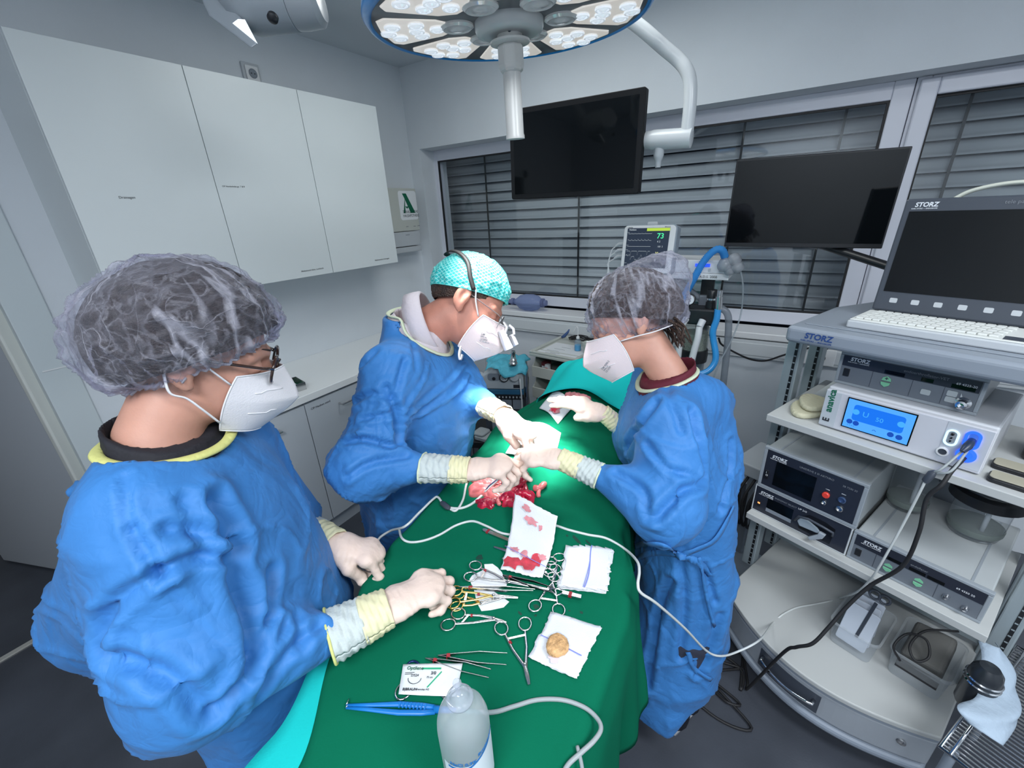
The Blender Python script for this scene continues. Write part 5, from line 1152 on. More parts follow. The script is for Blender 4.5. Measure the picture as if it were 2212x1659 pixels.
def stext(s_, size, u, v, m, bold=0): p_ = U(u, v); return text('lettering', s_, size, m, sc, p_, X1, Z1, bold=bold, off=.0004)
stext('73', .034, .72, .74, Lg, .4); stext('30', .017, .72, .34, Lyd); stext('8', .017, .72, .17, Lw); stext('4 2', .012, .74, .64, Lw); stext('-8\n-1', .012, .90, .38, Lw); stext('Vitaldaten', .009, .04, .945, Lw, .5); stext('100  2', .010, .76, .52, Lw)
for v in (.88, .56, .44, .30, .10, .02): stext('—', .010, .01, v, Lw, 1)
text('lettering', 'mindray', .007, ink, t, (-mw*.40, -.0075, mh*.435), X1, Z1); text('lettering', 'iPM 12 Vet', .006, ink, t, (mw*.28, -.0075, mh*.435), X1, Z1)
for k in range(3):
    z = mh*(.12-.13*k); MB().tube([(-mw/2+.004, .035, z), (-mw/2-.03, .03, z-.002), (-mw/2-.045, .028, z-.012)], [.011, .010, .006], 10).build('lead_plug', ltgrey, t, smooth=40)
    MB().tube(spline([(-mw/2-.045, .028, z-.012), (-mw/2-.066-.006*k, .026, z-.04), (-mw/2-.075+.004*k, .028, -mh*.5), (-mw/2-.07+.012*k, .04, -mh*1.4)], 8), .0028, 8).build('lead', hw, t, smooth=True)
MB().tube([(0, .07, -.02), (0, .11, -.03), pm.matrix_world.inverted()@Vector((an.location.x-.03, 2.34, 1.28)), pm.matrix_world.inverted()@Vector((an.location.x-.01, 2.345, 1.25))], .014, 10).build('bracket', grey_pl, t, smooth=40)
# ------------------------------------------------------------------ beige trolley
zt_ = .895; A, B, D_ = onz(1148, 757, zt_), onz(1246, 775, zt_), onz(1203, 735, zt_)
tx = (B-A).normalized(); ty = Z1.cross(tx); L1 = (B-A).length
print('trolley', A, B, D_, L1, (D_-A).dot(tx), (D_-A).dot(ty))
t = tro = thing('supply_trolley', 'beige plastic trolley with open tilt bins and papers on top, under the window', 'trolley', (A.x, A.y, 0), Matrix((tx, ty, Z1)).transposed())
tw, td = L1+.17, .40
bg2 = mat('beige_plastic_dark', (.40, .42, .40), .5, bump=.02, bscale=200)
MB().box((-.012, -.012, zt_-.035), (L1+.004, td, zt_-.012)).build('top', beige, t, bevel=.006)
q = MB().box((-.012, -.012, zt_-.012), (.012, td, zt_)).box((.012, -.012, zt_-.012), (L1+.004, .010, zt_)).box((L1-.014, .010, zt_-.012), (L1+.004, td, zt_)).box((.012, td-.02, zt_-.012), (L1-.014, td, zt_)); q.build('top_rim', beige, t, bevel=.003)
MB().box((L1+.0045, -.008, zt_-.04), (tw, td, zt_-.014)).build('side_top', beige, t, bevel=.004)
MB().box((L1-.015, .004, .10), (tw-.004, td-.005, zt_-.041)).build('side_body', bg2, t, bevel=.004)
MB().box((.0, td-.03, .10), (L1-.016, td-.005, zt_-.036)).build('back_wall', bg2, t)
for k in range(4):
    zb = zt_-.235-k*.150; 
    if zb < .1: break
    MB().box((.0, -.004, zb+.055), (L1-.016, .006, zb+.13)).build('bin_front', beige, t, bevel=.003)
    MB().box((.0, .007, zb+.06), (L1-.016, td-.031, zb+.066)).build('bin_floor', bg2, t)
    pr = [(.007, zb+.055), (td-.031, zb+.055), (td-.031, zb+.198), (.05, zb+.198), (.042, zb+.175), (.03, zb+.155), (.007, zb+.13)]
    MB().prism(pr, (.0, 0, 0), Y1, Z1, .006).build('bin_side', beige, t, bevel=.001)
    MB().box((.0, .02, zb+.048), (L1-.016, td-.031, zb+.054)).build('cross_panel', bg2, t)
for x in (.05, tw-.05):
    for y in (.05, td-.05): MB().lathe([(.035, -.012), (.045, -.008), (.045, .008), (.035, .012)], (x, y, .0455), X1, 16).build('castor', black_rub, t, smooth=40)
    MB().box((x-.02, .02, .05), (x+.02, td-.02, .1)).build('castor_rail', bg2, t)
trw = lambda x, y, z: A+tx*x+ty*y+Vector((0, 0, z-zt_))
pz = zt_-.0118
for k, (x0, x1, y0, y1) in enumerate(((.020, L1-.03, .016, .066), (.03, L1-.02, .08, .26))):
    o_ = MB().box((x0, y0, 0), (x1, y1, .001)).build('paper_sheet', paper, None); o_.matrix_world = tro.matrix_world.copy(); o_.location = trw(0, 0, pz+.0003)
    tag(o_, ['printed paper strip along the front edge of the beige trolley top', 'printed paper sheet on the beige trolley behind the front strip'][k], 'paper', 'printed papers on the trolley')
    for r in range(3): MB().box((x0+.03+.03*r, y0+.01+(y1-y0)*.25*r, .001), (x0+.12+.02*r, y0+.014+(y1-y0)*.25*r, .0013)).build('printing', ink_grey, o_)
# bottle with blue liquid, crumpled cup, cables on the trolley
pb = onz(1248, 757, zt_-.010); t = thing('spray_bottle', 'small clear bottle of bright blue liquid with a bent spout on the trolley', 'bottle', (pb.x, pb.y, pz+.0016+.0005))
clear = glass('bottle_clear', (.92, .95, .97), .06, .22, (.62, .72, .80))
MB().lathe([(0, 0), (.021, 0), (.022, .003), (.022, .055), (.019, .066), (.010, .074), (.009, .080)], (0, 0, 0), Z1, 24).build('bottle_body', clear, t, smooth=50)
MB().lathe([(0, .001), (.0205, .002), (.0205, .038), (0, .038)], (0, 0, 0), Z1, 24).build('liquid', mat('blue_liquid', (.0, .38, .72), .2), t, smooth=50)
MB().lathe([(.011, .080), (.011, .092), (.006, .096), (.0, .096)], (0, 0, 0), Z1, 20).build('cap', white_pl, t, smooth=40)
MB().tube(spline([(0, 0, .094), (0, 0, .14), (-.006, 0, .155), (-.016, 0, .150), (-.030, 0, .12)], 6), .003, 8).build('spout', white_pl, t, smooth=True)
pc = onz(1270, 764, zt_-.014); t = thing('crumpled_cup', 'crumpled pale cup beside the blue liquid bottle on the trolley', 'cup', (pc.x, pc.y, zt_-.0137))
rnd = random.Random(3); V = []; F = []
for i in range(7):
    for j in range(20): r = (.026+.002*i)*(1+.10*rnd.uniform(-1, 1)); V.append((r*math.cos(j*.314), r*math.sin(j*.314), i*.012+.006*rnd.random()*(i > 0)))
for i in range(6):
    for j in range(20): k = (j+1) % 20; F.append((i*20+j, i*20+k, (i+1)*20+k, (i+1)*20+j))
F.append(tuple(range(20))[::-1]); MB().add(V, F).build('cup_body', mat('cup_pale', (.50, .54, .50), .6), t, smooth=True, solid=.001)
rnd = random.Random(8); cpt = []
pb2 = onz(1245, 738, zt_)
for k in range(60):
    a = k*.75; r = .055+.018*math.sin(k*1.7); cpt.append(Vector((pb2.x+.025+1.3*r*math.cos(a), pb2.y+.03+.7*r*math.sin(a), zt_+.0+.012+.006*math.sin(k*2.3)+.012*(k/60))))
tag(MB().tube(spline(cpt, 5), .003, 6).build('cable_coil', black_rub, None, smooth=True), 'coil of thin black cable on the trolley behind the blue bottle', 'cable')
pk_ = onz(1214, 728, zt_+.01); t = thing('pulse_clip', 'dark blue clip on the black cable at the back of the trolley', 'clip', (pk_.x, pk_.y, zt_+.0005))
MB().tube([(0, 0, .008), (.02, 0, .02), (.045, .0, .05), (.055, 0, .07)], [.010, .012, .008, .004], 10).build('clip_body', mat('clip_blue', (.05, .10, .25), .4), t, smooth=True)
zb = zt_-.235
for k, (x, y, w, d, h, m, lab) in enumerate(((.055, .09, .04, .06, .075, mat('box_maroon', (.16, .03, .04), .5), 'small dark red box in the upper trolley bin'), (.085, .06, .028, .03, .07, paper, 'small white box in the upper trolley bin'))):
    o_ = MB().box((-w/2, -d/2, 0), (w/2, d/2, h)).build('small_box', m, None, bevel=.002); o_.matrix_world = tro.matrix_world.copy(); o_.location = trw(x, y, zb+.0665); tag(o_, lab, 'box')
    MB().box((-w/2+.004, -d/2-.0005, h*.3), (w/2-.004, -d/2+.001, h*.7)).build('printing', ink_white if k == 0 else led_red, o_)
# ------------------------------------------------------------------ suction unit
ysu = 1.98; a = ony(1042, 841, ysu); sa = math.radians(24); b_ = onplane(1131, 841, a, Vector((-math.sin(sa), math.cos(sa), 0))); b = onplane(1131, 797, a, Vector((-math.sin(sa), math.cos(sa), 0))); sw = (b_-a).dot(Vector((math.cos(sa), math.sin(sa), 0)))
t = su = thing('suction_unit', 'light grey suction unit with a round gauge behind the person in turquoise cap', 'medical device', (a.x, ysu, 0), sa); w = sw; z0, z1 = a.z, b.z
sh = [(.03, z0), (w, z0), (w, z1-.01), (w-.03, z1+.012), (w*.35, z1+.012), (.05, z1-.02), (.0, z1-.05), (.012, z0+.05)]
MB().prism([(x, z) for x, z in sh], (0, 0, 0), X1, Z1, -.26).build('casing', mat('suction_casing', (.46, .50, .53), .4, bump=.02, bscale=200), t, bevel=.010, seg=3)
MB().prism(rrect(w*.30, .05, .02), (w*.30, -.0005, z0+.085), X1, Z1, .001).build('panel_patch', grey_pl, t)
cg = Vector((w*.55, -.001, z0+.085)); MB().lathe([(.030, 0), (.030, .012), (.025, .014), (.024, .008), (0, .008)], cg, (0, -1, 0), 28).build('gauge', black_pl, t, smooth=40)
gf = MB().lathe([(.0245, 0), (0, .0005)], cg+Vector((0, -.009, 0)), (0, -1, 0), 28).build('gauge_face', ltgrey, t); MB().bar(cg+Vector((-.010, -.0105, .008)), cg+Vector((.012, -.0105, -.010)), .004, .001, (0, -1, 0)).build('gauge_needle', ink, gf)
MB().lathe([(.030, 0), (.028, .018), (.024, .022), (0, .023)], (w*.80, -.001, z0+.09), (0, -1, 0), 24).build('regulator_knob', ltgrey, t, smooth=40)
MB().lathe([(.011, 0), (.011, .003), (0, .003)], (w*.30, -.001, z0+.075), (0, -1, 0), 20).build('port', black_pl, t); MB().box((w*.24, -.0012, z0+.104), (w*.34, 0, z0+.108)).build('red_mark', led_red, t)
MB().box((w*.76, -.0015, z0+.012), (w*.92, 0, z0+.034)).build('type_plate', ink, t)
MB().box((.0, -.004, z0-.034), (w, .25, z0-.001)).build('blue_band', mat('band_blue', (.03, .13, .24), .4), t, bevel=.003)
MB().box((.0, -.004, z0-.066), (w, .25, z0-.035)).build('socket_strip', black_pl, t, bevel=.002)
for k in range(9): MB().box((w*.22+k*w*.085, -.0055, z0-.057), (w*.22+k*w*.085+.009, -.0035, z0-.045)).build('socket', ltgrey, t)
MB().box((.0, .03, .35), (w, .25, z0-.067)).build('drawer_block', dkgrey, t)
for r in range(3):
    for c in range(3): MB().box((w*.18+c*w*.27, -.0, z0-.14-r*.085), (w*.18+c*w*.27+w*.25, .029, z0-.072-r*.085)).build('drawer', grey_pl, t, bevel=.003)
MB().box((-.12, -.08, .30), (w+.02, .26, .345)).build('lower_shelf', black_pl, t, bevel=.004); MB().box((-.12, -.08, .05), (w+.02, .26, .09)).build('foot_frame', black_pl, t, bevel=.006)
for x in (-.10, w): MB().box((x-.012, .2, .05), (x+.012, .224, .30)).build('leg', black_pl, t)
MB().tube([(w+.018, .03, .0), (w+.018, .03, z1-.01)], .014, 14).build('chrome_post', chrome, t, smooth=50); MB().tube([(-.11, .02, .0), (-.11, .02, z0)], .012, 14).build('chrome_post', chrome, t, smooth=50)
MB().tube(spline([(w-.02, -.012, z1-.06), (w-.012, -.014, z0-.10), (w-.018, -.015, z0-.35), (w-.012, -.02, .40)], 6), .005, 8).build('suction_tube', hw, t, smooth=True)
for k, dy in enumerate((0,)):
    jx = -.045; MB().lathe([(.048, 0), (.052, .12), (.052, .20)], (jx, .06, z0-.16), Z1, 28).build('jar', jar_m, t, smooth=50); MB().lathe([(.056, .195), (.058, .225), (.05, .24), (.025, .25), (0, .25)], (jx, .06, z0-.16), Z1, 28).build('jar_lid', ltgrey, t, smooth=40); MB().lathe([(.058, .18), (.064, .19), (.064, .21), (.057, .21)], (jx, .06, z0-.16), Z1, 28).build('jar_ring', mat('ring_steel_blue', (.10, .17, .28), .4), t, smooth=40)
cl = ony(1060, 917, ysu-.06); o_ = MB().prism(rrect(.16, .11, .02), (0, 0, 0), X1, Y1, .03).prism(rrect(.09, .10, .02), (-.05, 0, .03), X1, Y1, .018).build('folded_towel', mat('towel_grey', (.46, .50, .52), .9, bump=.3, bscale=80), None, bevel=.008, seg=3); o_.location = (a.x+.03, ysu-.02, .3455); tag(o_, 'folded pale towel on the low black shelf of the suction unit', 'towel')
# turquoise crumpled sheet and handpiece on top
zt2 = z1+.0125; rnd = random.Random(2); G = []
for i in range(25):
    row = []
    for j in range(25):
        u, v = i/24, j/24; x = w*.12+u*(w*.95)+.012*math.sin(9*v); y = -.035+.24*v+.012*math.sin(8*u)
        z = zt2+.004+.012*abs(math.sin(7*u+4*v))*abs(math.sin(5*v-3*u+1))+.01*abs(math.sin(13*u-6*v))
        ov = max(0, -.003-y); z -= ov*1.6*(1 if u > .35 else .4)+max(0, x-w)*1.2
        if u > .55 and v < .15: z -= .02*(u-.55)
        row.append((x, y, z))
    G.append(row)
o_ = MB().grid(G).build('crumpled_sheet', mat('sheet_sky', (.08, .42, .55), .7, bump=.3, bscale=70), None, smooth=25, solid=.001); o_.location = (a.x, ysu, 0); o_.rotation_euler = (0, 0, sa); tag(o_, 'crumpled sky blue sheet lying on top of the suction unit', 'sheet')
ph = ony(1101, 768, ysu+.04); t = thing('handpiece', 'silver cone shaped handpiece standing on the sky blue sheet', 'surgical tool', (ph.x, ysu+.075, zt2+.022))
MB().lathe([(.026, 0), (.028, .008), (.022, .016), (.020, .024), (.024, .028), (.018, .034), (.012, .07), (.015, .078), (.012, .088), (0, .09)], (0, 0, 0), (.05, 0, 1), 24).build('cone_body', steel, t, smooth=40)
MB().tube([(.022, -.01, .02), (.034, -.014, .024)], .004, 8).build('side_pin', chrome, t)
# ------------------------------------------------------------------ small things around the room
ps = ony(1140, 650, 2.73); t = thing('resuscitation_bag', 'pale blue transparent resuscitation bag lying on the window sill', 'bag', (ps.x, 2.755, WZ0+.0125))
bagm = glass('bag_silicone', (.72, .78, .95), .12, .55, (.36, .44, .66), 1.4); rb = .062
MB().lathe([(.018, -.13), (.022, -.115), (.030, -.10), (.050, -.075), (rb, -.03), (rb, .03), (.052, .07), (.034, .092), (.03, .1)], (0, 0, rb), (1, .1, 0), 32).build('bag_body', bagm, t, smooth=True)
MB().lathe([(.030, .095), (.034, .1), (.034, .118), (.022, .122), (.022, .14), (0, .14)], (0, 0, rb), (1, .1, 0), 24).build('valve', glass('valve_blue', (.6, .66, .85), .08, .5, (.30, .34, .52)), t, smooth=40)
MB().lathe([(.02, -.13), (.026, -.13), (.026, -.15), (.016, -.155), (.016, -.18), (0, -.18)], (0, 0, rb), (1, .1, 0), 20).build('neck', glass('neck_blue', (.6, .66, .85), .08, .5, (.30, .34, .52)), t, smooth=40)
pt_ = [onz(583, 862, ZW), onz(654, 853, ZW), onz(610, 815, ZW+.0)]; t = thing('instrument_tray', 'open steel tray of instruments on the white worktop', 'tray', (onz(618, 845, ZW).x, onz(618, 845, ZW).y, ZW+.0005), math.radians(78))
wq, dq, hq = .17, .13, .042
q = MB().box((-wq/2, -dq/2, 0), (wq/2, dq/2, .002)).box((-wq/2, -dq/2, .002), (wq/2, -dq/2+.002, hq)).box((-wq/2, dq/2-.002, .002), (wq/2, dq/2, hq)).box((-wq/2, -dq/2+.002, .002), (-wq/2+.002, dq/2-.002, hq)).box((wq/2-.002, -dq/2+.002, .002), (wq/2, dq/2-.002, hq)); q.build('tray_body', steel, t)
MB().bar((-wq/2+.06, -dq/2-.004, .026), (wq/2-.06, -dq/2-.004, .026), .010, .004, (0, -1, 0)).build('latch', steel, t); MB().box((-wq/2+.003, -dq/2+.003, .0021), (wq/2-.003, dq/2-.003, .006)).build('lining', green, t)
rnd = random.Random(4)
for k in range(6):
    x = -.06+.024*k; tt = t.matrix_world@Vector((x, 0, .012)); o_ = thing('tray_instrument', 'steel instrument lying in the open tray on the worktop', 'instrument', tt, math.radians(78+rnd.uniform(-14, 14)), 'instruments in the steel tray')
    MB().tube([(0, -.045, .001+.003*(k % 2)), (0, .03, .004), (.002, .05, .004)], [.0022, .0028, .001], 8).build('shaft', steel, o_, smooth=True); MB().tube(arc((0, -.052, .004), .008, 0, 340, 14), .0016, 6, closed=True).build('ring', steel, o_, smooth=True)
# socket with black plug in the trunking, power lead
pp = ony(1775, 770, YB-.045); t = thing('wall_socket', 'white double socket in the cable trunking under the window, with a black plug', 'socket', (pp.x, YB-.0445, pp.z)); print('socket', pp)
MB().box((-.085, -.012, -.048), (.06, 0, .042)).build('frame', white_pl, t, bevel=.003); MB().box((-.055, -.016, -.033), (.012, -.012, .033)).build('cover', white_pl, t, bevel=.002)
t2 = thing('power_plug', 'black power plug in the white socket under the window', 'plug', (pp.x-.005, YB-.0615, pp.z-.002))
MB().lathe([(.021, 0), (.021, .012), (.016, .026), (.0, .028)], (0, 0, 0), (0, -1, 0), 24).tube([(0, -.016, .006), (.004, -.02, .03), (.006, -.02, .045)], [.012, .008, .006], 10).build('plug_body', black_rub, t2, smooth=40)
wl = [Vector((pp.x+.001, YB-.08, pp.z+.042)), ony(1800, 742, 2.66), ony(1785, 741, 2.65), ony(1765, 748, 2.63), ony(1730, 756, 2.60), ony(1690, 768, 2.55), ony(1655, 779, 2.5), ony(1625, 777, 2.45), ony(1595, 765, 2.4), ony(1560, 745, 2.35), ony(1552, 730, 2.33)]
tag(MB().tube(spline(wl, 8), .005, 8).build('power_lead', black_rub, None, smooth=True), 'black power lead from the socket under the window to the anaesthesia machine', 'cable')
# grey box and black unit between assistant and cart
o_ = thing('foot_unit', 'small grey box with hanging black cables left of the cart', 'device', (ct(-.13, .42, 0)), CA); MB().box((-.09, -.12, .60), (.06, .12, .66)).build('box_top', ltgrey, o_, bevel=.006); MB().box((-.085, .05, .0), (-.05, .08, .60)).build('post', grey_pl, o_); MB().box((-.1, -.12, .0), (.05, .12, .03)).build('base', grey_pl, o_)
for k in range(4): MB().tube(spline([(-.05+.03*k, -.10, .60), (-.06+.03*k, -.15-.01*k, .50), (-.03+.02*k, -.13, .35), (-.05+.03*k, -.09, .5)], 6), .006, 8).build('cable_loop', black_rub, o_, smooth=True)
# chrome rack, grey foot and the hanging sheet at lower right
A, B, D_ = (q_-CB*.03 for q_ in (onz(2038, 1596, .42), onz(2168, 1425, .42), onz(2170, 1690, .42))); ex, ey = (B-A).normalized(), None
print('rack', A, B, D_)
ex = (B-A).normalized(); ey = (D_-A); ey = (ey-ex*ey.dot(ex)).normalized(); 
wire_m = mat('bright_wire', (.85, .86, .88), .22, .85); t = rack = thing('wire_rack', 'shiny chrome wire rack low at the bottom right corner', 'rack', (A.x, A.y, .42), Matrix((ex, ey, ex.cross(ey))).transposed()); Lx, Ly = (B-A).length+.12, .50
for k in range(40): MB().tube([(Lx*k/39, 0, 0), (Lx*k/39, Ly, 0)], .0024, 8).build('wire', wire_m, t, smooth=True)
for y in (.02, .25, .48): MB().tube([(-.005, y, -.0065), (Lx+.005, y, -.0065)], .0036, 8).build('cross_wire', chrome, t, smooth=True)
zz_ = 1 if ex.cross(ey).z > 0 else -1
MB().tube([(0, 0, 0), (0, Ly, 0), (Lx, Ly, 0), (Lx, 0, 0)], .005, 8, closed=True).build('rim_wire', chrome, t, smooth=True)
for x, y in ((.02, .02), (Lx-.02, .02), (.02, Ly-.02), (Lx-.02, Ly-.02)): MB().tube([(x, y, -.004*zz_), (x, y, -.4195*zz_)], .011, 12).build('leg', cart_grey, t, smooth=40)
pv = onz(2094, 1520, .4255)
vac = thing('black_canister', 'small upright black cylinder with chrome clips on the wire rack beside the cart end', 'canister', pv, CA)
MB().lathe([(.03, 0), (.034, .01), (.034, .11), (.03, .135), (.02, .15), (0, .152)], (0, 0, 0), (0, 0, 1), 28).build('cylinder', mat('canister_black', (.02, .024, .03), .25), vac, smooth=40)
for z in (.09, .105): MB().lathe([(.0345, 0), (.037, .003), (.0345, .006)], (0, 0, z), Z1, 28).build('clip_ring', chrome, vac, smooth=40)
G = []; rnd = random.Random(6)
top, mid, bot = [at(2140, 1345, 1.45), at(2190, 1440, 1.35)], [at(2100, 1480, 1.25), at(2190, 1500, 1.22)], [at(2072, 1525, 1.16), at(2150, 1600, 1.10)]
gl = [at(2112, 1380, 1.20), at(2116, 1425, 1.17), at(2112, 1470, 1.14), at(2098, 1508, 1.10), at(2064, 1526, 1.075), at(2088, 1560, 1.06)]
gr = [at(2146, 1386, 1.20), at(2185, 1445, 1.17), at(2190, 1490, 1.14), at(2200, 1530, 1.10), at(2190, 1565, 1.075), at(2152, 1596, 1.06)]
gl, gr = spline(gl, 6), spline(gr, 6)
for i in range(len(gl)):
    row = []
    for j in range(15):
        v = j/14; p_ = gl[i].lerp(gr[i], v); row.append(p_+(-CF)*(.035*math.sin(math.pi*v)+.007*math.sin(7*v+.3*i)*math.sin(.25*i+1)))
    G.append(row)
o_ = MB().grid(G).build('sheet', mat('incontinence_sheet', (.38, .47, .57), .8, bump=.3, bscale=60), None, smooth=30, solid=.0015); tag(o_, 'pale blue white disposable sheet draped over the chrome rack at bottom right', 'sheet')
# ------------------------------------------------------------------ implicit surfaces (bodies, gowns, gloves)
def V3(v): return np.array([v[0], v[1], v[2]], np.float32)
def nets(f, lo, hi, h):
    lo = np.array(lo, np.float32); n = [max(3, int(math.ceil((hi[i]-lo[i])/h))+1) for i in range(3)]
    ax = [lo[i]+h*np.arange(n[i], dtype=np.float32) for i in range(3)]
    D = np.empty(n, np.float32); Y, Z = np.meshgrid(ax[1], ax[2], indexing='ij')
    step = max(1, int(400000/(n[1]*n[2])))
    for i in range(0, n[0], step):
        xs = ax[0][i:i+step]; k = len(xs)
        P = np.empty((k, n[1], n[2], 3), np.float32); P[..., 0] = xs[:, None, None]; P[..., 1] = Y; P[..., 2] = Z
        D[i:i+k] = f(P.reshape(-1, 3)).reshape(k, n[1], n[2])
    Sg = D < 0
    cor = [(a, b, c) for a in (0, 1) for b in (0, 1) for c in (0, 1)]
    cnt = sum(Sg[a:n[0]-1+a, b:n[1]-1+b, c:n[2]-1+c].astype(np.int8) for a, b, c in cor)
    I = np.argwhere((cnt > 0) & (cnt < 8)); 
    vals = np.stack([D[I[:, 0]+a, I[:, 1]+b, I[:, 2]+c] for a, b, c in cor], 1)
    acc = np.zeros((len(I), 3), np.float32); num = np.zeros(len(I), np.float32); cp = np.array(cor, np.float32)
    for i in range(8):
        for j in range(i+1, 8):
            if np.abs(cp[i]-cp[j]).sum() == 1:
                va, vb = vals[:, i], vals[:, j]; m = (va < 0) != (vb < 0); t = np.where(m, va/np.where(m, va-vb, 1), 0)
                acc += np.where(m[:, None], cp[i]+(cp[j]-cp[i])*t[:, None], 0); num += m
    vert = lo+h*(I+acc/num[:, None])
    idx = -np.ones([n[0]-1, n[1]-1, n[2]-1], np.int64); idx[I[:, 0], I[:, 1], I[:, 2]] = np.arange(len(I))
    Q = []
    for axis in range(3):
        sl0 = [slice(None)]*3; sl1 = [slice(None)]*3; sl0[axis] = slice(0, n[axis]-1); sl1[axis] = slice(1, n[axis])
        ch = Sg[tuple(sl0)] != Sg[tuple(sl1)]; o1, o2 = [a for a in range(3) if a != axis]
        E_ = np.argwhere(ch); ok = (E_[:, o1] > 0) & (E_[:, o2] > 0) & (E_[:, o1] < n[o1]-1) & (E_[:, o2] < n[o2]-1); E_ = E_[ok]
        ins = Sg[E_[:, 0], E_[:, 1], E_[:, 2]]
        def g(d1, d2): c = E_.copy(); c[:, o1] -= d1; c[:, o2] -= d2; return idx[c[:, 0], c[:, 1], c[:, 2]]
        q = np.stack([g(1, 1), g(0, 1), g(0, 0), g(1, 0)], 1)
        flip = ins if axis != 1 else ~ins
        q[~flip] = q[~flip][:, ::-1]; Q.append(q)
    return vert, np.concatenate(Q)
def smooth_v(v, q, it=2, lam=.5):
    for _ in range(it):
        s = np.zeros_like(v); c = np.zeros(len(v), np.float32)
        for a, b in ((0, 1), (1, 2), (2, 3), (3, 0)):
            np.add.at(s, q[:, a], v[q[:, b]]); np.add.at(s, q[:, b], v[q[:, a]]); np.add.at(c, q[:, a], 1); np.add.at(c, q[:, b], 1)
        v = v+lam*(s/np.maximum(c, 1)[:, None]-v)
    return v
def normals(v, q):
    n = np.cross(v[q[:, 2]]-v[q[:, 0]], v[q[:, 3]]-v[q[:, 1]]); N = np.zeros_like(v)
    for k in range(4): np.add.at(N, q[:, k], n)
    return N/np.maximum(np.linalg.norm(N, axis=1), 1e-9)[:, None]
def _h(i, j, k, s):
    x = (i*374761393+j*668265263+k*2147483647+s*974711) & 0x7fffffff; x = ((x ^ (x >> 13))*1274126177) & 0x7fffffff
    return ((x ^ (x >> 16)) & 0xffff)/32767.5-1
def noise(P, s=0):
    P = np.asarray(P, np.float64); I = np.floor(P).astype(np.int64); f = P-I; f = f*f*(3-2*f); r = 0
    for a in (0, 1):
        for b in (0, 1):
            for c in (0, 1):
                w = (f[:, 0] if a else 1-f[:, 0])*(f[:, 1] if b else 1-f[:, 1])*(f[:, 2] if c else 1-f[:, 2]); r = r+w*_h(I[:, 0]+a, I[:, 1]+b, I[:, 2]+c, s)
    return r
def ridged(P, s=0): return 1-np.abs(noise(P, s))*1.6
def crease(P, s=0, w=.10): return np.exp(-np.abs(noise(P, s))/w)
def seg(P, a, b, ra, rb, flat=None):
    a, b = V3(a), V3(b); d = b-a; t = np.clip(((P-a)@d)/max(1e-9, float(d@d)), 0, 1); w = P-a-t[:, None]*d
    if flat is not None:                      # squash along a direction
        n, k = V3(flat[0]), flat[1]; n = n/np.linalg.norm(n); c = w@n; w = w+n*(c*(1/k-1))[:, None]
        return (np.linalg.norm(w, axis=1)-(ra+(rb-ra)*t))*min(1, k*1.2)
    return np.linalg.norm(w, axis=1)-(ra+(rb-ra)*t)
def ell(P, c, r, R=None):
    p = P-V3(c)
    if R is not None: p = p@np.array(R, np.float32)
    r = np.array(r, np.float32); k0 = np.linalg.norm(p/r, axis=1); k1 = np.linalg.norm(p/(r*r), axis=1); return k0*(k0-1)/np.maximum(k1, 1e-6)
def smin(a, b, k): h = np.clip(.5+.5*(b-a)/k, 0, 1); return b+(a-b)*h-k*h*(1-h)
def smax(a, b, k): return -smin(-a, -b, k)
def npmesh(name, v, q, m, parent, smooth=True, loc=None):
    me = bpy.data.meshes.new(name); v = np.asarray(v, np.float32)
    if loc is not None: v = v-np.array(loc, np.float32)
    me.vertices.add(len(v)); me.vertices.foreach_set('co', v.ravel()); me.loops.add(len(q)*4); me.loops.foreach_set('vertex_index', q.ravel().astype(np.int32))
    me.polygons.add(len(q)); me.polygons.foreach_set('loop_start', np.arange(0, len(q)*4, 4, dtype=np.int32)); me.polygons.foreach_set('loop_total', np.full(len(q), 4, np.int32))
    me.update(calc_edges=True); me.validate()
    return link_mesh(name, me, m, parent, smooth=smooth)
def loft(P, O, L, F, sl):
    O = V3(O); p = P-O; u = p@V3(L); v = p@V3(F); z = p[:, 2]
    T = np.array(sl, np.float64); zz = np.linspace(T[0, 0], T[-1, 0], 90); C = []
    for k in range(1, 5):
        y = np.interp(zz, T[:, 0], T[:, k]); yp = np.concatenate([[y[0]]*4, y, [y[-1]]*4]); y = np.convolve(yp, np.ones(9)/9, 'valid'); C.append(np.interp(z, zz, y).astype(np.float32))
    cu, cv, a, b = C; m = np.minimum(a, b); d = ((np.abs((u-cu)/a)**2.3+np.abs((v-cv)/b)**2.3)**(1/2.3)-1)*m
    return np.maximum(d, np.maximum(T[0, 0]-z, z-T[-1, 0]))

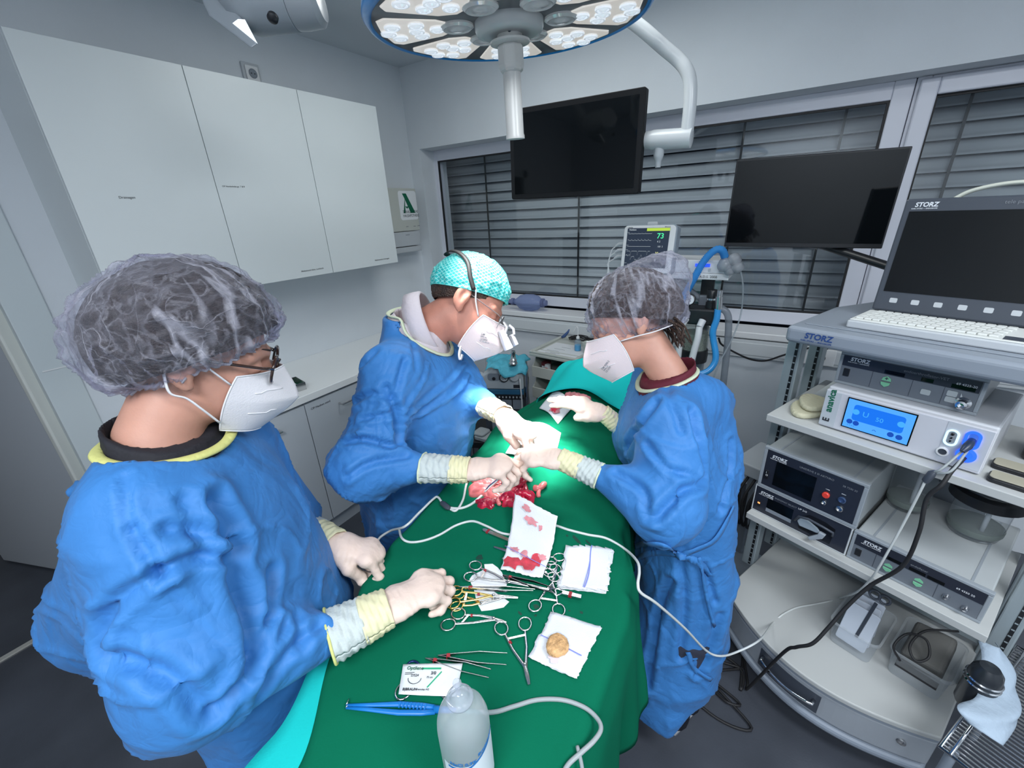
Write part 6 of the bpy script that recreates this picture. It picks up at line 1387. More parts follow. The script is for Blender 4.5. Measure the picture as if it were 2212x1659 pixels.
# ------------------------------------------------------------------ materials of people
skin = mat('skin', (.52, .27, .20), .5, bump=.05, bscale=300, var=.06, vscale=25, sss=.12)
skin2 = mat('skin_ruddy', (.50, .22, .16), .5, bump=.06, bscale=280, var=.1, vscale=25, sss=.12)
gown_m = mat('gown_blue', (.042, .188, .485), .55, bump=.10, bscale=160, var=.05, vscale=8, sheen=.04, spec=.25)
nt = gown_m.node_tree; N_ = nt.nodes.new; bs_ = nt.nodes['Principled BSDF']; tc_ = N_('ShaderNodeTexCoord'); prev = None      # fine crumple of the non-woven
for sc_, st_, ds_ in ((5, .30, .020), (14, .18, .008), (38, .12, .003)):
    n_ = N_('ShaderNodeTexNoise'); n_.inputs['Scale'].default_value = sc_; n_.inputs['Detail'].default_value = 2; n_.inputs['Distortion'].default_value = 1.0; nt.links.new(tc_.outputs['Object'], n_.inputs[0])
    a_ = N_('ShaderNodeMath'); a_.operation = 'SUBTRACT'; a_.inputs[1].default_value = .5; nt.links.new(n_.outputs[0], a_.inputs[0]); c_ = N_('ShaderNodeMath'); c_.operation = 'ABSOLUTE'; nt.links.new(a_.outputs[0], c_.inputs[0])
    bp_ = N_('ShaderNodeBump'); bp_.inputs['Strength'].default_value = st_; bp_.inputs['Distance'].default_value = ds_*4; nt.links.new(c_.outputs[0], bp_.inputs['Height'])
    if prev is not None: nt.links.new(prev.outputs[0], bp_.inputs['Normal'])
    prev = bp_
nt.links.new(prev.outputs[0], bs_.inputs['Normal'])
trim_y = mat('collar_trim_yellow', (.62, .62, .22), .7, bump=.2, bscale=90)
trim_p = mat('collar_trim_pale', (.60, .66, .48), .7, bump=.2, bscale=90)
glove_m = mat('glove_latex', (.74, .58, .50), .5, bump=.12, bscale=120, var=.04, spec=.35)
gcuff_m = mat('glove_cuff_yellow', (.70, .66, .42), .5, bump=.15, bscale=90, spec=.35)
knit_m = mat('gown_cuff_knit', (.50, .55, .54), .75, bump=.2, bscale=200)
mask_m = mat('mask_fabric', (.74, .72, .75), .8, bump=.12, bscale=350, sheen=.05)
strap_m = mat('mask_strap', (.72, .72, .75), .7)
hair_m = mat('hair_dark', (.022, .015, .013), .55, bump=.8, bscale=260, stretch=(1, .25, 1), var=.5, vscale=90)
hair_b = mat('hair_brown', (.045, .025, .018), .5, bump=.8, bscale=220, stretch=(1, .25, 1), var=.5, vscale=80)
shirt_k = mat('shirt_black', (.012, .012, .018), .8, bump=.25, bscale=60)
shirt_r = mat('scrubs_dark_red', (.10, .006, .02), .8, bump=.2, bscale=60)
shirt_w = mat('shirt_white', (.62, .56, .60), .8, bump=.2, bscale=70)
def film(name, base=.03, col=(.50, .50, .57)):
    m = bpy.data.materials.new(name); m.use_nodes = True; nt = m.node_tree; nt.nodes.clear(); N = nt.nodes.new; Lk = nt.links.new
    out = N('ShaderNodeOutputMaterial'); tr = N('ShaderNodeBsdfTransparent'); tr.inputs[0].default_value = (.97, .97, 1, 1)
    pb = N('ShaderNodeBsdfPrincipled'); pb.inputs['Base Color'].default_value = (*col, 1); pb.inputs['Roughness'].default_value = .32; pb.inputs['Specular IOR Level'].default_value = .6
    tl = N('ShaderNodeBsdfTranslucent'); tl.inputs[0].default_value = (*col, 1); ms = N('ShaderNodeMixShader'); ms.inputs[0].default_value = .3; Lk(pb.outputs[0], ms.inputs[1]); Lk(tl.outputs[0], ms.inputs[2])
    tc = N('ShaderNodeTexCoord'); mp = N('ShaderNodeMapping'); mp.inputs['Scale'].default_value = (1, 1, 1); Lk(tc.outputs['Object'], mp.inputs[0])
    mu = N('ShaderNodeMapping'); mu.inputs['Scale'].default_value = (9, .75, 1); mu.inputs['Rotation'].default_value = (0, 0, .12); Lk(tc.outputs['UV'], mu.inputs[0])
    def ridge(sc, lo, hi, dist, uvm=False):
        n = N('ShaderNodeTexNoise'); n.inputs['Scale'].default_value = sc; n.inputs['Detail'].default_value = 3; n.inputs['Distortion'].default_value = dist; Lk((mu if uvm else mp).outputs[0], n.inputs[0])
        a = N('ShaderNodeMath'); a.operation = 'SUBTRACT'; Lk(n.outputs[0], a.inputs[0]); a.inputs[1].default_value = .5
        b = N('ShaderNodeMath'); b.operation = 'ABSOLUTE'; Lk(a.outputs[0], b.inputs[0])
        r = N('ShaderNodeMapRange'); r.inputs[1].default_value = 0; r.inputs[2].default_value = lo; r.inputs[3].default_value = hi; r.inputs[4].default_value = 0; Lk(b.outputs[0], r.inputs[0]); return r.outputs[0], n.outputs[0]
    r1, h1 = ridge(9, .012, .16, 1.2); r2, h2 = ridge(34, .05, .10, .6); r3, h3 = ridge(1.0, .028, .42, .5, True)
    def add(a, b): m_ = N('ShaderNodeMath'); m_.operation = 'ADD'; Lk(a, m_.inputs[0]); (Lk(b, m_.inputs[1]) if not isinstance(b, float) else setattr(m_.inputs[1], 'default_value', b)); return m_.outputs[0]
    lw = N('ShaderNodeLayerWeight'); lw.inputs[0].default_value = .35; pw = N('ShaderNodeMath'); pw.operation = 'MULTIPLY'; Lk(lw.outputs['Facing'], pw.inputs[0]); pw.inputs[1].default_value = .28
    s = add(add(add(add(r1, r2), r3), pw.outputs[0]), float(base)); cl = N('ShaderNodeClamp'); cl.inputs[2].default_value = .92; Lk(s, cl.inputs[0])
    bp = N('ShaderNodeBump'); bp.inputs['Strength'].default_value = .7; bp.inputs['Distance'].default_value = .006; Lk(add(r1, add(r2, r3)), bp.inputs['Height']); Lk(bp.outputs[0], pb.inputs['Normal'])
    mx = N('ShaderNodeMixShader'); Lk(cl.outputs[0], mx.inputs[0]); Lk(tr.outputs[0], mx.inputs[1]); Lk(ms.outputs[0], mx.inputs[2]); Lk(mx.outputs[0], out.inputs[0]); return m
film_m = film('bouffant_film')
# ------------------------------------------------------------------ head with face, neck
def headframe(H, fwd, up, sc=1.0):
    y = Vector(fwd).normalized(); z = Vector(up); z = (z-y*z.dot(y)).normalized(); x = y.cross(z); m = (Matrix((x, y, z)).transposed()*sc).to_4x4(); m.translation = H; return m
def head_sdf(p, s=1.0):
    d = ell(p, (0, -.012, .045), (.074, .097, .083))
    d = smin(d, ell(p, (0, .030, -.02), (.064, .062, .075)), .03)
    d = smin(d, ell(p, (0, .045, -.072), (.044, .044, .036)), .03)                      # chin
    ax = p.copy(); ax[:, 0] = np.abs(ax[:, 0])
    d = smin(d, ell(ax, (.034, .060, -.016), (.022, .018, .018)), .02)                   # cheeks
    d = smin(d, seg(ax, (.008, .090, .022), (.050, .070, .022), .010, .010), .014)      # brow
    d = smax(d, -ell(ax, (.032, .098, .003), (.020, .017, .014)), .012)                 # eye sockets
    d = smin(d, ell(ax, (.032, .079, .003), (.015, .013, .012)), .004)                  # lids
    d = smin(d, seg(p, (0, .088, .008), (0, .114, -.028), .008, .0125), .012)           # nose
    d = smin(d, ell(ax, (.012, .101, -.031), (.010, .010, .008)), .008)
    d = smin(d, seg(ax, (0, .090, -.060), (.020, .081, -.060), .007, .004), .006)       # lips
    d = smin(d, seg(ax, (0, .088, -.070), (.017, .080, -.069), .007, .004), .006)
    d = smax(d, -seg(ax, (0, .099, -.065), (.024, .083, -.064), .0016, .001), .003)
    # ears: rim, hollow, lobe
    e = ell(ax, (.079, -.012, .002), (.010, .020, .033), None); e = smax(e, -ell(ax, (.089, -.008, .006), (.008, .011, .020)), .004)
    e = smin(e, ell(ax, (.076, -.002, -.028), (.007, .010, .011)), .008); e = smin(e, ell(ax, (.082, -.002, .0), (.006, .005, .010)), .004)
    return smin(d, e, .007)
def person_bust(name, root, HM, N, m, sh, vox=.0045, nr=.056):
    Mi = np.array(HM.inverted().to_3x3(), np.float32); H = V3(HM.translation); sc = HM.col[0].length; nb = V3(HM@Vector((0, -.022, -.055))); Nn = V3(N)
    L, F = sh
    def f(P):
        p = (P-H)@Mi.T; d = head_sdf(p)*sc
        d = smin(d, seg(P, nb, Nn+V3((0, 0, -.02)), nr*.96, nr*1.0), .025)
        d = smin(d, seg(P, Nn+V3((0, 0, -.085))-V3(L)*.07, Nn+V3((0, 0, -.085))+V3(L)*.07, .040, .040), .055)
        return smin(d, seg(P, Nn+V3((0, 0, -.13)), Nn+V3((0, 0, -.22)), .08, .09), .05)
    lo = np.minimum(H-.15, Nn-.21); hi = np.maximum(H+.16, Nn+.19)
    v, q = nets(f, lo, hi, vox); v = smooth_v(v, q, 1, .4); return npmesh(name, v, q, m, root, loc=root.location)
def local_grid(P, HM, root): R = root.matrix_world.inverted()@HM; return [[R@Vector(p) for p in row] for row in P]
def capmesh(name, HM, root, c, r, tilt, th1, m, nphi=180, nth=70, wr=.006, gather=34, rim=.0, seed=1, bulge=None, solid=.0004, edge_in=.0):
    """cap: lat-long shell about a tilted axis, closed at the crown, gathered at the border"""
    ct_, st_ = math.cos(tilt), math.sin(tilt); az = Vector((0, -st_, ct_)); ay = Vector((0, ct_, st_)); ax = Vector((1, 0, 0)); C_ = Vector(c)
    th = np.linspace(.02, th1, nth); ph = np.linspace(0, 2*math.pi, nphi, endpoint=False); T, Pp = np.meshgrid(th, ph, indexing='ij')
    d = np.stack([np.sin(T)*np.cos(Pp), np.sin(T)*np.sin(Pp), np.cos(T)], -1).reshape(-1, 3); t = T.ravel()/th1; pp = Pp.ravel()
    rr = np.ones(len(d))
    g = t**5; rr += wr/.1*(g*.55*np.sin(gather*pp+3*noise(d*3, seed))+(.45+.55*t)*(crease(np.stack([3.4*np.cos(pp), 3.4*np.sin(pp), 1.1*T.ravel()], 1)+.5*np.stack([noise(d*4, seed), noise(d*4, seed+1), noise(d*4, seed+2)], 1), seed, .10)*1.5-.4)+.8*(np.abs(noise(d*5+seed, seed+4))-.3)+.30*(np.abs(noise(d*13, seed+3))-.3))
    rr -= edge_in*np.clip((t-.86)/.14, 0, 1)**2
    if bulge is not None:
        for (bd, amt, k) in bulge: b = np.array(bd)/np.linalg.norm(bd); rr += amt*np.exp(-k*(1-d@b))
    X = d*np.array(r)*rr[:, None]; R = root.matrix_world.inverted()@HM
    vs = [R@(C_+ax*float(x[0])+ay*float(x[1])+az*float(x[2])) for x in X]; fs = []
    for i in range(nth-1):
        for j in range(nphi): k = (j+1) % nphi; fs.append((i*nphi+j, (i+1)*nphi+j, (i+1)*nphi+k, i*nphi+k))
    fs.append(tuple(range(nphi))); o = MB().add(vs, fs).build(name, m, root, smooth=True, solid=solid)
    uvl = o.data.uv_layers.new(name='UVMap'); U_ = []
    for i in range(nth-1):
        for j in range(nphi): U_ += [j/nphi, i/nth, j/nphi, (i+1)/nth, (j+1)/nphi, (i+1)/nth, (j+1)/nphi, i/nth]
    U_ += [0, 0]*nphi; uvl.data.foreach_set('uv', U_)
    border = vs[(nth-1)*nphi:]; return o, border
def maskmesh(HM, root, m, dy=0, txt=None, side=1):
    n = 26; G = []
    top, tip, bot = np.array([0, .116, .004]), np.array([0, .158, -.052]), np.array([0, .098, -.122])
    et, em, eb = np.array([.064, .052, -.008]), np.array([.074, .036, -.058]), np.array([.046, .040, -.112])
    for i in range(n+1):
        v = i/n
        r = (1-v)**2*top+2*v*(1-v)*(tip*1.5-.25*(top+bot))+v*v*bot
        r = top+(tip-top)*min(1, v/.45) if v < .45 else tip+(bot-tip)*((v-.45)/.55)
        k = math.exp(-((v-.45)/.12)**2)*.006; r = r-np.array([0, k, 0])
        e = (1-v)**2*et+2*v*(1-v)*em+v*v*eb; row = []
        for j in range(2*n+1):
            u = j/n-1; a = abs(u); p = r+(e-r)*a; b = math.sin(math.pi*a)*.010; p = p+np.array([0, b*.7, 0]); p[0] = math.copysign(p[0]+b*.9*(1-a*.4), u) if u else 0
            row.append(Vector((p[0], p[1]+dy+.006, p[2])))
        G.append(row)
    o = MB().grid(local_grid(G, HM, root)).build('face_mask', m, root, smooth=True, solid=.0014); R = root.matrix_world.inverted()@HM
    bd = [G[0][j] for j in range(2*n+1)]+[G[i][2*n] for i in range(1, n+1)]+[G[n][j] for j in range(2*n-1, -1, -1)]+[G[i][0] for i in range(n-1, 0, -1)]
    MB().tube([R@(p+Vector((0, .0005, 0))) for p in bd], .0016, 6, closed=True).build('mask_seam', strap_m, o, smooth=True)
    for sd in (-1, 1):   # embossed fold lines
        for vv in (.30, .66):
            q = []
            for k in range(9):
                a = .28+.45*k/8; fi = vv*n+(k-4)*.15; i = int(fi); j = n+int(sd*a*n); q.append(R@(G[i][j]+(G[i][j]-Vector((0, .03, -.05))).normalized()*.0012))
            MB().tube(q, .0009, 5).build('mask_crease', strap_m, o, smooth=True)
    return o, G, R
# ------------------------------------------------------------------ gloved hands
FING = [((.090, .031), (.042, .026, .021), .0092), ((.095, .010), (.046, .030, .023), .0095), ((.091, -.011), (.042, .028, .022), .0090), ((.083, -.030), (.033, .021, .019), .0080)]
def hand(root, W, X, Zd, side, curl, thumb, name='glove', scale=1.03, spread=.06, m=None, vox=.0024, forearm=None, cuffL=.075, knitL=.085, rw=.031, tapers=(1.18, 1.3), trim=None):
    """side=+1: thumb at +y of (X, Zd x X). curl: 4 x (mcp, pip, dip) degrees towards the palm."""
    x = Vector(X).normalized(); z = Vector(Zd); z = (z-x*z.dot(x)).normalized(); y = z.cross(x)*1.0
    Rm = Matrix((x, y, z)).transposed(); Mi = np.array(Rm.transposed(), np.float32); Wn = V3(W); s = scale
    chains = []
    for k, ((bx, by), ln, r) in enumerate(FING):
        a0 = 0; p = Vector((bx, by*side, .004)); pts = [p.copy()]; spr = spread*(1.5-k)*side
        for L_, c in zip(ln, curl[k]):
            a0 += math.radians(c); d = Vector((math.cos(a0)*math.cos(spr), math.sin(spr)*math.cos(a0*.5), -math.sin(a0))); p = p+d*L_; pts.append(p.copy())
        chains.append((pts, r))
    tp = [Vector((.022, .028*side, -.006))]+[Vector((a, b*side, c)) for a, b, c in thumb]
    def f(P):
        p = (P-Wn)@Mi.T/s
        d = seg(p, (.030, .0, .0), (.080, .0, .003), .034, .037, flat=((0, 0, 1), .42))
        d = smin(d, seg(p, (.082, .030*side, .003), (.076, -.029*side, .002), .0145, .0125), .014)
        d = smin(d, seg(p, (-.02, 0, 0), (.02, 0, 0), rw*.92, .031, flat=((0, 0, 1), .70)), .02)
        d = smin(d, seg(p, (.03, .02*side, -.008), (.05, .022*side, -.010), .017, .014), .012)
        fg = None
        for pts, r in chains:
            c = None
            for i in range(3):
                g_ = seg(p, pts[i], pts[i+1], r*(1.06-.06*i), r*(1.0-.06*i)*(.92 if i == 2 else 1))
                c = g_ if c is None else smin(c, g_, .003)
            for i in (1, 2): c = smin(c, np.linalg.norm(p-V3(pts[i]+Vector((0, 0, .0008))), axis=1)-r*1.03, .003)
            fg = c if fg is None else smin(fg, c, .0012)
        d = smin(d, fg, .006)
        c = None
        for i in range(len(tp)-1):
            g_ = seg(p, tp[i], tp[i+1], .0155-.0018*i, .0140-.0018*i); c = g_ if c is None else smin(c, g_, .005)
        return smin(d, c, .008)*s
    bx = [Rm@(q*s)+Vector(W) for pts, r in chains for q in pts]+[Rm@(q*s)+Vector(W) for q in tp]+[Vector(W), Rm@Vector((.08*s, .04*s, 0))+Vector(W), Rm@Vector((.08*s, -.04*s, 0))+Vector(W)]
    lo = [min(b[i] for b in bx)-.042 for i in range(3)]; hi = [max(b[i] for b in bx)+.042 for i in range(3)]
    v, q = nets(f, lo, hi, vox); v = smooth_v(v, q, 1, .4); nn = normals(v, q)
    loc = (v-Wn)@Mi.T; w = np.clip(1-np.abs(loc[:, 0]-.01)/.06, 0, 1)
    v = v+nn*((ridged(loc*np.array([90, 25, 40]), 3)-.6)*.0016*w+.0007*(ridged(loc*70, 5)-.6))[:, None]
    o = npmesh(name, v, q, m or glove_m, root, loc=root.location)
    if forearm is not None:
        fd = (Vector(forearm)-Vector(W)).normalized(); iw = root.matrix_world.inverted(); fy = z.cross(fd).normalized(); fz = fd.cross(fy)
        def sleeve(nm, a, b, r0, r1, mm, wr, k=0, fl=.80):
            G = []; nu, nv = 26, 48
            for i in range(nu+1):
                u = i/nu; row = []
                for j in range(nv+1):
                    t = 2*math.pi*j/nv; rr = r0+(r1-r0)*u; wv = wr*(math.sin(5*t+19*u+k)*.4+math.sin(31*u+2*math.sin(2*t+k))*.6+.5*math.sin(9*t-11*u+k)); 
                    p_ = Vector(W)+fd*(a+(b-a)*u)+fy*((rr+wv)*math.cos(t))+fz*((rr*fl+wv)*math.sin(t)); row.append(iw@p_)
                G.append(row)
            return MB().grid(G).build(nm, mm, root, smooth=True, solid=.001), G
        sleeve('glove_cuff', -.008, cuffL, rw*s*1.08, rw*tapers[0]*s*1.05, gcuff_m, .0016, 1)
        o2, G2 = sleeve('gown_cuff', cuffL*.9, cuffL+knitL, rw*tapers[0]*s*1.0, rw*tapers[1]*s, knit_m, .0022, 2)
        rim_ = G2[-1][:-1]; MB().tube(rim_, .0026, 8, closed=True).build('cuff_trim', trim or trim_p, o2, smooth=True)
    return o
FIST = [(30, 92, 60), (34, 96, 60), (38, 96, 60), (44, 92, 55)]
GRIP = [(35, 55, 30), (48, 62, 35), (58, 66, 38), (64, 66, 40)]
LOOSE = [(28, 48, 26), (40, 55, 30), (48, 58, 32), (52, 56, 34)]
FLAT_ = [(8, 14, 8), (6, 12, 8), (10, 14, 10), (16, 18, 12)]
def hit(objs, px, py):
    best = None; d = ray(px, py).normalized(); dg = bpy.context.evaluated_depsgraph_get()
    for o in objs:
        im = o.matrix_world.inverted(); r_, p, n, _ = o.ray_cast(im@C0, (im.to_3x3()@d).normalized())
        if r_:
            w = o.matrix_world@p; k = (w-C0).length
            if best is None or k < best[0]: best = (k, w, (o.matrix_world.to_3x3()@n).normalized())
    return best
# ------------------------------------------------------------------ gown
def gown(root, N, L, F, slices, arms, hole, extra=(), seed=1, vox=.0085, zlo=.10, wr=1.0, hem=None, crump=.3, name='gown', k=.05, folds=()):
    N = Vector(N); hc, hr, hR = hole
    def base(P):
        d = loft(P, N, L, F, slices)
        for a in extra: d = smin(d, seg(P, *a), .06)
        return d
    def f(P):
        d = base(P)
        for ch in arms:
            c = None
            for (a, b, ra, rb) in ch: g_ = seg(P, a, b, ra, rb); c = g_ if c is None else smin(c, g_, .025)
            d = smin(d, c, k)
        d = np.maximum(d, -ell(P, hc, hr, hR))
        if hem is not None: d = np.maximum(d, hem(P))
        return d
    pts = [Vector(a) for ch in arms for s_ in ch for a in s_[:2]]+[Vector(e[j]) for e in extra for j in (0, 1)]
    for s_ in slices:
        c = N+Vector(L)*s_[1]+Vector(F)*s_[2]+Vector((0, 0, s_[0])); r = max(s_[3], s_[4]); pts += [c+Vector((r, r, 0)), c-Vector((r, r, 0))]
    lo = [min(p[i] for p in pts)-.13 for i in range(3)]; hi = [max(p[i] for p in pts)+.13 for i in range(3)]; lo[2] = max(lo[2], zlo)
    v, q = nets(f, lo, hi, vox); v = smooth_v(v, q, 2, .5); nn = normals(v, q)
    # folds: long soft ones running down, crossing creases at bends, fine crumple
    loc = (v-V3(N)); Lu, Fu = loc@V3(L), loc@V3(F); zz = loc[:, 2]; low = np.clip((-zz-.12)/.5, 0, 1)
    arm = np.zeros(len(v))
    for ch in arms:
        for (a, b, ra, rb) in ch:
            arm = np.maximum(arm, np.clip(1-(seg(v.astype(np.float32), a, b, ra, rb)/.03), 0, 1))
    warp = lambda f_, k_: k_*np.stack([noise(loc*f_, seed+7), noise(loc*f_, seed+8), noise(loc*f_, seed+9)], 1)
    A = np.stack([Lu*8+.9*noise(loc*4, seed), Fu*8, zz*1.5], 1); d1 = (.3-np.abs(noise(A, seed)))*.030*(.25+.75*low)*(1-.6*arm)
    B = np.stack([loc[:, 0]*3.6, loc[:, 1]*3.6, zz*4.6], 1)+warp(2.4, 1.2); d2 = (.28-np.abs(noise(B, seed+1)))*.026*(.5+.5*arm)
    C_ = np.stack([loc[:, 0]*5, loc[:, 1]*5, zz*4], 1)+warp(5, 1.2); d3 = crease(C_, seed+2, .05)*.0075
    D_ = np.stack([loc[:, 0]*14, loc[:, 1]*14, zz*9], 1)+warp(8, 1.8); d3 = d3+crump*(crease(D_, seed+3, .09)*.0042+(np.abs(noise(loc*24+warp(11, 1.5), seed+5))-.3)*.004)
    top = np.clip((-zz-.0)/.10, .15, 1)
    ends = np.ones(len(v))
    for ch in arms: ends = np.minimum(ends, np.clip((np.linalg.norm(v-V3(ch[-1][1]), axis=1)-.03)/.07, 0, 1))
    v = v+nn*((d1+d2+d3)*wr*top*ends)[:, None]
    o = npmesh(name, v, q, gown_m, root, loc=root.location)
    if folds:      # the larger folds seen on this gown
        bpy.context.view_layer.update(); dv = np.zeros(len(v))
        for pix, amp, wd in folds:
            pts_ = [hit([o], p.x, p.y) for p in spline([Vector((x, y, 0)) for x, y in pix], 6)]; pts_ = [V3(h_[1]) for h_ in pts_ if h_]
            if len(pts_) < 2: continue
            ds = np.full(len(v), 9.)
            for a, b in zip(pts_, pts_[1:]):
                if np.linalg.norm(a-b) < .08: ds = np.minimum(ds, seg(v.astype(np.float32), a, b, 0, 0))
            dv += -amp*np.exp(-(ds/wd)**2)+amp*.45*np.exp(-((ds-2.0*wd)/wd)**2)
        v = v+normals(v, q)*dv[:, None]; o.data.vertices.foreach_set('co', (v-np.array(root.location, np.float32)).astype(np.float32).ravel()); o.data.update()
    # collar loop where the neck opening meets the gown
    loop = []; R3 = np.array(hR, np.float32) if hR is not None else np.eye(3, dtype=np.float32)
    for i in range(72):
        a = 2*math.pi*i/72; th = np.linspace(.02, 3.1, 200); dl = np.stack([np.sin(th)*math.cos(a), np.sin(th)*math.sin(a), np.cos(th)], 1)*np.array(hr); P = (dl@R3.T+V3(hc)).astype(np.float32)
        b = base(P); ins = np.where(b < 0)[0]
        if len(ins): loop.append(Vector([float(c) for c in P[ins[0]]]))
    return o, loop, base
def collar(root, loop, m, r=.006, flat=.55, name='collar_trim', parent=None, lift=.004):
    iw = root.matrix_world.inverted(); L_ = [iw@(p+Vector((0, 0, lift))) for p in loop]; n = len(L_)
    for _ in range(3): L_ = [(L_[i-1]+L_[i]*2+L_[(i+1) % n])/4 for i in range(n)]
    return MB().tube(L_, r, 10, closed=True, flat=flat).build(name, m, parent or root, smooth=True)
def strip_hit(root, objs, pix, w, m, name, off=.003, parent=None, solid=.0008, n=8):
    PX = spline([Vector((x, y, 0)) for x, y in pix], n); H = []
    for p in PX:
        h_ = hit(objs, p.x, p.y)
        if h_: H.append((h_[1]+h_[2]*off, h_[2]))
    if len(H) < 2: return None
    P = [h_[0] for h_ in H]
    for _ in range(4): P = [P[0]]+[(P[i-1]+P[i]*2+P[i+1])/4 for i in range(1, len(P)-1)]+[P[-1]]
    iw = (parent or root).matrix_world.inverted() if parent is None else (root.matrix_world.inverted()); rows = []
    for i, p in enumerate(P):
        t = (P[min(i+1, len(P)-1)]-P[max(i-1, 0)]).normalized(); b = t.cross(H[i][1]).normalized(); rows.append([iw@(p-b*w/2), iw@(p+b*w/2)])
    return MB().grid(rows).build(name, m, parent or root, smooth=True, solid=solid)
bpy.context.view_layer.update()
def azv(d): a = math.radians(d); return Vector((math.sin(a), math.cos(a), 0))
# ================================================================== person at the left
N1 = at(332, 918, .69); F1 = azv(45); L1_ = Vector((F1.y, -F1.x, 0))
p1 = thing('person', 'person at the left in blue gown, clear bouffant cap and dark-rimmed glasses', 'person', (N1.x, N1.y, 0)); bpy.context.view_layer.update()
H1 = headframe(at(432, 766, .71), CR*.86+CF*.48-CU*.06+Vector((0, 0, -.10)), Vector((0, 0, 1))+CR*.02, 1.02)
person_bust('body', p1, H1, N1, skin, (L1_, F1), nr=.058)
def P_(N, L, F, u, v, z): return N+L*u+F*v+Vector((0, 0, z))
SR = P_(N1, L1_, F1, .112, .015, -.085); SL = P_(N1, L1_, F1, -.165, .0, -.075)
E1 = at(425, 1450, .66); W1 = onz(832, 1316, 1.045); E1b = E1.lerp(W1, .5)+Vector((0, 0, -.03))
K1 = onz(944, 1260, 1.04)
W1l = at(722, 1172, .97); E1l = P_(N1, L1_, F1, -.21, .06, -.38)
s1 = [(-1.42, -.05, .07, .22, .19), (-.95, -.05, .07, .20, .175), (-.55, -.02, .05, .185, .165), (-.35, -.01, .03, .175, .155), (-.20, 0, .025, .17, .14), (-.11, 0, .02, .158, .115), (-.055, 0, .01, .130, .088), (-.01, 0, .005, .088, .068), (.03, 0, .0, .045, .04)]
fd1 = (E1b-W1).normalized(); c1 = W1+fd1*.085
fl1 = (E1l-W1l).normalized(); c1l = W1l+fl1*.12
arms1 = [[(SR, E1, .080, .095), (E1, c1, .098, .030)], [(SL, E1l, .085, .085), (E1l, c1l, .085, .036)]]
ex1 = [(P_(N1, L1_, F1, .03, -.09, -.15), at(150, 1345, .86), .06, .045), (P_(N1, L1_, F1, .05, -.11, -.30), at(205, 1395, .85), .06, .05), (P_(N1, L1_, F1, .06, -.11, -.48), at(290, 1450, .86), .06, .05), (P_(N1, L1_, F1, -.10, -.10, -.12), at(160, 1062, .80), .04, .02)]
hole1 = (N1+F1*.022+Vector((0, 0, .0)), (.112, .100, .072), np.array(Matrix((L1_, F1, Vector((0, 0, 1)))).transposed()@Matrix.Rotation(math.radians(-14), 3, 'X')))
g1, lp1, b1 = gown(p1, N1, L1_, F1, s1, arms1, hole1, ex1, seed=3, vox=.0068, crump=.12, folds=[
    ([(466, 1081), (512, 1167), (505, 1226), (540, 1336), (545, 1417)], .022, .014), ([(288, 1144), (343, 1241)], .007, .007), ([(343, 1241), (430, 1342), (523, 1446)], .004, .006),
    ([(343, 1241), (239, 1314), (217, 1402)], .012, .010), ([(343, 1233), (410, 1208), (485, 1202)], .012, .009), ([(363, 1142), (430, 1146), (484, 1156)], .010, .009),
    ([(240, 1420), (361, 1465), (450, 1545)], .014, .012), ([(580, 1345), (551, 1432), (470, 1530)], .014, .010), ([(612, 1350), (562, 1480)], .009, .008), ([(690, 1350), (620, 1410), (560, 1500)], .009, .009),
    ([(587, 1233), (576, 1329)], .012, .011), ([(268, 1030), (272, 1100), (285, 1140)], .005, .006), ([(640, 1330), (655, 1400)], .007, .008), ([(400, 1080), (440, 1190)], .007, .009)])
collar(p1, lp1, trim_y, .009, lift=.010)
# dark shirt inside the collar
def undershirt(root, N, L, F, base, hole, m, r=.115, rn=.068, off=.006, up=.03, tilt=-.3, name='shirt'):
    hc, hr, hR = hole
    def f(P):
        d = base(P)+off; d = smin(d, seg(P, N+Vector((0, 0, -.02)), N+Vector((0, 0, up)), rn+.006, rn), .03)
        d = np.maximum(d, np.linalg.norm(P-V3(N), axis=1)-r-.03); top = (P-V3(N+Vector((0, 0, up))))@V3((Vector((0, 0, 1))+F*tilt).normalized()); d = np.maximum(d, top)
        return np.maximum(d, -seg(P, N+Vector((0, 0, -.03)), N+Vector((0, 0, .12)), rn-.007, rn-.007))
    v, q = nets(f, [c-.16 for c in N], [c+.16 for c in N], .0045); v = smooth_v(v, q, 1, .4); nn = normals(v, q); v = v+nn*((ridged((v-V3(N))*22, 5)-.6)*.003)[:, None]
    return npmesh(name, v, q, m, root, loc=root.location)
undershirt(p1, N1, L1_, F1, b1, hole1, shirt_k, up=-.004, tilt=.36, rn=.066, off=.014)
bpy.context.view_layer.update()
hand(p1, W1, K1-W1, Vector((-.1, -.15, 1)), 1, FIST, ((.050, .030, -.022), (.072, .012, -.036)), forearm=E1b, cuffL=.045, knitL=.055, rw=.034, tapers=(1.25, 1.42), trim=trim_y, scale=1.06)
hand(p1, W1l, at(790, 1192, .98)-W1l, Vector((.25, .25, 1))+F1*.3, -1, [(42, 78, 50), (50, 84, 52), (56, 84, 50), (62, 80, 45)], ((.052, .040, -.022), (.084, .026, -.046)), forearm=E1l, cuffL=.06, knitL=.07, rw=.032, tapers=(1.22, 1.3), trim=trim_y)
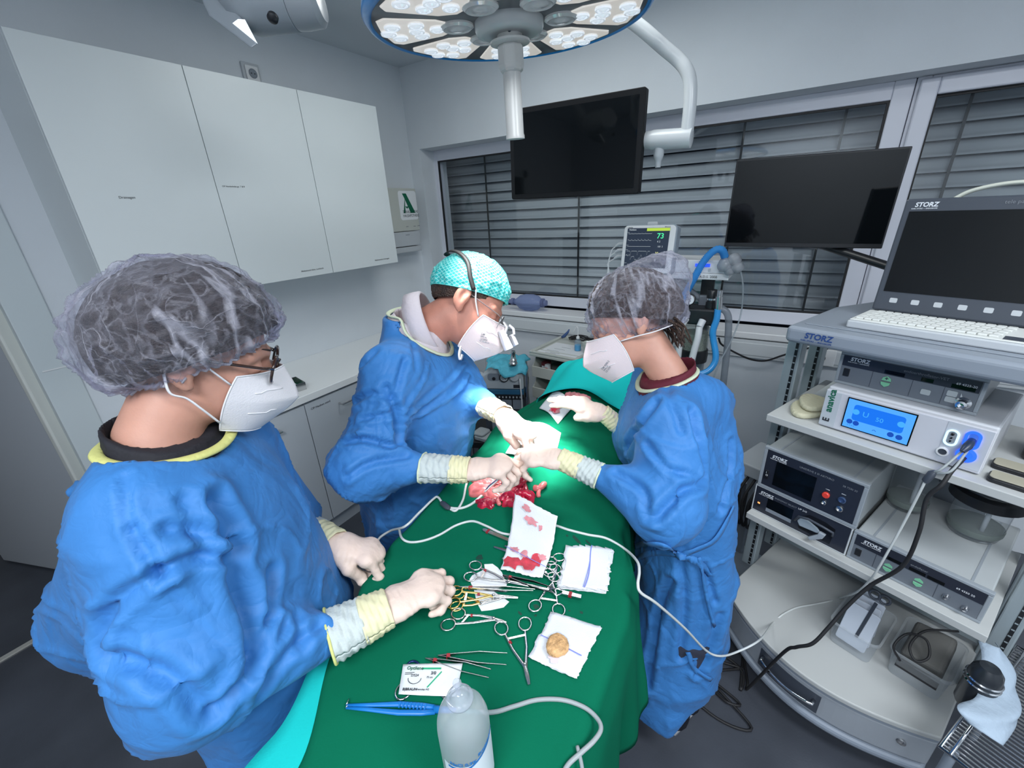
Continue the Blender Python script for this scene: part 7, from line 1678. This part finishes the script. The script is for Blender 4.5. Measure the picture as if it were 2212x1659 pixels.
# hair and bouffant cap
capmesh('hair', H1, p1, (0, -.020, .032), (.101, .131, .115), math.radians(34), 1.82, hair_m, 120, 50, .0022, 40, seed=4, solid=.002)
cap1, bd1 = capmesh('bouffant_cap', H1, p1, (0, -.018, .030), (.110, .142, .124), math.radians(34), 2.00, film_m, 260, 110, .0060, 46, seed=7, edge_in=.16, bulge=[((0, -.8, .5), .06, 5), ((0, .9, .35), -.06, 6)])
MB().tube(bd1, .0022, 6, closed=True).build('cap_elastic', film('film_edge', .6), cap1, smooth=True)
m1, G1, R1 = maskmesh(H1, p1, mask_m)
def strap(R, root, pts, r=.0024, flat=.5, nm='mask_strap', m=None): return MB().tube(spline([R@Vector(p) for p in pts], 6), r, 8, flat=flat).build(nm, m or strap_m, root, smooth=True)
for sd in (-1, 1):
    strap(R1, m1, [(.066*sd, .052, -.022), (.078*sd, .025, .002), (.082*sd, .0, .022), (.086*sd, -.02, .03), (.088*sd, -.03, .01)], .003)
    strap(R1, m1, [(.060*sd, .045, -.092), (.074*sd, .02, -.065), (.079*sd, .0, -.048), (.084*sd, -.02, -.04), (.086*sd, -.03, -.01)], .003)
# glasses
tort = mat('glasses_dark_tortoise', (.03, .012, .008), .2, coat=.5); lensg = glass('glasses_lens', (.93, .93, .92), 0)
def glasses(HM, root, m, lw=.025, lh=.022, y=.112, z=.004, temple=.0026, name='glasses', rim=.0022):
    R = root.matrix_world.inverted()@HM; t_ = None
    fr = MB()
    for sd in (-1, 1):
        c = [R@Vector((sd*.033+lw*math.cos(a), y-.35*abs(sd*.033+lw*math.cos(a))**1.5*sd*0-.10*abs(sd*.033+lw*math.cos(a)), z+lh*math.sin(a))) for a in [2*math.pi*k/28 for k in range(28)]]
        fr.tube(c, rim, 8, closed=True)
    fr.tube([R@Vector((-.010, y, z+.006)), R@Vector((0, y+.003, z+.009)), R@Vector((.010, y, z+.006))], rim, 8)
    o = fr.build(name, m, root, smooth=True)
    for sd in (-1, 1):
        c = [R@Vector((sd*.033+lw*.97*math.cos(a), y-.0004-.10*abs(sd*.033+lw*math.cos(a)), z+lh*.97*math.sin(a))) for a in [2*math.pi*k/28 for k in range(28)]]
        MB().add(c, [tuple(range(28))]).build('lens', lensg, o)
        MB().tube([R@Vector((sd*.058, y-.006, z+.008)), R@Vector((sd*.070, y-.02, z+.010)), R@Vector((sd*.080, .02, z+.012)), R@Vector((sd*.080, -.005, z+.014))], temple, 8, flat=.6).build('temple', m, o, smooth=True)
    return o, R
glasses(H1, p1, tort, temple=.0042, lw=.0245, lh=.023, rim=.0026)
MB().tube(spline([H1.inverted().inverted()@Vector((.077, .045, .028)) if False else (p1.matrix_world.inverted()@H1@Vector((.030+.012*k-.02, .098-.010*k, .030+.003*math.sin(k)))) for k in range(4)], 4), .0035, 6, flat=.5).build('eyebrow', hair_m, p1, smooth=True)

# ================================================================== person in the turquoise cap (surgeon)
N2 = at(893, 705, 1.275); F2 = azv(62); L2_ = Vector((F2.y, -F2.x, 0))
p2 = thing('person', 'person in turquoise cap and magnifying loupes bending over the table, in a crumpled blue gown', 'person', (N2.x-.06, N2.y-.03, 0)); bpy.context.view_layer.update()
H2 = headframe(at(1008, 655, 1.27), CR*.86-CU*.56+CF*.10, CU*.85+CR*.55, 1.10)
person_bust('body', p2, H2, N2+F2*.02, skin2, (L2_, F2), nr=.062)
s2 = [(-1.45, 0, -.10, .24, .21), (-.95, 0, -.09, .225, .19), (-.55, 0, -.06, .215, .18), (-.36, 0, -.03, .21, .18), (-.22, 0, .0, .20, .165), (-.12, 0, .0, .185, .135), (-.06, 0, -.01, .15, .095), (-.01, 0, -.015, .10, .07), (.04, 0, -.02, .08, .055)]
SR2 = P_(N2, L2_, F2, .175, -.02, -.085); SL2 = P_(N2, L2_, F2, -.175, .0, -.085)
E2 = at(788, 1005, 1.10); W2 = at(1008, 1015, 1.075); K2 = at(1085, 1008, 1.07)
W2l = at(1085, 895, 1.20); K2l = at(1138, 935, 1.17); E2l = at(1000, 850, 1.38)
fd2 = (E2-W2).normalized(); c2 = W2+fd2*.105; fl2 = (E2l-W2l).normalized(); c2l = W2l+fl2*.07
arms2 = [[(SR2, E2, .085, .082), (E2, c2, .082, .031)], [(SL2, E2l, .08, .075), (E2l, c2l, .075, .035)]]
hole2 = (N2+F2*.035+Vector((0, 0, -.012)), (.105, .115, .075), np.array(Matrix((L2_, F2, Vector((0, 0, 1)))).transposed()@Matrix.Rotation(math.radians(-32), 3, 'X')))
g2_, lp2, b2 = gown(p2, N2, L2_, F2, s2, arms2, hole2, [], seed=11, vox=.0068, wr=1.0, crump=1.0, folds=[
    ([(863, 912), (971, 827), (1004, 785)], -.009, .007), ([(863, 903), (914, 825), (925, 785)], -.008, .006), ([(862, 925), (985, 850), (1012, 810)], -.007, .006), ([(852, 853), (873, 779)], .010, .008), ([(860, 955), (855, 888), (835, 840)], .016, .010),
    ([(742, 955), (790, 950), (846, 964)], .012, .008), ([(750, 1030), (800, 1000), (880, 985)], .009, .008), ([(770, 800), (810, 760)], .008, .009), ([(765, 870), (800, 850), (845, 860)], .009, .008), ([(900, 800), (890, 720)], .006, .008), ([(780, 905), (840, 895)], .008, .007)])
collar(p2, lp2, trim_p, .0065, lift=.006)
undershirt(p2, N2+F2*.02, L2_, F2, b2, hole2, shirt_w, up=.022, tilt=.5, rn=.074, r=.12)
# stand-up shirt collar
iw2 = p2.matrix_world.inverted(); G = []
ca = (V3(N2+F2*.03))
axn = (H2@Vector((0, -.03, -.06))-N2).normalized(); cu_ = axn.cross(L2_).normalized(); cl_ = cu_.cross(axn)
for i in range(49):
    a = math.radians(-142+284*i/48); dirv = -cu_*math.cos(a)*1.0+cl_*math.sin(a); row = []
    if dirv.dot(F2) < 0: pass
    for j in range(9):
        v = j/8; rr = .078+.012*v if v < .5 else .084+.012*math.sin((v-.5)*math.pi); hh = -.02+.115*v if v < .5 else .0375+.02*math.sin((v-.5)*6.28)-.09*(v-.5)
        row.append(iw2@(N2+F2*.02+dirv*rr*(1+.05*math.cos(a))+axn*(hh)))
    G.append(row)
MB().grid(G).build('shirt_collar', shirt_w, p2, smooth=True, solid=.002)
bpy.context.view_layer.update()
hand(p2, W2, K2-W2, CU*.8-CF*.35, 1, GRIP, ((.052, .030, -.024), (.085, .014, -.036)), forearm=E2, cuffL=.04, knitL=.075, rw=.033, tapers=(1.15, 1.28))
hand(p2, W2l, K2l-W2l, CU*.85-CF*.35+CR*.2, -1, GRIP, ((.055, .032, -.022), (.085, .020, -.040)), forearm=E2l, cuffL=.055, knitL=.02, rw=.032, tapers=(1.15, 1.2))
capmesh('hair', H2, p2, (0, -.016, .034), (.078, .099, .086), math.radians(30), 1.95, hair_b, 120, 50, .002, 40, seed=5, solid=.002)
capnet = mat('cap_turquoise', (.02, .50, .50), .6)
nt = capnet.node_tree; b_ = nt.nodes['Principled BSDF']; tc = nt.nodes.new('ShaderNodeTexCoord'); sp_ = nt.nodes.new('ShaderNodeSeparateXYZ'); nt.links.new(tc.outputs['UV'], sp_.inputs[0])
def mth(op, a, b=None):
    n_ = nt.nodes.new('ShaderNodeMath'); n_.operation = op
    for i, x_ in enumerate((a, b)):
        if x_ is None: continue
        if isinstance(x_, (int, float)): n_.inputs[i].default_value = x_
        else: nt.links.new(x_, n_.inputs[i])
    return n_.outputs[0]
def lattice(expr): return mth('GREATER_THAN', mth('ABSOLUTE', mth('SUBTRACT', mth('FRACT', expr), .5)), .36)
ua, va_ = sp_.outputs[0], sp_.outputs[1]
l1_ = lattice(mth('ADD', ua, va_)); l2_ = lattice(mth('SUBTRACT', ua, va_)); mx_ = nt.nodes.new('ShaderNodeMix'); mx_.data_type = 'RGBA'
nt.links.new(mth('MAXIMUM', l1_, l2_), mx_.inputs[0]); mx_.inputs[6].default_value = (.01, .42, .42, 1); mx_.inputs[7].default_value = (.24, .68, .64, 1); nt.links.new(mx_.outputs[2], b_.inputs['Base Color'])
cap2, bd2 = capmesh('surgical_cap', H2, p2, (0, -.014, .040), (.087, .111, .096), math.radians(20), 1.76, capnet, 220, 90, .0030, 30, seed=9, edge_in=.03)
me = cap2.data; uv = me.uv_layers['UVMap']; npz = 220
for poly in me.polygons:
    for li in poly.loop_indices:
        vi = me.loops[li].vertex_index; i_, j_ = divmod(vi, npz); jj = j_
        if j_ == 0 and any(me.loops[k_].vertex_index % npz == npz-1 for k_ in poly.loop_indices): jj = npz
        uv.data[li].uv = (jj/npz*44, i_/90*17)
MB().tube(bd2, .0018, 6, closed=True).build('cap_hem', mat('cap_hem_turquoise', (.10, .55, .52), .6), cap2, smooth=True)
m2, G2m, R2 = maskmesh(H2, p2, mat('mask_rose', (.70, .60, .62), .8, bump=.12, bscale=350))
for sd in (-1, 1):
    strap(R2, m2, [(.066*sd, .050, -.018), (.080*sd, .024, .01), (.084*sd, .008, .034), (.082*sd, -.012, .045), (.082*sd, -.03, .03)], .0032)
    strap(R2, m2, [(.046*sd, .052, -.108), (.050*sd, .060, -.128), (.046*sd, .070, -.140), (.040*sd, .066, -.125)], .0032)
def print_on(o, lines, p0, p1, root, col):
    bpy.context.view_layer.update(); a, b = hit([o], *p0), hit([o], *p1)
    if not a or not b: return
    iw = root.matrix_world.inverted(); n = (a[2]+b[2]).normalized(); n = -n if n.dot(CF) > 0 else n; x = (b[1]-a[1]).normalized(); y = n.cross(x).normalized(); z_ = 0
    for s_, sz in lines:
        z_ -= sz*1.05; text('lettering', s_, sz, col, o, iw@(a[1]+y*z_), iw.to_3x3()@x, iw.to_3x3()@y, off=.0022, bold=.5)
print_on(m2, (('DM 4300-2', .0085), ('FFP2 NR', .0065), ('CE 2797', .0075), ('EN 149:2001+A1', .0050)), (1040, 716), (1080, 727), p2, ink_grey)
silver = mat('silver_plastic', (.55, .56, .60), .3, .6)
gl2, Rg = glasses(H2, p2, mat('glasses_metal', (.35, .34, .36), .3, .9), temple=.0018, lw=.026, lh=.018, rim=.0013, y=.110)
# loupes on the glasses
lq = lambda *p: Rg@Vector(p)
lp_ = MB().tube([lq(0, .112, .012), lq(0, .128, .006), lq(0, .134, -.012)], .006, 10).build('loupe_bracket', silver, gl2, smooth=40)
MB().bar(lq(-.03, .136, -.016), lq(.03, .136, -.016), .012, .008, (Rg.to_3x3()@Vector((0, 0, 1)))).build('loupe_bridge', silver, lp_, bevel=.002)
for sd in (-1, 1):
    a, b = lq(.030*sd, .122, -.016), lq(.026*sd, .172, -.048); MB().lathe([(.0095, -.004), (.0105, 0), (.0115, .012), (.0135, .03), (.0145, .056), (.012, .057), (.011, .052), (0, .052)], a, b-a, 22).build('loupe_barrel', silver, lp_, smooth=40)
MB().tube([lq(0, .130, .014), lq(0, .146, .012), lq(0, .156, .0)], .005, 10).build('hinge', silver, lp_, smooth=40)
MB().bar(lq(0, .150, -.004), lq(0, .178, -.022), .015, .012).build('lamp_block', silver, lp_, bevel=.002)
# black head strap of the loupes
hd = [(.082, .004, .030), (.090, -.020, .052), (.088, -.05, .085), (.066, -.085, .098), (.03, -.112, .09), (0, -.118, .08), (-.03, -.112, .09), (-.066, -.085, .098), (-.088, -.05, .085), (-.09, -.02, .052), (-.082, .004, .03)]
rows = []; pp_ = spline([Vector(p) for p in hd], 6); ce = Vector((0, -.014, .04))
for i, p in enumerate(pp_):
    t_ = (pp_[min(i+1, len(pp_)-1)]-pp_[max(i-1, 0)]).normalized(); d_ = (p-ce); rr = Vector((d_.x/.092, d_.y/.116, d_.z/.101)).length; p2_ = ce+d_/rr*1.0; n_ = d_.normalized(); b2_ = t_.cross(n_).normalized(); rows.append([R2@(p2_-b2_*.006), R2@(p2_+b2_*.006)])
MB().grid(rows).build('head_strap', black_rub, gl2, smooth=True, solid=.0018)

# ================================================================== assistant at the right
N3 = at(1448, 800, 1.125); F3 = azv(-112); L3_ = Vector((F3.y, -F3.x, 0))
p3 = thing('person', 'person at the right in tied blue gown and bouffant cap, leaning over the table', 'person', (N3.x+.05, N3.y+.02, 0)); bpy.context.view_layer.update()
H3 = headframe(at(1362, 700, 1.15), -CR*.90-CU*.40+CF*.14, CU*.90-CR*.38, 1.04)
person_bust('body', p3, H3, N3, skin, (L3_, F3), nr=.050)
s3 = [(-1.32, -.02, -.06, .20, .17), (-.8, 0, -.10, .185, .145), (-.5, 0, -.10, .175, .135), (-.36, 0, -.075, .168, .135), (-.22, 0, -.01, .165, .135), (-.12, 0, .0, .16, .115), (-.06, 0, .0, .13, .085), (-.01, 0, .0, .078, .058), (.02, 0, .0, .045, .04)]
SL3 = P_(N3, L3_, F3, -.145, .02, -.085); SR3 = P_(N3, L3_, F3, .145, .02, -.085)
E3 = at(1450, 1095, .98); W3 = at(1215, 993, 1.08); K3 = at(1140, 985, 1.10)
W3r = at(1306, 894, 1.30); K3r = at(1250, 873, 1.315); E3r = at(1370, 950, 1.30)
fd3 = (E3-W3).normalized(); c3 = W3+fd3*.085; fr3 = (E3r-W3r).normalized(); c3r = W3r+fr3*.085
arms3 = [[(SL3, E3, .078, .085), (E3, c3, .085, .026)], [(SR3, E3r, .07, .065), (E3r, c3r, .065, .027)]]
hole3 = (N3+F3*.02+Vector((0, 0, .0)), (.092, .09, .065), np.array(Matrix((L3_, F3, Vector((0, 0, 1)))).transposed()@Matrix.Rotation(math.radians(-20), 3, 'X')))
hem3 = lambda P: (.13+.32*np.clip((P[:, 0]+.07)/.25, 0, 1.2)-P[:, 2]).astype(np.float32)
g3, lp3, b3 = gown(p3, N3, L3_, F3, s3, arms3, hole3, [(P_(N3, L3_, F3, -.02, -.06, -.09), at(1552, 865, 1.18), .06, .035), (P_(N3, L3_, F3, .0, -.10, -.08), P_(N3, L3_, F3, .02, -.175, -.30), .05, .05), (P_(N3, L3_, F3, .0, -.05, -.9), at(1432, 1585, 1.42), .10, .02)], seed=21, vox=.0068, wr=1.0, crump=.25, folds=[
    ([(1495, 889), (1524, 1028), (1475, 1060), (1418, 1118)], .014, .010), ([(1418, 868), (1380, 920), (1350, 970)], .012, .010), ([(1557, 1101), (1575, 1020), (1578, 954)], .010, .009), ([(1449, 1255), (1423, 1320), (1398, 1480)], .014, .012), ([(1556, 1330), (1530, 1400), (1508, 1455)], .009, .012),
    ([(1470, 1205), (1480, 1300), (1470, 1420)], .010, .010), ([(1400, 960), (1440, 1010), (1500, 1030)], .008, .008), ([(1330, 1020), (1390, 1060), (1400, 1120)], .010, .009), ([(1520, 1220), (1545, 1300)], .008, .008), ([(1440, 840), (1470, 930)], .006, .009)], zlo=.08, hem=hem3)
collar(p3, lp3, trim_p, .0065, lift=.007)
undershirt(p3, N3, L3_, F3, b3, hole3, shirt_r, up=.006, tilt=.42, rn=.062, r=.10)
bpy.context.view_layer.update()
hand(p3, W3, K3-W3, CU*.85-CF*.45, -1, LOOSE, ((.055, .034, -.020), (.085, .028, -.034)), forearm=E3, cuffL=.05, knitL=.05, rw=.030, tapers=(1.15, 1.3), scale=.95)
hand(p3, W3r, K3r-W3r, CU*.8-CF*.5, 1, FLAT_, ((.050, .040, -.012), (.080, .050, -.018)), forearm=E3r, cuffL=.045, knitL=.07, rw=.029, tapers=(1.12, 1.25), scale=.93, spread=.02)
capmesh('hair', H3, p3, (0, -.028, .034), (.091, .121, .102), math.radians(28), 1.92, hair_b, 120, 50, .002, 40, seed=6, solid=.002)
cap3, bd3 = capmesh('bouffant_cap', H3, p3, (0, -.026, .032), (.100, .132, .110), math.radians(12), 2.34, film_m, 240, 100, .0055, 44, seed=17, edge_in=.14, bulge=[((0, -.75, .75), .42, 8), ((0, .9, .2), -.05, 6)])
MB().tube(bd3, .002, 6, closed=True).build('cap_elastic', film('film_edge_2', .6), cap3, smooth=True)
m3, G3m, R3 = maskmesh(H3, p3, mat('mask_rose_2', (.72, .62, .64), .8, bump=.12, bscale=350))
for sd in (-1, 1): strap(R3, m3, [(.066*sd, .050, -.030), (.080*sd, .01, -.035), (.080*sd, -.03, -.042), (.062*sd, -.075, -.045), (.03*sd, -.098, -.046)], .0030)
print_on(m3, (('DM 4300-2', .0075), ('FFP2 NR', .0058), ('CE 2797', .0065)), (1297, 795), (1316, 771), p3, ink_grey)
R3h = R3
for k in range(22):   # loose hair at the nape
    a = -1.2+2.4*k/21; x0 = .055*math.sin(a)-.012; MB().tube(spline([R3h@Vector((x0*1.1, -.085+.012*math.cos(k), -.030)), R3h@Vector((x0*1.25-.006, -.092+.01*math.sin(k*2.1), -.062)), R3h@Vector((x0*1.3-.010+.006*math.sin(k*1.7), -.088+.012*math.cos(k*1.3), -.088-.02*abs(math.sin(k*2.7))))], 5), [.0030]*5+[.0022]*5+[.0008], 6).build('loose_hair', hair_b, p3, smooth=True)
# waist ties
bpy.context.view_layer.update()
for pix, w in (([(1375, 1181), (1400, 1172), (1430, 1172), (1455, 1187), (1472, 1196)], .016), ([(1376, 1212), (1400, 1196), (1435, 1192), (1470, 1197)], .016), ([(1472, 1197), (1505, 1182), (1545, 1160), (1580, 1092)], .016), ([(1472, 1197), (1505, 1212), (1536, 1240)], .020), ([(1508, 1200), (1520, 1260), (1540, 1350)], .010), ([(1486, 1405), (1496, 1440), (1534, 1465)], .014)):
    strip_hit(p3, [g3], pix, w, gown_m, 'gown_tie', off=.007, solid=.0015)
hk = hit([g3], 1472, 1197)
if hk: MB().lathe([(0, -.012), (.012, -.006), (.013, .004), (0, .012)], p3.matrix_world.inverted()@(hk[1]+hk[2]*.008), hk[2], 12).build('tie_knot', gown_m, p3, smooth=True)
# legs and shoes under the assistant's gown
navy = mat('trousers_navy', (.012, .016, .035), .8, bump=.2, bscale=60)
for k, (px, py) in enumerate(((1452, 1560), (1478, 1528))):
    f_ = onz(px, py, .03); MB().tube([(f_.x-p3.location.x, f_.y-p3.location.y, .07), (f_.x-p3.location.x, f_.y-p3.location.y, .5)], [.05, .075], 16).build('trouser_leg', navy, p3, smooth=True)
    sh = MB().lathe([(0, -.035), (.030, -.03), (.043, -.0), (.044, .06), (.046, .13), (.040, .18), (.022, .205), (0, .21)], (0, 0, 0), Y1, 24, sx=1, sy=1); o_ = sh.build('shoe', white_pl if k else mat('shoe_grey', (.45, .46, .48), .6), p3, smooth=True)
    o_.location = (f_.x-p3.location.x, f_.y-p3.location.y, .036); o_.rotation_euler = (0, 0, math.radians(68)); o_.scale = (1, 1, .8)
for (pp0, dd) in ((p1, F1), (p2, F2)):
    for sd in (-1, 1):
        c = Vector((dd.y, -dd.x, 0))*.10*sd; sh = MB().lathe([(0, -.035), (.030, -.03), (.045, -.0), (.046, .06), (.048, .15), (.040, .21), (.022, .235), (0, .24)], (0, 0, 0), Y1, 24); o_ = sh.build('shoe', white_pl, pp0, smooth=True); o_.location = (c.x, c.y, .037); o_.rotation_euler = (0, 0, -math.atan2(dd.x, dd.y)); o_.scale = (1, 1, .8)
